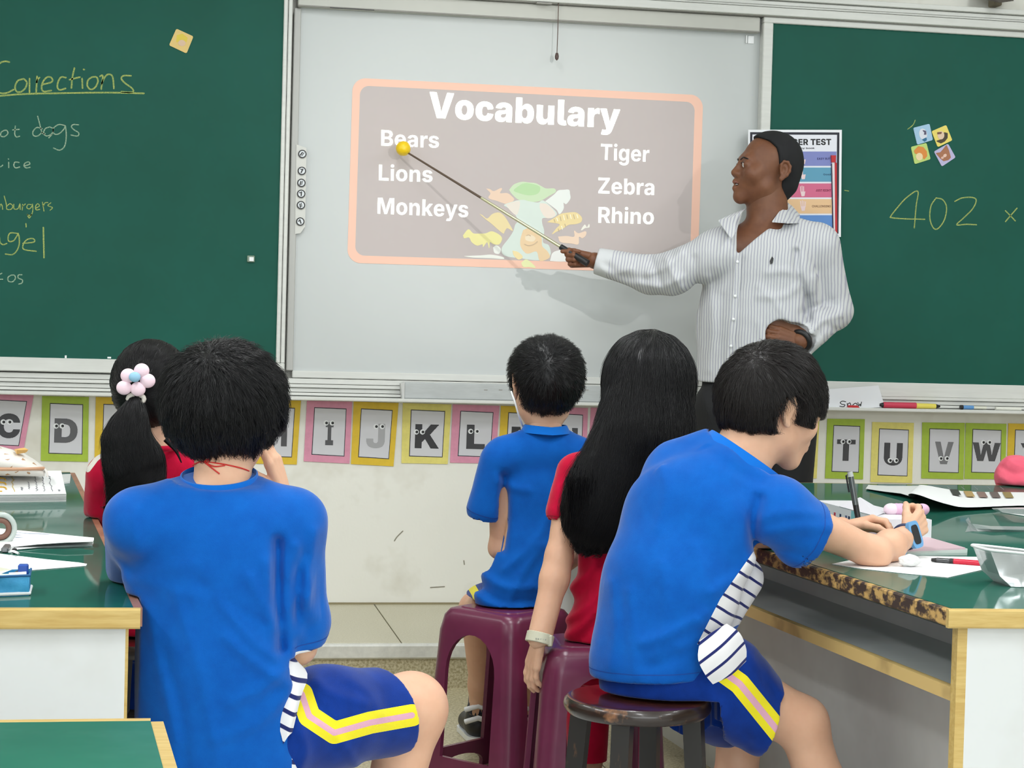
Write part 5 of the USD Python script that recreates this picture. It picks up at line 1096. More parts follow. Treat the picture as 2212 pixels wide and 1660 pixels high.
# ------------------------------------------------------------------ stools
M_plum = mat('plum_plastic', (112, 44, 74), .28, rgb2=(100, 38, 66), vs=8, spec=.5)
def plastic_stool(name, label, c, ang, hgt=.465, wt=.128, wb=.165):
    t = thing(name, label, 'stool', c)
    def sq(w, z, r, n=6):
        out = []
        for sx, sy, a0 in ((1, 1, 0), (-1, 1, 90), (-1, -1, 180), (1, -1, 270)):
            for k in range(n + 1): a = math.radians(a0 + 90 * k / n); out.append([sx * (w - r) + r * math.cos(a), sy * (w - r) + r * math.sin(a), z])
        return out
    def frustum(prof):
        out = m3.Manifold.hull_points(np.array(sq(*prof[0]) + sq(*prof[1])))
        for a, b in zip(prof[1:-1], prof[2:]): out = out + m3.Manifold.hull_points(np.array(sq(*a) + sq(*b)))
        return out
    op = [(wb, 0, .045), (wb - .004, .06, .045), (wt + .012, hgt - .06, .045), (wt + .004, hgt - .02, .045), (wt - .008, hgt - .004, .04), (wt - .022, hgt, .035)]
    ip = [(wb - .012, -.01, .036), (wb - .016, .06, .036), (wt - .001, hgt - .06, .036), (wt - .010, hgt - .022, .034), (wt - .018, hgt - .010, .03)]
    body = frustum(op) - frustum(ip)
    def arch(w, z0, z1, r):
        k = [[-w, z0], [w, z0]] + [[w * math.cos(a), z1 - r + r * math.sin(a)] for a in np.linspace(0, np.pi, 14)]
        m = m3.CrossSection([np.array(k)]).extrude(.5); return m.rotate((90, 0, 0))
    for q in range(4): body = body - arch(.086, .075, hgt - .06, .10).rotate((0, 0, 90 * q))
    for q in range(4): body = body - arch(.088, -.02, .045, .03).rotate((0, 0, 90 * q))
    body = body - m3.Manifold.cylinder(.1, .016, .016, 20).translate((0, 0, hgt - .05))
    R = trimesh.transformations.rotation_matrix(ang, [0, 0, 1])[:3, :3]
    v, f = arr(body); v = v @ R.T + c
    part(t, 'moulded_frame', trimesh.Trimesh(v, f, process=False), M_plum, smooth=35)
    k = m3.Manifold.hull_points(np.array(sq(wt - .03, hgt - .001, .03) + sq(wt - .034, hgt + .003, .03))) - m3.Manifold.cylinder(.1, .018, .018, 20).translate((0, 0, hgt - .05))
    v, f = arr(k); part(t, 'seat_pad', trimesh.Trimesh(v @ R.T + c, f, process=False), M_plum, smooth=35)
    return t
st1 = P(1098, 1250, 4.86); st1[2] = 0
plastic_stool('plastic_stool', 'plum plastic stool under the boy in the middle with short hair', st1, math.radians(31 + 8))
st2 = P(1292, 1250, 4.32); st2[2] = 0
plastic_stool('plastic_stool', 'plum plastic stool that the long-haired girl grips with her hand', st2, math.radians(-5))
M_wst = mat('dark_stained_wood', (54, 28, 22), .22, rgb2=(72, 30, 28), vs=5, coat=.5, coat_rough=.08, stretch=(3, 12, 3))
M_wstw = mat('worn_stool_rim', (40, 28, 22), .3, rgb2=(150, 104, 70), vs=16, coat=.4, coat_rough=.1, ramp=(.55, .68))
M_wleg = mat('black_stool_leg', (38, 36, 34), .35, rgb2=(92, 66, 48), vs=12, ramp=(.66, .74), stretch=(3, 3, 1))
def wood_stool(name, label, c, r=.154, hgt=.452, a0=.5):
    t = thing(name, label, 'stool', c)
    part(t, 'seat', lathe([(.0001, hgt), (r - .016, hgt), (r - .008, hgt - .002)], c, (0, 0, 1), 56), M_wst, smooth=40)
    part(t, 'seat_rim', lathe([(r - .008, hgt - .002), (r - .002, hgt - .008), (r, hgt - .017), (r - .002, hgt - .026), (r - .010, hgt - .034), (.0001, hgt - .034)], c, (0, 0, 1), 56), M_wstw, smooth=40)
    for k in range(4):
        a = a0 + k * np.pi / 2; d = V3(math.cos(a), math.sin(a), 0); u = V3(-d[1], d[0], 0); tp, bt = c + d * (r - .035) + V3(0, 0, hgt - .034), c + d * (r - .004)
        part(t, 'leg', hull([q + d * x * w + u * y * w for q, w in ((tp, .019), (bt, .017)) for x in (-1, 1) for y in (-1, 1)]), M_wleg)
    for z in (.13, .24):
        for k in range(4):
            a, b = a0 + k * np.pi / 2, a0 + (k + 1) * np.pi / 2; rr_ = r - .012
            if (k + (z > .2)) % 2: part(t, 'stretcher', tube([c + V3(rr_ * math.cos(a), rr_ * math.sin(a), z), c + V3(rr_ * math.cos(b), rr_ * math.sin(b), z)], .011, 8), M_wleg)
    return t
ws = P(1377, 1507, 3.72); ws[2] = 0
wood_stool('wooden_stool', 'round dark wooden stool with worn rim under the writing boy', ws, a0=math.radians(62))
ws2 = P(482, 1500, 3.31); ws2[2] = 0
wood_stool('wooden_stool', 'round dark wooden stool under the boy at the front left', ws2, r=.130, hgt=.425)
ws3 = P(320, 1200, 4.5); ws3[2] = 0
wood_stool('wooden_stool', 'round dark wooden stool under the girl with the ponytail', ws3)
# ------------------------------------------------------------------ boy at the front left
t = thing('person', 'person in a blue T-shirt with a red neck string, seated at the front left', 'person', ws2)
bf = unit(V3(.28, .96, 0)); Rh = head_frame((.40, .91, -.06)); C = P(490, 888, 3.28); s = .98
B = 3.25
torso = [cn((470, 1720, B, 150), (450, 1420, B - .01, 150), bf, .6), cn((450, 1420, B - .01, 150), (465, 1185, B - .03, 128), bf, .5), cn((330, 1125, B - .03, 52), (612, 1125, B - .03, 52))]
limbs = [cn((478, 1085, B, 62), (486, 940, B + .02, 62)), cn((640, 1130, B - .02, 44), (642, 1396, B + .03, 36)), cn((642, 1396, B + .03, 35), (616, 1080, B + .17, 26)),
         cn((295, 1130, B - .02, 44), (290, 1238, B + .22, 36)), cn((290, 1238, B + .22, 34), (400, 1215, B + .40, 24)),
         cn((600, 1590, B + .02, 84), (888, 1532, B + .22, 74)), cn((888, 1532, B + .22, 72), (850, 1720, B + .20, 56)), cn((850, 1720, B + .20, 56), (842, 1925, B + .16, 38)),
         cn((400, 1610, B + .04, 82), (445, 1600, B + .36, 66)), cn((445, 1590, B + .36, 66), (440, 1880, B + .36, 38))]
lo, hi = box_of([(260, 900, B - .2), (980, 1700, B + .5)], .12); lo[2] = 0.04
bodyf = beside(seated(U(torso + limbs, .03), ws2, .150, .430), lA, lD, 1)
bm = relax(sdf_mesh(bodyf, lo, hi, .006), 1)
hm = relax(sdf_mesh(U([head_sdf(C, Rh, s), cn((478, 1060, B, 60), (486, 940, B + .02, 60))], .03), C - .2, C + .2, .0042), 1)
wr = P(614, 1072, B + .17)
hp = hand(wr, P(586, 985, B + .16) - wr, V3(-.85, .35, 0), V3(-.2, -.9, .2), .150, [(.12, .25, .2), (.15, .25, .2), (.2, .3, .2), (.3, .3, .2)], (.6, .1, .1))
wl = P(400, 1215, B + .40); hl = hand(wl, V3(.9, .4, 0), V3(0, 0, -1), V3(0, 1, 0), .145, [(.2, .3, .2)] * 4)
part(t, 'body', weld([bm, hm, hand_mesh(hp, wr, .15), hand_mesh(hl, wl, .145, .004, lambda f: beside(f, lA, lD, 1))]), M_skin, smooth=60)
add_eyes(t, C, Rh, s, M_iris)
# T-shirt
ub = P(480, 900, B) - P(474, 1100, B); nc = P(473, 1030, B)
sh = U([cn((478, 1740, B, 182), (452, 1420, B - .01, 178), bf, .62), cn((452, 1420, B - .01, 178), (464, 1215, B - .02, 188), bf, .58), cn((464, 1215, B - .02, 188), (468, 1186, B - .03, 150), bf, .5),
        cn((316, 1132, B - .03, 70), (618, 1130, B - .03, 69)), cn((474, 1112, B - .005, 84), (478, 1050, B, 80)), cn((300, 1120, B - .02, 58), (420, 1084, B - .01, 52)), cn((630, 1120, B - .02, 58), (530, 1084, B - .01, 52)),
        cn((290, 1128, B - .03, 64), (286, 1222, B + .17, 58)), cn((645, 1132, B - .02, 56), (650, 1345, B + .01, 58)), cn((650, 1345, B + .01, 57), (646, 1376, B + .01, 52))], .028)
hem = plane(P(645, 1396, B), P(640, 1430, B + .03) - P(648, 1200, B - .01)); armhole = cn((642, 1320, B + .02, 30), (643, 1430, B + .03, 46))
near_arm = cone(P(648, 1390, B), P(648, 1480, B), .075)
sh = cut(sh, lambda p: np.maximum(near_arm(p), -hem(p)), .003); sh = cut(sh, armhole, .003)
sh = cut(sh, neck_hole(nc, ub, 104 * MS(470, 1036, B), unit(ub) - bf * .22), .005)
sh = folds(sh, [([(600, 1170), (598, 1290), (606, 1400)], -2.4), ([(575, 1215), (592, 1330), (600, 1395)], .8), ([(640, 1180), (664, 1260), (650, 1370)], .7), ([(680, 1150), (668, 1250), (676, 1330)], .8), ([(655, 1200), (640, 1300), (660, 1360)], -.6), ([(540, 1250), (575, 1320), (600, 1360)], .8), ([(470, 1290), (540, 1380), (590, 1420)], .8), ([(490, 1380), (560, 1440), (625, 1480)], .9), ([(430, 1260), (500, 1310), (570, 1350)], -.5),
    ([(262, 1250), (330, 1262), (420, 1290)], .35), ([(300, 1250), (360, 1230), (420, 1220)], .3), ([(500, 1520), (560, 1490), (610, 1450)], .8), ([(470, 1600), (560, 1560), (620, 1500)], .7), ([(320, 1320), (350, 1450), (380, 1600)], .6), ([(380, 1290), (430, 1450), (470, 1640)], .5), ([(300, 1190), (290, 1120), (330, 1070)], .4), ([(430, 1050), (490, 1056), (560, 1050)], -.5), ([(345, 1400), (390, 1530), (400, 1660)], -.5)], .0085, 14, P(460, 1200, B))
sh = rough(sh, .0035, 9, 3)
lo, hi = box_of([(215, 980, B - .18), (720, 1740, B + .22)], .05)
vfn = cloth_part(t, 'tshirt', beside(seated(sh, ws2, .136, .429), lA, lD, 1), lo, hi, .0052, M_blue)
side = unit(np.cross(bf, V3(0, 0, 1)))
v = vfn[0]; sc_ = P(455, 1420, B); fld = np.minimum(np.minimum((v - sc_) @ side - .02, (v - sc_) @ bf + .012 + .10 * np.abs((v - sc_)[:, 2] + .02)), np.minimum(.075 - (v - sc_) @ bf, P(600, 1398, B)[2] - v[:, 2]))
M_pan = striped('striped_panel', (232, 231, 232), (34, 42, 98), unit(-CR * .45 - CU * .9), .026, .24)
pan, rest = split(vfn, fld)
show(t, 'tshirt', rest, M_blue); show(t, 'side_panel', pan, M_pan, 'white side panel with navy stripes')
part(t, 'collar', collar_band(nc + bf * .001 - unit(ub) * .017, ub, 83 * MS(470, 1036, B), 83 * MS(470, 1036, B), bf, h=.021, flare=.003, tilt=.015), M_blueb, smooth=50)
v2 = rest[0]; seam(t, rest, hem(v2) + .018, M_seam, mask=np.linalg.norm(v2 - P(652, 1372, B + .01), axis=1) < .075)
# tail of the shirt lying over the shorts
tail = [[P(604, 1402, B - .05), P(622, 1396, B - .03), P(632, 1420, B - .02)], [P(612, 1440, B - .065), P(638, 1452, B - .06), P(664, 1456, B - .03)], [P(600, 1540, B - .08), P(634, 1530, B - .085), P(650, 1505, B - .06)], [P(612, 1606, B - .085), P(622, 1590, B - .088), P(632, 1580, B - .08)]]
part(t, 'shirt_tail', fan(fine(tail), .002), M_pan, smooth=50, label='striped tail of the shirt over the shorts')
# shorts
shorts = U([cn((590, 1590, B + .01, 106), (700, 1552, B + .09, 104)), cn((700, 1552, B + .09, 104), (845, 1538, B + .19, 96)), cn((390, 1620, B + .05, 100), (430, 1610, B + .28, 92)), cn((480, 1650, B + .01, 128), (490, 1600, B + .01, 120), bf, .62)], .04)
hc = P(838, 1540, B + .185); ha = unit(P(888, 1532, B + .22) - P(580, 1585, B)); hemc = plane(hc, ha + V3(0, 0, .25)); zone = cone(P(860, 1540, B + .2), P(1000, 1540, B + .3), .13)
shorts = cut(shorts, lambda p: np.maximum(zone(p), -hemc(p)), .003); shorts = cut(shorts, cn((800, 1540, B + .155, 74), (900, 1534, B + .23, 84)), .003)
shorts = folds(shorts, [([(680, 1470), (720, 1500), (790, 1520)], .8), ([(655, 1500), (700, 1540), (720, 1600)], -.8), ([(760, 1470), (800, 1500), (820, 1540)], .5), ([(690, 1560), (750, 1620), (770, 1660)], .7), ([(640, 1560), (660, 1620), (650, 1660)], .8)], .006, 13)
lo, hi = box_of([(300, 1400, B - .2), (900, 1800, B + .4)], .06); lo[2] = max(lo[2], .31)
vs = cloth_part(t, 'shorts', beside(seated(shorts, ws2, .150, .429), lA, lD, 1), lo, hi, .0040, M_short)
def band(v, n, pl, w0, w1):
    q = pix(v); pl = np.asarray(pl, float); dd = np.full(len(v), 1e6)
    for a, b in zip(pl[:-1], pl[1:]):
        u = b - a; L_ = np.linalg.norm(u); u = u / L_; w = np.array([-u[1], u[0]]); x = np.clip((q - a) @ u, 0, L_); dd = np.minimum(dd, np.linalg.norm(q - a - x[:, None] * u, axis=1))
    return np.where((n * (EYE - v)).sum(1) > 0, w1 - dd, -5.0)
def banded(t, vs, pl, w_out, w_in, m):
    a, b = split(vs, band(vs[0], vs[2], pl, 0, w_out)); pk_, ye = split(a, band(a[0], a[2], pl, 0, w_in))
    show(t, 'shorts', b, m); show(t, 'yellow_stripe', ye, M_yelw, 'yellow stripe'); show(t, 'pink_stripe', pk_, M_pinks, 'pink centre of the stripe')
banded(t, vs, [(652, 1500), (668, 1548), (722, 1584), (800, 1562), (890, 1546)], 24, 6.5, M_short)
for a_, f_ in ((P(842, 1940, B + .15), bf), (P(440, 1900, B + .36), V3(0, 1, 0))): boots(t, a_, f_, .19, M_dark, M_shiny)
# red string
rs = [surf(bodyf, x, y, B) for x, y, Y in ((416, 1006, B - .02), (425, 1001, B - .04), (437, 998, B - .060), (475, 1002, B - .064), (510, 1009, B - .054), (528, 1014, B - .02), (538, 1018, B + .0))]
M_rs = mat('red_string', (206, 48, 40), .6); k = part(t, 'neck_string', tube(smooth_path(rs, 5), .0013, 6), M_rs, smooth=True, label='thin red string round the neck')
for e_ in ([(440, 998), (462, 1008), (486, 1006)], [(440, 998), (458, 1012), (474, 1024)], [(440, 998), (452, 992), (446, 1004)]): part(k, 'loose_end', tube(smooth_path([surf(bodyf, x, y, B, .002) for x, y in e_], 5), .0012, 6), M_rs, smooth=True)
# hair
def hair_piece(t, f, lo, hi, h, m, ms_, flow, n, length, steps, lift, width, seed, label=None, spread=.25, tips=0.0):
    q = relax(sdf_mesh(f, lo, hi, h), 1); hq = part(t, 'hair', q, m, smooth=True, label=label); v, fa = arr(q)
    Pn, w = strands(f, v, flow, n, length, steps, lift, width, seed, spread, tips); hair_curves(hq, 'strands', Pn, w, ms_)
    return v
def head_hair(C, R, c, r, fringe_y, fringe_z, nape_z, ear=None, noise=.003, freq=26, seed=1, extra=(), whorl=None, side_z=-.02):
    base = U([ell(C + R @ np.array(c), r, R)] + list(extra), .03)
    def f(p):
        q = (p - C) @ R; d = base(p)
        d = smax(d, nape_z - q[:, 2] + .25 * (q[:, 1] - .0), .012)
        face = np.maximum(fringe_y - q[:, 1], q[:, 2] - fringe_z); d = smax(d, -face, .012)
        low = np.maximum(-.012 - q[:, 1], q[:, 2] - side_z); d = smax(d, -np.maximum(low, np.abs(q[:, 0]) * 0 - 1), .010)
        if ear is not None:
            for sx in (-1, 1): d = smax(d, -(np.linalg.norm((q - np.array([sx * ear[0], ear[1], ear[2]])) / np.array([1, 1, 1.35]), axis=1) - ear[3]), .006)
        m = np.abs(d) < .03
        if m.any():
            g = q[m] - (R.T @ (whorl - C) if whorl is not None else np.array([0, -.03, .1])); rad = np.linalg.norm(g, axis=1, keepdims=True); u = g / np.maximum(rad, 1e-6)
            d[m] += noise * (meshkit.fbm(np.hstack([u * freq * .35, rad * 6])[:, :3] * 1.0 + rad * 3.0, 3, seed) - .5) * 2
        return d
    return f
def whorl_flow(w, down=.5, fw=None):
    return lambda p: (lambda g: g / np.maximum(np.linalg.norm(g, axis=1, keepdims=True), 1e-6) + np.array([0, 0, -down]))(p - w)
ms1 = MS(490, 870, B); wl1 = P(446, 786, B - .05)
hf = head_hair(C, Rh, (-.002, -.012, .016), (131 * ms1, .116, 130 * ms1), .062, .036, -.082, (.094, -.008, -.040, .036), .0055, 26, 2, whorl=wl1, side_z=-.055)
hair_piece(t, hf, C - .17, C + .17, .0042, M_hair, M_strand, whorl_flow(wl1, .7), 9500, .062, 8, .013, .0009, 11, tips=.12)
# ------------------------------------------------------------------ boy in the middle with short cropped hair
B = 4.88
t = thing('person', 'person with short cropped hair and a white mask strap, on the farther plum stool', 'person', st1)
bf = unit(V3(-.10, .99, 0)); Rh = head_frame((-.03, .99, -.12)); C = P(1178, 832, B + .02); s = 1.1; ms2 = MS(1178, 830, B)
torso = [cn((1112, 1300, B, 62), (1160, 1150, B, 62), bf, .6), cn((1160, 1150, B, 62), (1172, 985, B, 64), bf, .55), cn((1098, 985, B, 28), (1242, 985, B, 28))]
limbs = [cn((1174, 985, B, 34), (1178, 890, B + .02, 35)), cn((1080, 995, B, 26), (1077, 1185, B + .06, 19)), cn((1077, 1185, B + .06, 19), (1140, 1240, B + .26, 14)), cn((1258, 995, B, 26), (1270, 1185, B + .06, 19)), cn((1270, 1185, B + .06, 19), (1200, 1240, B + .26, 14)),
         cn((1090, 1302, B, 44), (1032, 1318, B + .30, 38)), cn((1032, 1318, B + .30, 38), (1036, 1480, B + .42, 22)), cn((1036, 1480, B + .42, 22), (1030, 1556, B + .47, 20)), cn((1150, 1300, B, 54), (1135, 1320, B + .30, 40)), cn((1135, 1320, B + .30, 38), (1128, 1480, B + .42, 22)), cn((1128, 1480, B + .42, 22), (1126, 1556, B + .47, 20))]
lo, hi = box_of([(1000, 900, B - .1), (1290, 1600, B + .55)], .12); lo[2] = .03
bm = relax(sdf_mesh(seated(U(torso + limbs, .025), st1, .19, .472), lo, hi, .006), 1); hm = relax(sdf_mesh(U([head_sdf(C, Rh, s), cn((1174, 965, B, 33), (1178, 890, B + .02, 34))], .03), C - .2, C + .2, .0045), 1)
hs = []
for x in (1140, 1200): w = P(x, 1240, B + .26); hs.append(hand_mesh(hand(w, V3(0.1, .9, -.3), V3(0, -.2, -1), V3(1 if x < 1170 else -1, 0, 0), .145, [(.3, .4, .3)] * 4), w, .145, .0045))
part(t, 'body', weld([bm, hm] + hs), M_skin, smooth=60); add_eyes(t, C, Rh, s, M_iris)
ub = P(1176, 860, B) - P(1172, 1010, B); nc = P(1180, 926, B)
sh = U([cn((1112, 1305, B, 86), (1150, 1180, B, 74), bf, .75), cn((1150, 1180, B, 74), (1168, 1060, B, 78), bf, .62), cn((1168, 1060, B, 78), (1174, 1030, B, 72), bf, .55), cn((1096, 988, B, 42), (1246, 988, B, 42)), cn((1150, 972, B - .005, 42), (1200, 972, B - .005, 42)), cn((1090, 984, B, 38), (1150, 956, B, 32)), cn((1250, 984, B, 38), (1208, 956, B, 32)),
        cn((1076, 1000, B, 40), (1049, 1100, B + .02, 42)), cn((1262, 1000, B, 40), (1282, 1110, B + .02, 42))], .02)
hemL = plane(P(1045, 1124, B + .02), P(1040, 1140, B + .03) - P(1062, 1050, B)); regL = cone(P(1046, 1120, B + .02), P(1030, 1200, B + .03), .062)
sh = cut(sh, lambda p: np.maximum(regL(p), -hemL(p)), .003); sh = cut(sh, cn((1062, 1080, B + .01, 27), (1040, 1150, B + .03, 36)), .003)
botp = plane(P(1100, 1322, B), P(1112, 1400, B) - P(1105, 1322, B)); sh = cut(sh, lambda p: -botp(p), .004)
sh = cut(sh, neck_hole(nc, ub, 42 * ms2, unit(ub)), .005)
sh = folds(sh, [([(1088, 1030), (1090, 1120), (1086, 1185)], -2.0), ([(1082, 1040), (1110, 1055), (1140, 1060)], .7), ([(1075, 1030), (1068, 1075), (1064, 1120)], .5), ([(1190, 1110), (1150, 1180), (1090, 1230)], .7), ([(1040, 1240), (1090, 1270), (1160, 1270)], .9), ([(1030, 1262), (1080, 1300), (1150, 1300)], -.8), ([(1170, 1180), (1130, 1240), (1100, 1300)], .7), ([(1020, 1280), (1070, 1310), (1130, 1318)], .8), ([(1230, 1100), (1200, 1200), (1150, 1260)], .5)], .009, 10, P(1170, 1100, B))
sh = rough(sh, .003, 9, 5)
lo, hi = box_of([(1000, 900, B - .16), (1330, 1340, B + .2)], .05)
vfn = cloth_part(t, 'tshirt', seated(sh, st1, .19, .472), lo, hi, .0058, M_blue); v = vfn[0]
pan, rest = split(vfn, np.minimum(convex_px(v, vfn[2], [(1000, 1250), (1024, 1205), (1046, 1214), (1036, 1246), (1014, 1272)]), .02 * F / B))
show(t, 'tshirt', rest, M_blue)
if len(pan[1]): show(t, 'side_panel', pan, striped('striped_panel_small', (232, 231, 232), (34, 42, 98), unit(CR * .8 - CU * .6), .024, .3), 'white side panel with navy stripes')
part(t, 'collar', collar_band(P(1178, 938, B), ub, 47 * ms2, .054, bf, h=.020, flare=.010, drop=.004), M_blueb, smooth=50)
seam(t, rest, hemL(rest[0]) + .024, M_seam, r=.0014, mask=np.linalg.norm(rest[0] - P(1050, 1105, B + .02), axis=1) < .075)
shorts = U([cn((1090, 1305, B + .02, 60), (1048, 1312, B + .18, 52)), cn((1150, 1305, B + .02, 60), (1140, 1312, B + .18, 52)), cn((1115, 1320, B, 72), (1115, 1300, B, 72), bf, .7)], .03)
lo, hi = box_of([(1000, 1230, B - .1), (1230, 1400, B + .3)], .05); lo[2] = .468
vs = cloth_part(t, 'shorts', lambda p: smax(shorts(p), .472 - p[:, 2], .004), lo, hi, .0055, M_navy)
ye_, bl_ = split(vs, band(vs[0], vs[2], [(1015, 1262), (1028, 1284), (1034, 1306)], 0, 9)); show(t, 'shorts', bl_, M_short); show(t, 'yellow_stripe', ye_, M_yelw)
for x in (1036, 1128):
    part(t, 'sock', tube(smooth_path([P(x, 1452, B + .405), P(x, 1490, B + .43), P(x - 4, 1536, B + .46)], 5), .031, 16), M_navy, smooth=True)
    a = P(x - 4, 1556, B + .47); boots(t, a, V3(-.1 if x < 1100 else .2, 1, 0), .18, M_dark, M_shiny)
    for k in range(2):
        q = P(x - 6, 1530 + 26 * k, B + .44 - .02 * k); part(t, 'shoe_stripe', tube([q + V3(-.036, -.008, -.004), q + V3(0, -.022, .010), q + V3(.036, -.008, -.004)], .008, 8), M_shiny, smooth=True)
wl2 = P(1181, 792, B - .09)
hf = head_hair(C, Rh, (0, -.012, .036), (80 * ms2, .118, 76 * ms2), .080, .045, -.085, (.098, -.012, -.026, .044), .004, 26, 4, whorl=wl2, side_z=-.02, extra=[ell(C + Rh @ V3(0, -.016, -.010), (.086, .108, .074), Rh)])
hair_piece(t, hf, C - .17, C + .17, .0048, M_hair, M_strand, whorl_flow(wl2, .25), 9000, .024, 6, .010, .0010, 12, tips=.30)
st_ = [(1104, 846, B - .015), (1112, 868, B - .03), (1120, 896, B - .02), (1129, 921, B + .02)]
part(t, 'mask_strap', tube(smooth_path([P(*q) for q in st_], 5), .0028, 6), M_shiny, smooth=True, label='white mask strap behind the left ear')

# ------------------------------------------------------------------ girl with long straight hair
B = 4.30
t = thing('person', 'person with long straight black hair in a crimson shirt, gripping the nearer plum stool', 'person', st2)
bf = unit(V3(.12, .99, 0)); Rh = head_frame((.05, .99, -.05)); C = P(1400, 822, B + .03); s = .93; ms3 = MS(1390, 900, B)
torso = [cn((1320, 1395, B, 84), (1330, 1200, B, 70), bf, .62), cn((1330, 1200, B, 70), (1360, 1020, B, 76), bf, .55), cn((1255, 1022, B, 30), (1450, 1010, B, 30))]
el, wr = P(1207, 1205, B - .03), P(1166, 1378, B - .07)
limbs = [cn((1385, 1020, B, 38), (1398, 900, B + .02, 38)), cn((1238, 1015, B, 32), (1207, 1205, B - .03, 27)), cn((1207, 1205, B - .03, 27), (1198, 1250, B - .04, 29)), cn((1198, 1250, B - .04, 29), (1166, 1378, B - .07, 27)), cn((1470, 1010, B, 32), (1500, 1180, B + .06, 26)), cn((1500, 1180, B + .06, 26), (1440, 1240, B + .25, 22)),
         cn((1290, 1400, B + .02, 66), (1270, 1420, B + .32, 48)), cn((1270, 1420, B + .32, 46), (1268, 1640, B + .34, 30)), cn((1370, 1400, B + .02, 66), (1380, 1420, B + .32, 48)), cn((1380, 1420, B + .32, 46), (1380, 1640, B + .34, 30)), cn((1268, 1640, B + .34, 30), (1268, 1740, B + .34, 26)), cn((1380, 1640, B + .34, 30), (1380, 1740, B + .34, 26))]
lo, hi = box_of([(1130, 960, B - .1), (1520, 1760, B + .42)], .11); lo[2] = .03
bm = relax(sdf_mesh(beside(seated(U(torso + limbs, .024), st2, .19, .472), rA, rD, -1), lo, hi, .0058), 1); hm = relax(sdf_mesh(U([head_sdf(C, Rh, s), cn((1388, 1000, B, 36), (1398, 900, B + .02, 37))], .03), C - .2, C + .2, .006), 1)
hd = P(1143, 1462, B - .06) - wr
hp = hand(wr, V3(hd[0] * .2 - .012, .02, hd[2]), V3(.95, .25, .05), V3(0.1, 1, .1), .150, [(.05, .25, .4), (.08, .3, .45), (.1, .35, .5), (.15, .4, .5)], (.8, .3, .2), .03, 1.08)
part(t, 'body', weld([bm, hm, hand_mesh(hp, wr, .15, .0032)]), M_skin, smooth=60); add_eyes(t, C, Rh, s, M_iris)
sh = U([cn((1318, 1398, B, 98), (1330, 1290, B, 90), bf, .72), cn((1330, 1290, B, 90), (1345, 1140, B, 92), bf, .6), cn((1345, 1140, B, 92), (1370, 1030, B, 88), bf, .55), cn((1262, 1022, B, 42), (1450, 1008, B, 42)), cn((1250, 1018, B, 36), (1350, 985, B, 34)), cn((1455, 1000, B, 36), (1410, 975, B, 34)), cn((1238, 1022, B, 36), (1212, 1105, B - .012, 33)), cn((1470, 1015, B, 40), (1490, 1100, B + .02, 40))], .02)
hemL = plane(P(1205, 1137, B - .015), P(1200, 1140, B - .015) - P(1214, 1060, B)); regL = cone(P(1206, 1130, B - .015), P(1196, 1200, B - .02), .05)
sh = cut(sh, lambda p: np.maximum(regL(p), -hemL(p)), .003); sh = cut(sh, cn((1222, 1080, B - .01, 24), (1204, 1160, B - .02, 30)), .003)
sh = folds(sh, [([(1226, 1060), (1228, 1150), (1236, 1240)], -1.6), ([(1310, 1180), (1270, 1240), (1232, 1270)], .8), ([(1300, 1220), (1260, 1280), (1226, 1310)], -.6), ([(1310, 1270), (1260, 1320), (1222, 1340)], 1.0), ([(1300, 1310), (1260, 1350), (1226, 1372)], .8), ([(1290, 1340), (1255, 1385), (1235, 1400)], -.8), ([(1250, 1160), (1280, 1200), (1300, 1260)], .6), ([(1210, 1060), (1204, 1100), (1200, 1130)], .4)], .009, 10, P(1330, 1200, B + .02))
sh = rough(sh, .003, 9, 8)
lo, hi = box_of([(1160, 940, B - .16), (1560, 1430, B + .2)], .04); lo[2] = max(lo[2], .462)
vfn = cloth_part(t, 'shirt', lambda p: smax(sh(p), .470 - p[:, 2], .004), lo, hi, .0055, M_crim); show(t, 'shirt', vfn, M_crim)
seam(t, vfn, hemL(vfn[0]) + .018, mat('crimson_seam', (150, 10, 40), .9), r=.0013, mask=np.linalg.norm(vfn[0] - P(1208, 1115, B - .01), axis=1) < .06)
tr_s = U([cn((1292, 1405, B + .05, 74), (1272, 1425, B + .30, 58)), cn((1370, 1405, B + .05, 74), (1380, 1425, B + .30, 58)), cn((1270, 1430, B + .33, 54), (1268, 1690, B + .34, 40)), cn((1380, 1430, B + .33, 54), (1380, 1690, B + .34, 40))], .02)
lo, hi = box_of([(1180, 1380, B - .06), (1450, 1700, B + .42)], .06); lo[2] = .1
part(t, 'trousers', relax(sdf_mesh(beside(seated(tr_s, st2, .195, .473), rA, rD, -1), lo, hi, .007), 1), M_crim, smooth=True)
for x in (1268, 1380): boots(t, P(x, 1740, B + .34), V3(0, 1, 0), .19, M_dark, M_shiny)
# wrist band
M_wb = mat('wristband', (206, 204, 180), .5); wax = unit(P(1166, 1378, B - .07) - el); wc = P(1166, 1380, B - .07); u_, w_ = frame_of(wax)
rb = [(u_ * math.cos(a) * .034 + w_ * math.sin(a) * .031) for a in np.linspace(0, 2 * np.pi, 36, endpoint=False)]
wb_ = part(t, 'wristband', trimesh.Trimesh(np.vstack([[wc + q * k + wax * h_ for q in rb] for k, h_ in ((.97, -.0125), (1.06, -.011), (1.06, .011), (.97, .0125))]), np.array([[i * 36 + j, i * 36 + (j + 1) % 36, ((i + 1) % 4) * 36 + (j + 1) % 36] for i in range(4) for j in range(36)] + [[i * 36 + j, ((i + 1) % 4) * 36 + (j + 1) % 36, ((i + 1) % 4) * 36 + j] for i in range(4) for j in range(36)]), process=False), M_wb, smooth=40, label='pale rubber wristband')
q = P(1187, 1384, B - .097); part(wb_, 'buckle', bx(*(q - [.004, .004, .014]), *(q + [.006, .004, .012]), .002), M_wb)
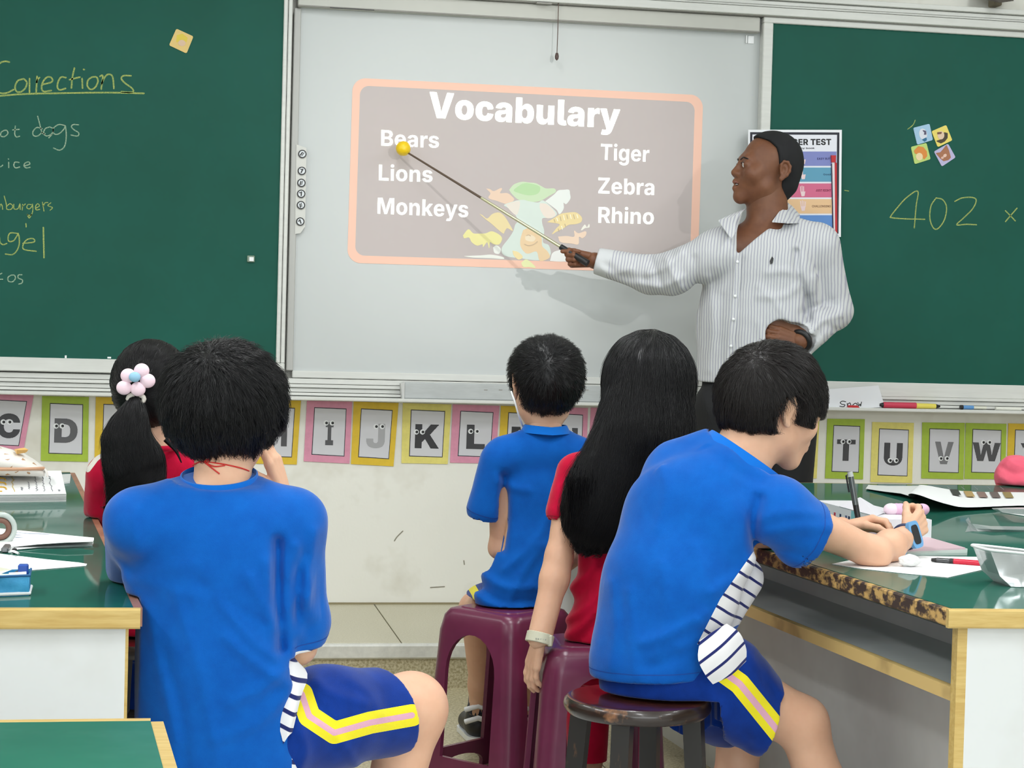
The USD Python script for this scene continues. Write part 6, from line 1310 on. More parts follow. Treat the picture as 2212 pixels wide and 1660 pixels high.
for k in range(5): q = P(1158 + 5 * k, 1380 + .6 * k, B - .1045); part(wb_, 'raised_mark', sphere(q, .0018, 1), mat('wristband_mark', (168, 172, 160), .5))
# hair
drape = [cn((1400, 835, B - .02, 92), (1392, 940, B - .055, 96), bf, .8), cn((1392, 940, B - .055, 96), (1362, 1020, B - .075, 98), bf, .5), cn((1362, 1020, B - .075, 98), (1312, 1085, B - .085, 92), bf, .36), cn((1312, 1085, B - .085, 90), (1282, 1112, B - .092, 46), bf, .34)]
hb = U([ell(C + Rh @ V3(0, -.012, .012), (95 * ms3, .112, 98 * ms3), Rh)] + drape, .035)
def ghair(p):
    q = (p - C) @ Rh; d = hb(p); d = smax(d, -np.maximum(.055 - q[:, 1], q[:, 2] - .035), .012); d = smax(d, -np.maximum(.02 - q[:, 1], q[:, 2] + .05), .012)
    m = np.abs(d) < .03
    if m.any():
        x = (p[m] - C) @ CR + (p[m] - C)[:, 2] * -.25; d[m] += .0035 * (meshkit.fbm(np.stack([x * 60, p[m][:, 2] * 5, p[m][:, 1] * 8], 1), 3, 6) - .5) * 2
    return d
lo, hi = box_of([(1190, 715, B - .2), (1500, 1190, B + .16)], .03)
gflow = lambda p: np.stack([np.where(p[:, 2] < C[2] - .06, -.30 * np.clip((C[2] - .06 - p[:, 2]) / .2, 0, 1.3), (p[:, 0] - C[0]) * 3 * np.clip((p[:, 2] - C[2]) / .08, 0, 1)), (p[:, 1] - C[1]) * 2 * np.clip((p[:, 2] - C[2]) / .08, 0, 1), -np.ones(len(p))], 1)
hair_piece(t, ghair, lo, hi, .005, M_hair, M_strand, gflow, 9000, .22, 9, .008, .0011, 13, 'long straight black hair', spread=.10)
rng = np.random.default_rng(8); ends = []
for k in range(1500):
    x0 = rng.uniform(1222, 1375); y0 = rng.uniform(1050, 1120) - max(0, (rng.uniform(0, 1) * 40)); L_ = rng.uniform(30, 66) * (1 if x0 < 1325 else .6); dx = rng.uniform(-14, 10); yy = B - .112 + rng.uniform(-.012, .02)
    ends.append([P(x0 + dx * u ** 1.5, y0 + L_ * u, yy + .02 * u) for u in np.linspace(0, 1, 6)])
hair_curves(t, 'hair_ends', np.array(ends), np.linspace(.0013, .0007, 6), M_strand)

# ------------------------------------------------------------------ girl with the ponytail
B = 4.50
t = thing('person', 'person with a ponytail and a pink flower hair tie, beside the left table', 'person', ws3)
bf = unit(V3(.05, 1, 0)); Rh = head_frame((.22, .97, -.04)); C = P(328, 854, B + .02); s = 1.0; ms4 = MS(320, 900, B)
torso = [cn((320, 1330, B, 78), (318, 1180, B, 72), bf, .62), cn((318, 1180, B, 72), (318, 1030, B, 76), bf, .55), cn((240, 1024, B, 30), (400, 1020, B, 30))]
limbs = [cn((326, 1030, B, 36), (330, 900, B + .02, 37)), cn((226, 1020, B, 30), (222, 1110, B + .12, 24)), cn((222, 1110, B + .12, 24), (262, 1080, B + .32, 18)), cn((412, 1018, B, 30), (440, 1150, B + .10, 24)), cn((440, 1150, B + .10, 24), (380, 1100, B + .35, 18)),
         cn((300, 1360, B + .02, 60), (300, 1370, B + .30, 46)), cn((300, 1370, B + .30, 44), (300, 1640, B + .30, 28)), cn((360, 1360, B + .02, 60), (370, 1370, B + .30, 46)), cn((370, 1370, B + .30, 44), (370, 1640, B + .30, 28))]
lo, hi = box_of([(160, 960, B - .1), (460, 1700, B + .45)], .1); lo[2] = .05
bm = relax(sdf_mesh(beside(seated(U(torso + limbs, .024), ws3, .185, .458), lA, lD, 1), lo, hi, .0065), 1); hm = relax(sdf_mesh(U([head_sdf(C, Rh, s), cn((327, 1005, B, 34), (330, 900, B + .02, 35))], .03), C - .2, C + .2, .005), 1)
hs = []
for a in ((262, 1080, B + .32), (380, 1100, B + .35)): w = P(*a); hs.append(hand_mesh(hand(w, V3(.3, .9, -.1), V3(0, 0, -1), V3(.9, -.3, 0), .14, [(.2, .3, .2)] * 4), w, .14, .0045, lambda f: beside(f, lA, lD, 1)))
part(t, 'body', weld([bm, hm] + hs), M_skin, smooth=60); add_eyes(t, C, Rh, s, M_iris)
ub = P(330, 880, B) - P(326, 1030, B); nc = P(336, 962, B)
sh = U([cn((318, 1345, B, 92), (316, 1180, B, 88), bf, .64), cn((316, 1180, B, 88), (318, 1040, B, 86), bf, .55), cn((246, 1024, B, 42), (398, 1020, B, 42)), cn((240, 1018, B, 38), (300, 988, B, 34)), cn((400, 1014, B, 38), (366, 986, B, 34)), cn((226, 1026, B, 40), (218, 1110, B + .06, 36)), cn((414, 1020, B, 40), (430, 1110, B + .06, 38))], .02)
sh = cut(sh, neck_hole(nc, ub, 56 * ms4, unit(ub) + bf * -.1), .005)
sh = folds(sh, [([(232, 1010), (214, 1070), (206, 1130)], .6), ([(258, 1040), (250, 1110), (240, 1160)], -1.2), ([(200, 1060), (196, 1110), (208, 1150)], .7), ([(270, 1090), (255, 1150), (250, 1190)], .7), ([(380, 1000), (360, 1040), (350, 1060)], .5)], .006, 9, P(318, 1100, B))
lo, hi = box_of([(160, 940, B - .16), (480, 1350, B + .2)], .04); lo[2] = max(lo[2], .45)
vfn = cloth_part(t, 'shirt', beside(seated(rough(sh, .003, 9, 9), ws3, .185, .458), lA, lD, 1), lo, hi, .006, M_crim)
pip, rest = split(vfn, band(vfn[0], vfn[2], [(226, 978), (208, 992), (190, 1016)], 0, 5))
show(t, 'shirt', rest, M_crim); show(t, 'shoulder_piping', pip, mat('piping_cream', (232, 224, 214), .8), 'white shoulder piping')
part(t, 'collar', collar_ring(nc + unit(ub) * .001, ub, 55 * ms4, unit(ub) + bf * -.1, .007), M_crim, smooth=True)
tr_s = U([cn((296, 1362, B + .03, 72), (298, 1375, B + .29, 56)), cn((364, 1362, B + .03, 72), (372, 1375, B + .29, 56)), cn((300, 1380, B + .31, 52), (300, 1620, B + .30, 38)), cn((370, 1380, B + .31, 52), (370, 1620, B + .30, 38))], .02)
lo, hi = box_of([(220, 1300, B - .06), (440, 1660, B + .4)], .06); lo[2] = .1
part(t, 'trousers', relax(sdf_mesh(seated(tr_s, ws3, .185, .458), lo, hi, .007), 1), M_short, smooth=True)
for x in (300, 370): boots(t, P(x, 1690, B + .3), V3(0, 1, 0), .19, M_dark, M_shiny)
tie = P(294, 862, B - .115)
hb = U([ell(C + Rh @ V3(0, -.012, .026), (84 * ms4, .112, 96 * ms4), Rh)], .03)
def phair(p):
    q = (p - C) @ Rh; d = hb(p); d = smax(d, -np.maximum(.055 - q[:, 1], q[:, 2] - .045), .012); d = smax(d, -np.maximum(.000 - q[:, 1], q[:, 2] + .005), .012); d = smax(d, -.085 - q[:, 2], .012)
    for sx in (-1, 1): d = smax(d, -(np.linalg.norm((q - np.array([sx * .092, -.010, -.014])) / np.array([1, 1, 1.3]), axis=1) - .036), .006)
    m = np.abs(d) < .03
    if m.any():
        g = p[m] - tie; u = g / np.maximum(np.linalg.norm(g, axis=1, keepdims=True), 1e-6); d[m] += .002 * (meshkit.fbm(u * 14, 3, 3) - .5) * 2
    return d
hair_piece(t, phair, C - .16, C + .16, .005, M_hair, M_strand, lambda p: (tie - p) / np.maximum(np.linalg.norm(tie - p, axis=1, keepdims=True), .01), 6000, .07, 7, .003, .0010, 14, spread=.08)
tail = [(294, 866, B - .118, 14), (284, 905, B - .125, 28), (276, 950, B - .125, 46), (288, 1000, B - .12, 56), (294, 1030, B - .118, 48), (272, 1062, B - .115, 28), (246, 1090, B - .11, 8)]
tf = rough(U(chain(tail, bf, .45), .02), .004, 14, 4, (3, 1, .5)); lo, hi = box_of([(205, 850, B - .2), (370, 1110, B - .02)], .03)
tp = [np.array(P(*q[:3])) for q in tail]; tax = np.array(tp)
def tflow(p):
    k = np.argmin(np.linalg.norm(p[:, None] - tax[None, :-1], axis=2), 1); return tax[k + 1] - tax[k]
hair_piece(t, tf, lo, hi, .005, M_hair, M_strand, lambda p: tflow(p) / np.maximum(np.linalg.norm(tflow(p), axis=1, keepdims=True), 1e-6), 4500, .12, 8, .006, .0011, 15, 'ponytail', spread=.14)
for k in range(2):
    pl_ = [[(357, 950, B - .09), (380, 975, B - .085), (392, 1000, B - .08)], [(240, 1075, B - .11), (228, 1100, B - .105), (222, 1118, B - .10)]][k]
    part(t, 'hair_lock', tube(smooth_path([P(*q) for q in pl_], 5), np.linspace(.006, .0015, 11), 8), M_hair, smooth=True)
# flower hair tie
M_pet = mat('flower_pink', (246, 216, 226), .6, bump=.15, bs=300); fl_ = part(t, 'hair_tie', tube([tie + V3(.018 * math.cos(a), -.004, .010 * math.sin(a)) for a in np.linspace(0, 6.283, 16, endpoint=False)], .006, 8, True), mat('tie_beige', (206, 200, 190), .5), smooth=True, label='hair tie with a pink flower')
for x, y in ((306, 801), (277, 812), (319, 823), (298, 841), (268, 838)): part(fl_, 'petal', sphere(P(x, y, B - .128), 16 * ms4, 3, (1, .55, .95)), M_pet, smooth=True)
part(fl_, 'flower_centre', sphere(P(291, 815, B - .142), 12 * ms4, 3, (1, .6, .9)), mat('flower_blue', (150, 196, 222), .6), smooth=True)
# ------------------------------------------------------------------ the boy who writes
B = 3.72
t = thing('person', 'person writing at the right table in a blue T-shirt and a light blue watch', 'person', ws)
bf = unit(V3(.62, .78, 0)); Rh = head_frame((.93, .25, -.20)); C = P(1672, 882, B + .06); s = 1.0; ms5 = MS(1600, 900, B)
torso = [cn((1402, 1450, B, 104), (1450, 1270, B, 116), bf, .62), cn((1450, 1270, B, 116), (1530, 1090, B + .02, 118), bf, .55), cn((1460, 1050, B + .10, 50), (1680, 1105, B - .06, 54))]
sR, eR, wR = (1690, 1108, B - .07), (1888, 1196, B - .03), (1957, 1160, B + .12)
eL, wL = (1700, 1180, B + .30), (1818, 1142, B + .25)
limbs = [cn((1570, 1060, B + .03, 66), (1640, 910, B + .06, 66)), cn((*sR, 46), (*eR, 33)), cn((*eR, 33), (1922, 1180, B + .04, 31)), cn((1922, 1180, B + .04, 31), (*wR, 25)),
         cn((1470, 1045, B + .12, 44), (*eL, 36)), cn((*eL, 34), (*wL, 25)),
         cn((1490, 1455, B - .01, 92), (1732, 1562, B - .02, 54)), cn((1732, 1562, B - .02, 53), (1775, 1700, B - .03, 50)), cn((1775, 1700, B - .03, 50), (1796, 1880, B - .05, 36)),
         cn((1430, 1460, B + .06, 88), (1600, 1560, B + .26, 52)), cn((1600, 1560, B + .26, 50), (1588, 1700, B + .24, 46)), cn((1588, 1700, B + .24, 46), (1590, 1820, B + .2, 34))]
lo, hi = box_of([(1280, 900, B - .2), (2010, 1860, B + .45)], .1); lo[2] = .03
bm = relax(sdf_mesh(beside(seated(U(torso + limbs, .026), ws, .185, .458), rA, rD, -1, ZTOP - .04), lo, hi, .0055), 1); hm = relax(sdf_mesh(U([head_sdf(C, Rh, s), cn((1598, 1010, B + .035, 62), (1640, 920, B + .06, 66))], .03), C - .2, C + .2, .0038), 1)
wr = P(*wR); h1 = hand(wr, P(1990, 1128, B + .155) - wr, V3(-.55, .80, -.15), V3(-.1, .2, 1), .150, [(.55, .7, .4), (.6, .75, .45), (.6, .8, .5), (.65, .8, .5)], (.5, .4, .3), .04, 1.05)
wl = P(*wL); h2 = hand(wl, P(1880, 1132, B + .235) - wl, V3(-.1, -.55, -.8), V3(-.2, -.6, .9), .150, [(.45, .8, .4), (.5, .9, .5), (.6, .9, .5), (.6, .9, .5)], (.5, .5, .3), .03, 1.05)
part(t, 'body', weld([bm, hm, hand_mesh(h1, wr, .15), hand_mesh(h2, wl, .15)]), M_skin, smooth=60); add_eyes(t, C, Rh, s, M_iris)
ub = CR * .57 + CU * .82; nc = P(1608, 990, B + .03)
sh = U([cn((1400, 1440, B, 134), (1446, 1270, B, 148), bf, .74), cn((1446, 1270, B, 148), (1492, 1140, B + .01, 150), bf, .64), cn((1492, 1140, B + .01, 150), (1545, 1062, B + .03, 112), bf, .56), cn((1452, 1042, B + .10, 66), (1686, 1108, B - .06, 66)), cn((1545, 985, B + .06, 62), (1465, 1012, B + .10, 62)), cn((1560, 1030, B + .0, 70), (1600, 1040, B, 60)), cn((1598, 1250, B + .03, 52), (1545, 1340, B + .01, 50)), cn((1600, 1046, B + .0, 50), (1680, 1090, B - .05, 58)),
        cn((1686, 1110, B - .065, 68), (1738, 1152, B - .055, 78)), cn((1470, 1045, B + .12, 62), (1560, 1110, B + .20, 66))], .028)
hemR = plane(P(1742, 1180, B - .05), P(*eR) - P(*sR)); regR = cone(P(1750, 1185, B - .05), P(1900, 1260, B - .04), .12)
sh = cut(sh, lambda p: np.maximum(regR(p), -hemR(p)), .003); sh = cut(sh, cn((1715, 1140, B - .06, 52), (1780, 1195, B - .05, 72)), .003)
sh = cut(sh, neck_hole(nc, ub, 100 * ms5, ub), .006)
sh = folds(sh, [([(1630, 1190), (1600, 1240), (1540, 1280)], .7), ([(1640, 1080), (1625, 1140), (1628, 1190)], -1.3), ([(1660, 1150), (1720, 1140), (1790, 1140)], .6), ([(1640, 1180), (1700, 1190), (1740, 1200)], -.5), ([(1650, 1120), (1700, 1108), (1770, 1112)], .5), ([(1500, 1340), (1450, 1370), (1390, 1390)], .9), ([(1520, 1330), (1500, 1380), (1470, 1400)], .9), ([(1510, 1370), (1460, 1420), (1400, 1440)], -.6), ([(1360, 1280), (1366, 1380), (1372, 1460)], .5), ([(1320, 1260), (1330, 1360), (1320, 1440)], .5), ([(1430, 1220), (1440, 1330), (1420, 1420)], .5), ([(1500, 1180), (1520, 1250), (1500, 1310)], .4), ([(1500, 940), (1560, 1000), (1640, 1040)], -.4), ([(1420, 1000), (1440, 1060), (1420, 1140)], .4)], .009, 14, P(1450, 1250, B))
sh = rough(sh, .0035, 8, 12)
hemb = plane(P(1395, 1482, B - .10), V3(0, 0, -1) + .06 * CR)
sh2 = beside(lambda p: smax(sh(p), hemb(p), .004), rA, rD, -1, ZTOP - .04)
lo, hi = box_of([(1250, 890, B - .22), (1840, 1520, B + .3)], .04)
vfn = cloth_part(t, 'tshirt', sh2, lo, hi, .0052, M_blue)
M_pan5 = striped('striped_panel_writer', (234, 233, 234), (36, 44, 104), unit(CR * -.55 - CU * .84), .0275, .17, wob=.010, ws=9)
pan, rest = split(vfn, convex_px(vfn[0], vfn[2], [(1611, 1186), (1660, 1204), (1672, 1228), (1658, 1264), (1640, 1312), (1600, 1348), (1506, 1394), (1500, 1374), (1556, 1294)]))
show(t, 'tshirt', rest, M_blue); show(t, 'side_panel', pan, M_pan5, 'white side panel with navy stripes')
seam(t, rest, hemR(rest[0]) + .022, M_seam, mask=np.linalg.norm(rest[0] - P(1742, 1160, B - .06), axis=1) < .085); seam(t, rest, hemb(rest[0]) + .020, M_seam, mask=(rest[0][:, 2] < .6) & (rest[2][:, 2] > -.6))
part(t, 'collar', collar_band(P(1604, 1000, B + .035), ub, 96 * ms5, .080, V3(.2, 1, 0), h=.020, flare=.008), M_blueb, smooth=50)
# flap of the hem over the shorts
fl = [[P(1512, 1384, B - .145), P(1545, 1362, B - .15), P(1570, 1348, B - .135)], [P(1508, 1422, B - .150), P(1556, 1396, B - .160), P(1598, 1368, B - .14)], [P(1524, 1456, B - .150), P(1570, 1424, B - .160), P(1612, 1402, B - .13)], [P(1540, 1476, B - .140), P(1580, 1456, B - .150), P(1612, 1426, B - .125)]]
part(t, 'shirt_tail', fan(fine(fl), .003), striped('striped_tail_writer', (234, 233, 234), (36, 44, 104), unit(CR * .62 - CU * .78), .030, .16, .55), smooth=50, label='striped tail of the shirt over the shorts')
shorts = U([cn((1460, 1455, B, 104), (1560, 1478, B - .01, 100)), cn((1560, 1478, B - .01, 100), (1652, 1552, B - .02, 84)), cn((1430, 1465, B + .06, 100), (1560, 1540, B + .2, 74)), cn((1400, 1470, B, 112), (1400, 1450, B, 112), bf, .7)], .03)
ha = unit(P(1732, 1562, B - .02) - P(1490, 1455, B - .01)); hemc = plane(P(1658, 1553, B - .02), ha + V3(0, 0, .15)); zone = cone(P(1690, 1580, B - .02), P(1800, 1640, B - .02), .13)
shorts = cut(shorts, lambda p: np.maximum(zone(p), -hemc(p)), .003); shorts = cut(shorts, cn((1640, 1545, B - .02, 58), (1700, 1575, B - .02, 70)), .003)
shorts = folds(shorts, [([(1600, 1400), (1650, 1450), (1690, 1500)], .5), ([(1560, 1500), (1600, 1560), (1620, 1610)], -.6), ([(1640, 1420), (1660, 1480), (1690, 1530)], -.5), ([(1540, 1500), (1560, 1560), (1580, 1610)], .6)], .006, 13)
lo, hi = box_of([(1300, 1340, B - .18), (1720, 1640, B + .3)], .05)
on_seat = lambda p: np.where(np.linalg.norm(p[:, :2] - ws[:2], axis=1) < .18, .459 - p[:, 2], -1.0)
vs = cloth_part(t, 'shorts', lambda p: smax(shorts(p), on_seat(p), .004), lo, hi, .0042, M_short)
banded(t, vs, [(1556, 1448), (1598, 1478), (1640, 1530), (1690, 1592)], 23, 7, M_short)
for a_, f_ in ((P(1798, 1890, B - .06), V3(.7, .7, 0)), (P(1590, 1830, B + .18), V3(.6, .8, 0))): boots(t, a_, f_, .19, M_dark, M_shiny)
# watch
wax = unit(wr - P(1922, 1180, B + .04)); M_wt = mat('watch_blue', (104, 160, 208), .3); u_, w_ = frame_of(wax)
k = part(t, 'wristwatch', tube([wr - wax * .004 + (u_ * math.cos(a) * .0265 + w_ * math.sin(a) * .0245) for a in np.linspace(0, 2 * np.pi, 32, endpoint=False)], .006, 8, True), mat('watch_strap', (40, 48, 84), .5), smooth=True, label='light blue smartwatch with a navy strap')
wn = unit(-_fw * .80 + CR * .55 + CU * .20); wy = unit(CU * .95 - CR * .22 - wn * ((CU * .95 - CR * .22) @ wn)); wx = np.cross(wy, wn); wc = wr + wn * .030 - CR * .004
def plate(hw, hh, d0, d1, r=.35):
    g = [(hw * math.copysign(abs(math.cos(a)) ** r, math.cos(a)), hh * math.copysign(abs(math.sin(a)) ** r, math.sin(a))) for a in np.linspace(0, 2 * np.pi, 40, endpoint=False)]
    return hull([wc + wx * x + wy * y + wn * d for x, y in g for d in (d0, d1)])
part(k, 'case', plate(.0165, .030, -.004, .006, .5), M_wt, smooth=35); part(k, 'screen', plate(.0105, .0215, .0055, .0068, .5), mat('watch_screen', (22, 24, 30), .1), smooth=35)
part(k, 'lower_strap', hull([P(1942, 1192, B + .06), P(1960, 1194, B + .062), P(1942, 1204, B + .07), P(1954, 1205, B + .075), P(1944, 1192, B + .075), P(1960, 1194, B + .08)]), M_wt)
# hair
ms5 = MS(1652, 842, B); wl5 = P(1618, 760, B - .03)
hf = head_hair(C, Rh, (0, -.014, .018), (.104, .122, .122), .050, .004, -.044, (.090, -.012, -.018, .040), .004, 26, 9, whorl=wl5, side_z=-.024)
hair_piece(t, hf, C - .17, C + .17, .0042, M_hairb, M_strandb, whorl_flow(wl5, .8), 9000, .065, 8, .008, .0009, 16)
# pen held upright
a, b = P(1853, 1118, B + .235), P(1836, 1020, B + .25); pn = thing('pen', 'black and clear pen held upright by the writing boy', 'pen', a); d_ = b - a
for nm, u0, u1, r0, r1, m in (('grip', -.12, .28, .0062, .0066, M_dark), ('barrel', .27, .9, .0068, .0068, mat('pen_smoke', (74, 80, 80), .15)), ('cap', .89, 1.0, .0072, .0060, mat('pen_clear', (176, 182, 180), .15))):
    q = np.linspace(0, 1, 5); part(pn, nm, tube(a + d_ * (u0 + (u1 - u0) * q[:, None]), r0 + (r1 - r0) * q, 14), m, smooth=50)
part(pn, 'clip', tube([a + d_ * .55 - CR * .010, a + d_ * .92 - CR * .010, a + d_ * .95 - CR * .004], .002, 6), M_dark)

# ------------------------------------------------------------------ child in pink at the right edge
B = 5.99
c0 = P(2300, 1300, B); c0[2] = 0
wood_stool('wooden_stool', 'round dark wooden stool beyond the far end of the right table', c0, r=.13)
t = thing('person', 'person in a pink shirt leaning on the far end of the right table', 'person', c0)
bf = unit(V3(-.5, -.86, 0)); C = P(2310, 930, B - .06); Rh = head_frame((-.7, -.6, -.4)); s = .93
limbs = [cn((2300, 1230, B, 62), (2300, 1060, B - .01, 62), bf, .7), cn((2300, 1060, B, 34), (2308, 950, B - .05, 30)), cn((2236, 1042, B, 30), (2360, 1040, B, 30)), cn((2225, 1046, B, 26), (2190, 1040, B - .14, 22)), cn((2190, 1040, B - .14, 22), (2290, 1052, B - .24, 16)),
         cn((2270, 1240, B, 48), (2240, 1250, B - .05, 36)), cn((2240, 1250, B - .05, 34), (2240, 1500, B - .05, 22)), cn((2330, 1240, B, 48), (2364, 1250, B - .05, 36)), cn((2364, 1250, B - .05, 34), (2364, 1500, B - .05, 22))]
lo, hi = box_of([(2160, 960, B - .3), (2400, 1520, B + .1)], .1); lo[2] = .02
farside = lambda f: (lambda p: smax(f(p), np.where(p[:, 1] < rD[1] + .02, ZTOP + .004 - p[:, 2], -1.0), .004))
part(t, 'body', weld([relax(sdf_mesh(farside(seated(U(limbs, .025), c0, .16, .458)), lo, hi, .007), 1), relax(sdf_mesh(U([head_sdf(C, Rh, s), cn((2300, 1030, B, 34), (2308, 950, B - .05, 30))], .03), C - .22, C + .22, .006), 1)]), M_skin, smooth=60); add_eyes(t, C, Rh, s, M_iris)
sh = U([cn((2300, 1240, B, 76), (2300, 1070, B - .01, 74), bf, .75), cn((2232, 1040, B, 42), (2364, 1040, B, 42)), cn((2222, 1036, B - .02, 44), (2196, 1030, B - .14, 42)), cn((2196, 1030, B - .14, 42), (2230, 1048, B - .2, 34))], .03)
sh = cut(sh, neck_hole(P(2302, 990, B - .03), V3(-.1, -.1, 1), .07, V3(0, 0, 1)), .006)
sh = folds(sh, [([(2165, 1010), (2190, 1024), (2212, 1022)], -.8), ([(2158, 1030), (2185, 1044), (2212, 1040)], .8), ([(2180, 992), (2200, 1004), (2214, 1000)], .7)], .008, 7)
lo, hi = box_of([(2130, 940, B - .3), (2420, 1270, B + .1)], .06); lo[2] = .462
part(t, 'shirt', relax(sdf_mesh(farside(rough(sh, .004, 12, 2)), lo, hi, .0055), 1), M_pinkshirt, smooth=True)
hf = head_hair(C, Rh, (0, -.012, .014), (.096, .112, .108), .068, .030, -.075, (.086, -.004, -.03, .03), .003, 24, 7, whorl=head_pt(C, Rh, s, 0, -.05, .12), side_z=-.01)
part(t, 'hair', relax(sdf_mesh(hf, C - .17, C + .17, .006), 1), M_hair, smooth=True)
# ------------------------------------------------------------------ the teacher
B = 6.40
t = thing('person', 'person in a pale striped shirt and black head wrap, pointing a stick at the slide', 'person', V3(*P(1625, 830, B)[:2], .15))
Rh = head_frame((-.99, .02, .11)); s = 1.13; C = P(1657, 366, B + .02); msT = MS(1620, 500, B); bf = unit(V3(-.45, -.89, 0))
nk0, nk1 = (1660, 500, B + .02, 46), (1655, 405, B + .03, 43)
# right arm towards the board, left arm bent to the hip
sR, eR, wR = (1535, 556, B), (1405, 594, B + .10), (1283, 563, B + .16)
sL, eL, wL = (1768, 534, B), (1800, 672, B + .04), (1728, 738, B - .12)
torso = [cn((1630, 860, B, 88), (1628, 700, B, 100), bf, .60), cn((1628, 700, B, 100), (1640, 570, B, 96), bf, .56), cn((1560, 535, B, 34), (1752, 528, B, 34))]
limbs = [cn(nk0, nk1), cn((*sR, 34), (*eR, 27)), cn((*eR, 27), (*wR, 18)), cn((*sL, 34), (*eL, 28)), cn((*eL, 28), (*wL, 19)),
         cn((1576, 900, B, 46), (1560, 1080, B + .02, 34)), cn((1560, 1080, B + .02, 34), (1560, 1285, B + .03, 28)), cn((1684, 900, B, 46), (1692, 1080, B + .02, 34)), cn((1692, 1080, B + .02, 34), (1692, 1285, B + .03, 28))]
lo, hi = box_of([(1270, 440, B - .2), (1860, 1300, B + .3)], .09); lo[2] = .16
bm = relax(sdf_mesh(U(torso + limbs, .03), lo, hi, .0075), 1); hm = relax(sdf_mesh(U([head_sdf(C, Rh, s, mouth=.006, ey=-.018, chin=.010), cn((1655, 480, B + .03, 42), nk1)], .024), C - .22, C + .22, .0027), 1)
wr = P(*wR); hd = P(1238, 552, B + .19) - wr
h1 = hand(wr, -CR * .96 + CU * .10, -_fw, CU * 1.0 - CR * .4, .175, [(1.15, 1.35, .8), (1.2, 1.4, .9), (1.25, 1.4, .9), (1.3, 1.4, .9)], (.15, .25, .15), .03, 1.08)
wl = P(*wL); h2 = hand(wl, P(1684, 726, B - .13) - wl, V3(.2, .9, -.3), V3(-.3, -.1, .9), .180, [(.3, .4, .3)] * 4, (.5, .3, .2))
part(t, 'body', weld([bm, hm, hand_mesh(h1, wr, .185, .003), hand_mesh(h2, wl, .18, .0036)]), M_skinT, smooth=60); add_eyes(t, C, Rh, s, M_iris)
# brows, lips, ear stud
headf = head_sdf(C, Rh, s, mouth=.006, ey=-.018, chin=.010)
def brow_pt(x, z):
    for y in np.linspace(.12, .02, 120):
        if float(headf(head_pt(C, Rh, s, x, y, z)[None])[0]) < .0006: break
    return head_pt(C, Rh, s, x, y, z)
for x in (-.031, .031): part(t, 'eyebrow', tube(smooth_path([brow_pt(x + q, .0180 + .004 * math.cos(q * 110)) for q in (-.018, -.009, 0, .010, .020)], 4), [.0012] + [.0026] * 15 + [.0012], 6), M_hair, smooth=True)
part(t, 'lips', cat([tube(smooth_path([head_pt(C, Rh, s, x, y, z) for x, y, z in ((-.019, .0905, -.0585), (-.009, .0985, -.0555), (0, .1040, -.0560), (.009, .0985, -.0555), (.019, .0905, -.0585))], 4), .0040, 8), tube(smooth_path([head_pt(C, Rh, s, x, y, z) for x, y, z in ((-.017, .0885, -.0700), (-.008, .0965, -.0740), (0, .1000, -.0752), (.008, .0965, -.0740), (.017, .0885, -.0700))], 4), .0046, 8)]), mat('lips_dark', (136, 84, 72), .45), smooth=True)
part(t, 'teeth', sphere(head_pt(C, Rh, s, 0, .0915, -.0625), .011, 2, (1, .5, .28), Rh), M_eyew, smooth=True)
part(t, 'ear_stud', sphere(head_pt(C, Rh, s, .083, -.022, -.036), .004, 2), mat('stud', (226, 206, 170), .2, metal=.6), smooth=True)
# head wrap
wrapb = U([ell(C + Rh @ V3(0, -.016, .046), (.094, .108, .096), Rh), ell(C + Rh @ V3(0, -.070, .000), (.068, .056, .086), Rh), cone(head_pt(C, Rh, 1, 0, -.062, -.055), head_pt(C, Rh, 1, 0, -.046, -.125), .046, .026)], .03)
def wrap(p):
    q = (p - C) @ Rh; d = wrapb(p)
    edge = q[:, 1] - np.interp(q[:, 2], [-.2, -.03, 0, .012, .043, .071, .092, .110, .13], [-.046, -.046, -.043, -.020, -.010, .0, .023, .070, .12])
    return smax(d, edge * .6, .006)
part(t, 'head_wrap', relax(sdf_mesh(rough(wrap, .0015, 30, 3), C - .24, C + .24, .0045), 1), mat('black_wrap', (12, 13, 17), .8, bump=.1, bs=400), smooth=True, label='black head wrap')
# shirt
nd = {'g': ('texture_coordinate', {}), 'd': ('vector_math', {'math_type': 'dot_product', 'vector2': tuple(unit(np.cross(bf, V3(0, 0, 1))) / .0105)}), 'w': ('noise_texture', {'scale': 7.0, 'detail': 3.0}), 'wm': ('math', {'math_type': 'multiply_add', 'value2': 1.6, 'value3': 100.0}), 'a': ('math', {'math_type': 'add'}), 'f': ('math', {'math_type': 'fraction'}),
      'l': ('rgb_ramp', {'ramp': [(0, tuple(lin((206, 208, 208)))), (.5, tuple(lin((208, 210, 210)))), (.62, tuple(lin((172, 172, 184)))), (.85, tuple(lin((172, 172, 184)))), (1, tuple(lin((206, 208, 208))))]}), 'b': ('noise_texture', {'scale': 30.0, 'detail': 4.0}), 'bp': ('bump', {'strength': .35, 'distance': .004}), 'p': ('principled_bsdf', {'roughness': .8, 'specular_ior_level': .2})}
M_shirt = usdkit.material(stage, '/World/Looks/striped_shirt', nd, [('g.object', 'd.vector1'), ('g.object', 'w.vector'), ('w.fac', 'wm.value1'), ('d.value', 'a.value1'), ('wm.value', 'a.value2'), ('a.value', 'f.value1'), ('f.value', 'l.fac'), ('l.color', 'p.base_color'), ('g.object', 'b.vector'), ('b.fac', 'bp.height'), ('bp.normal', 'p.normal')], surface='p.BSDF')
M_cuff = mat('shirt_plain', (206, 208, 210), .8, bump=.2, bs=200)
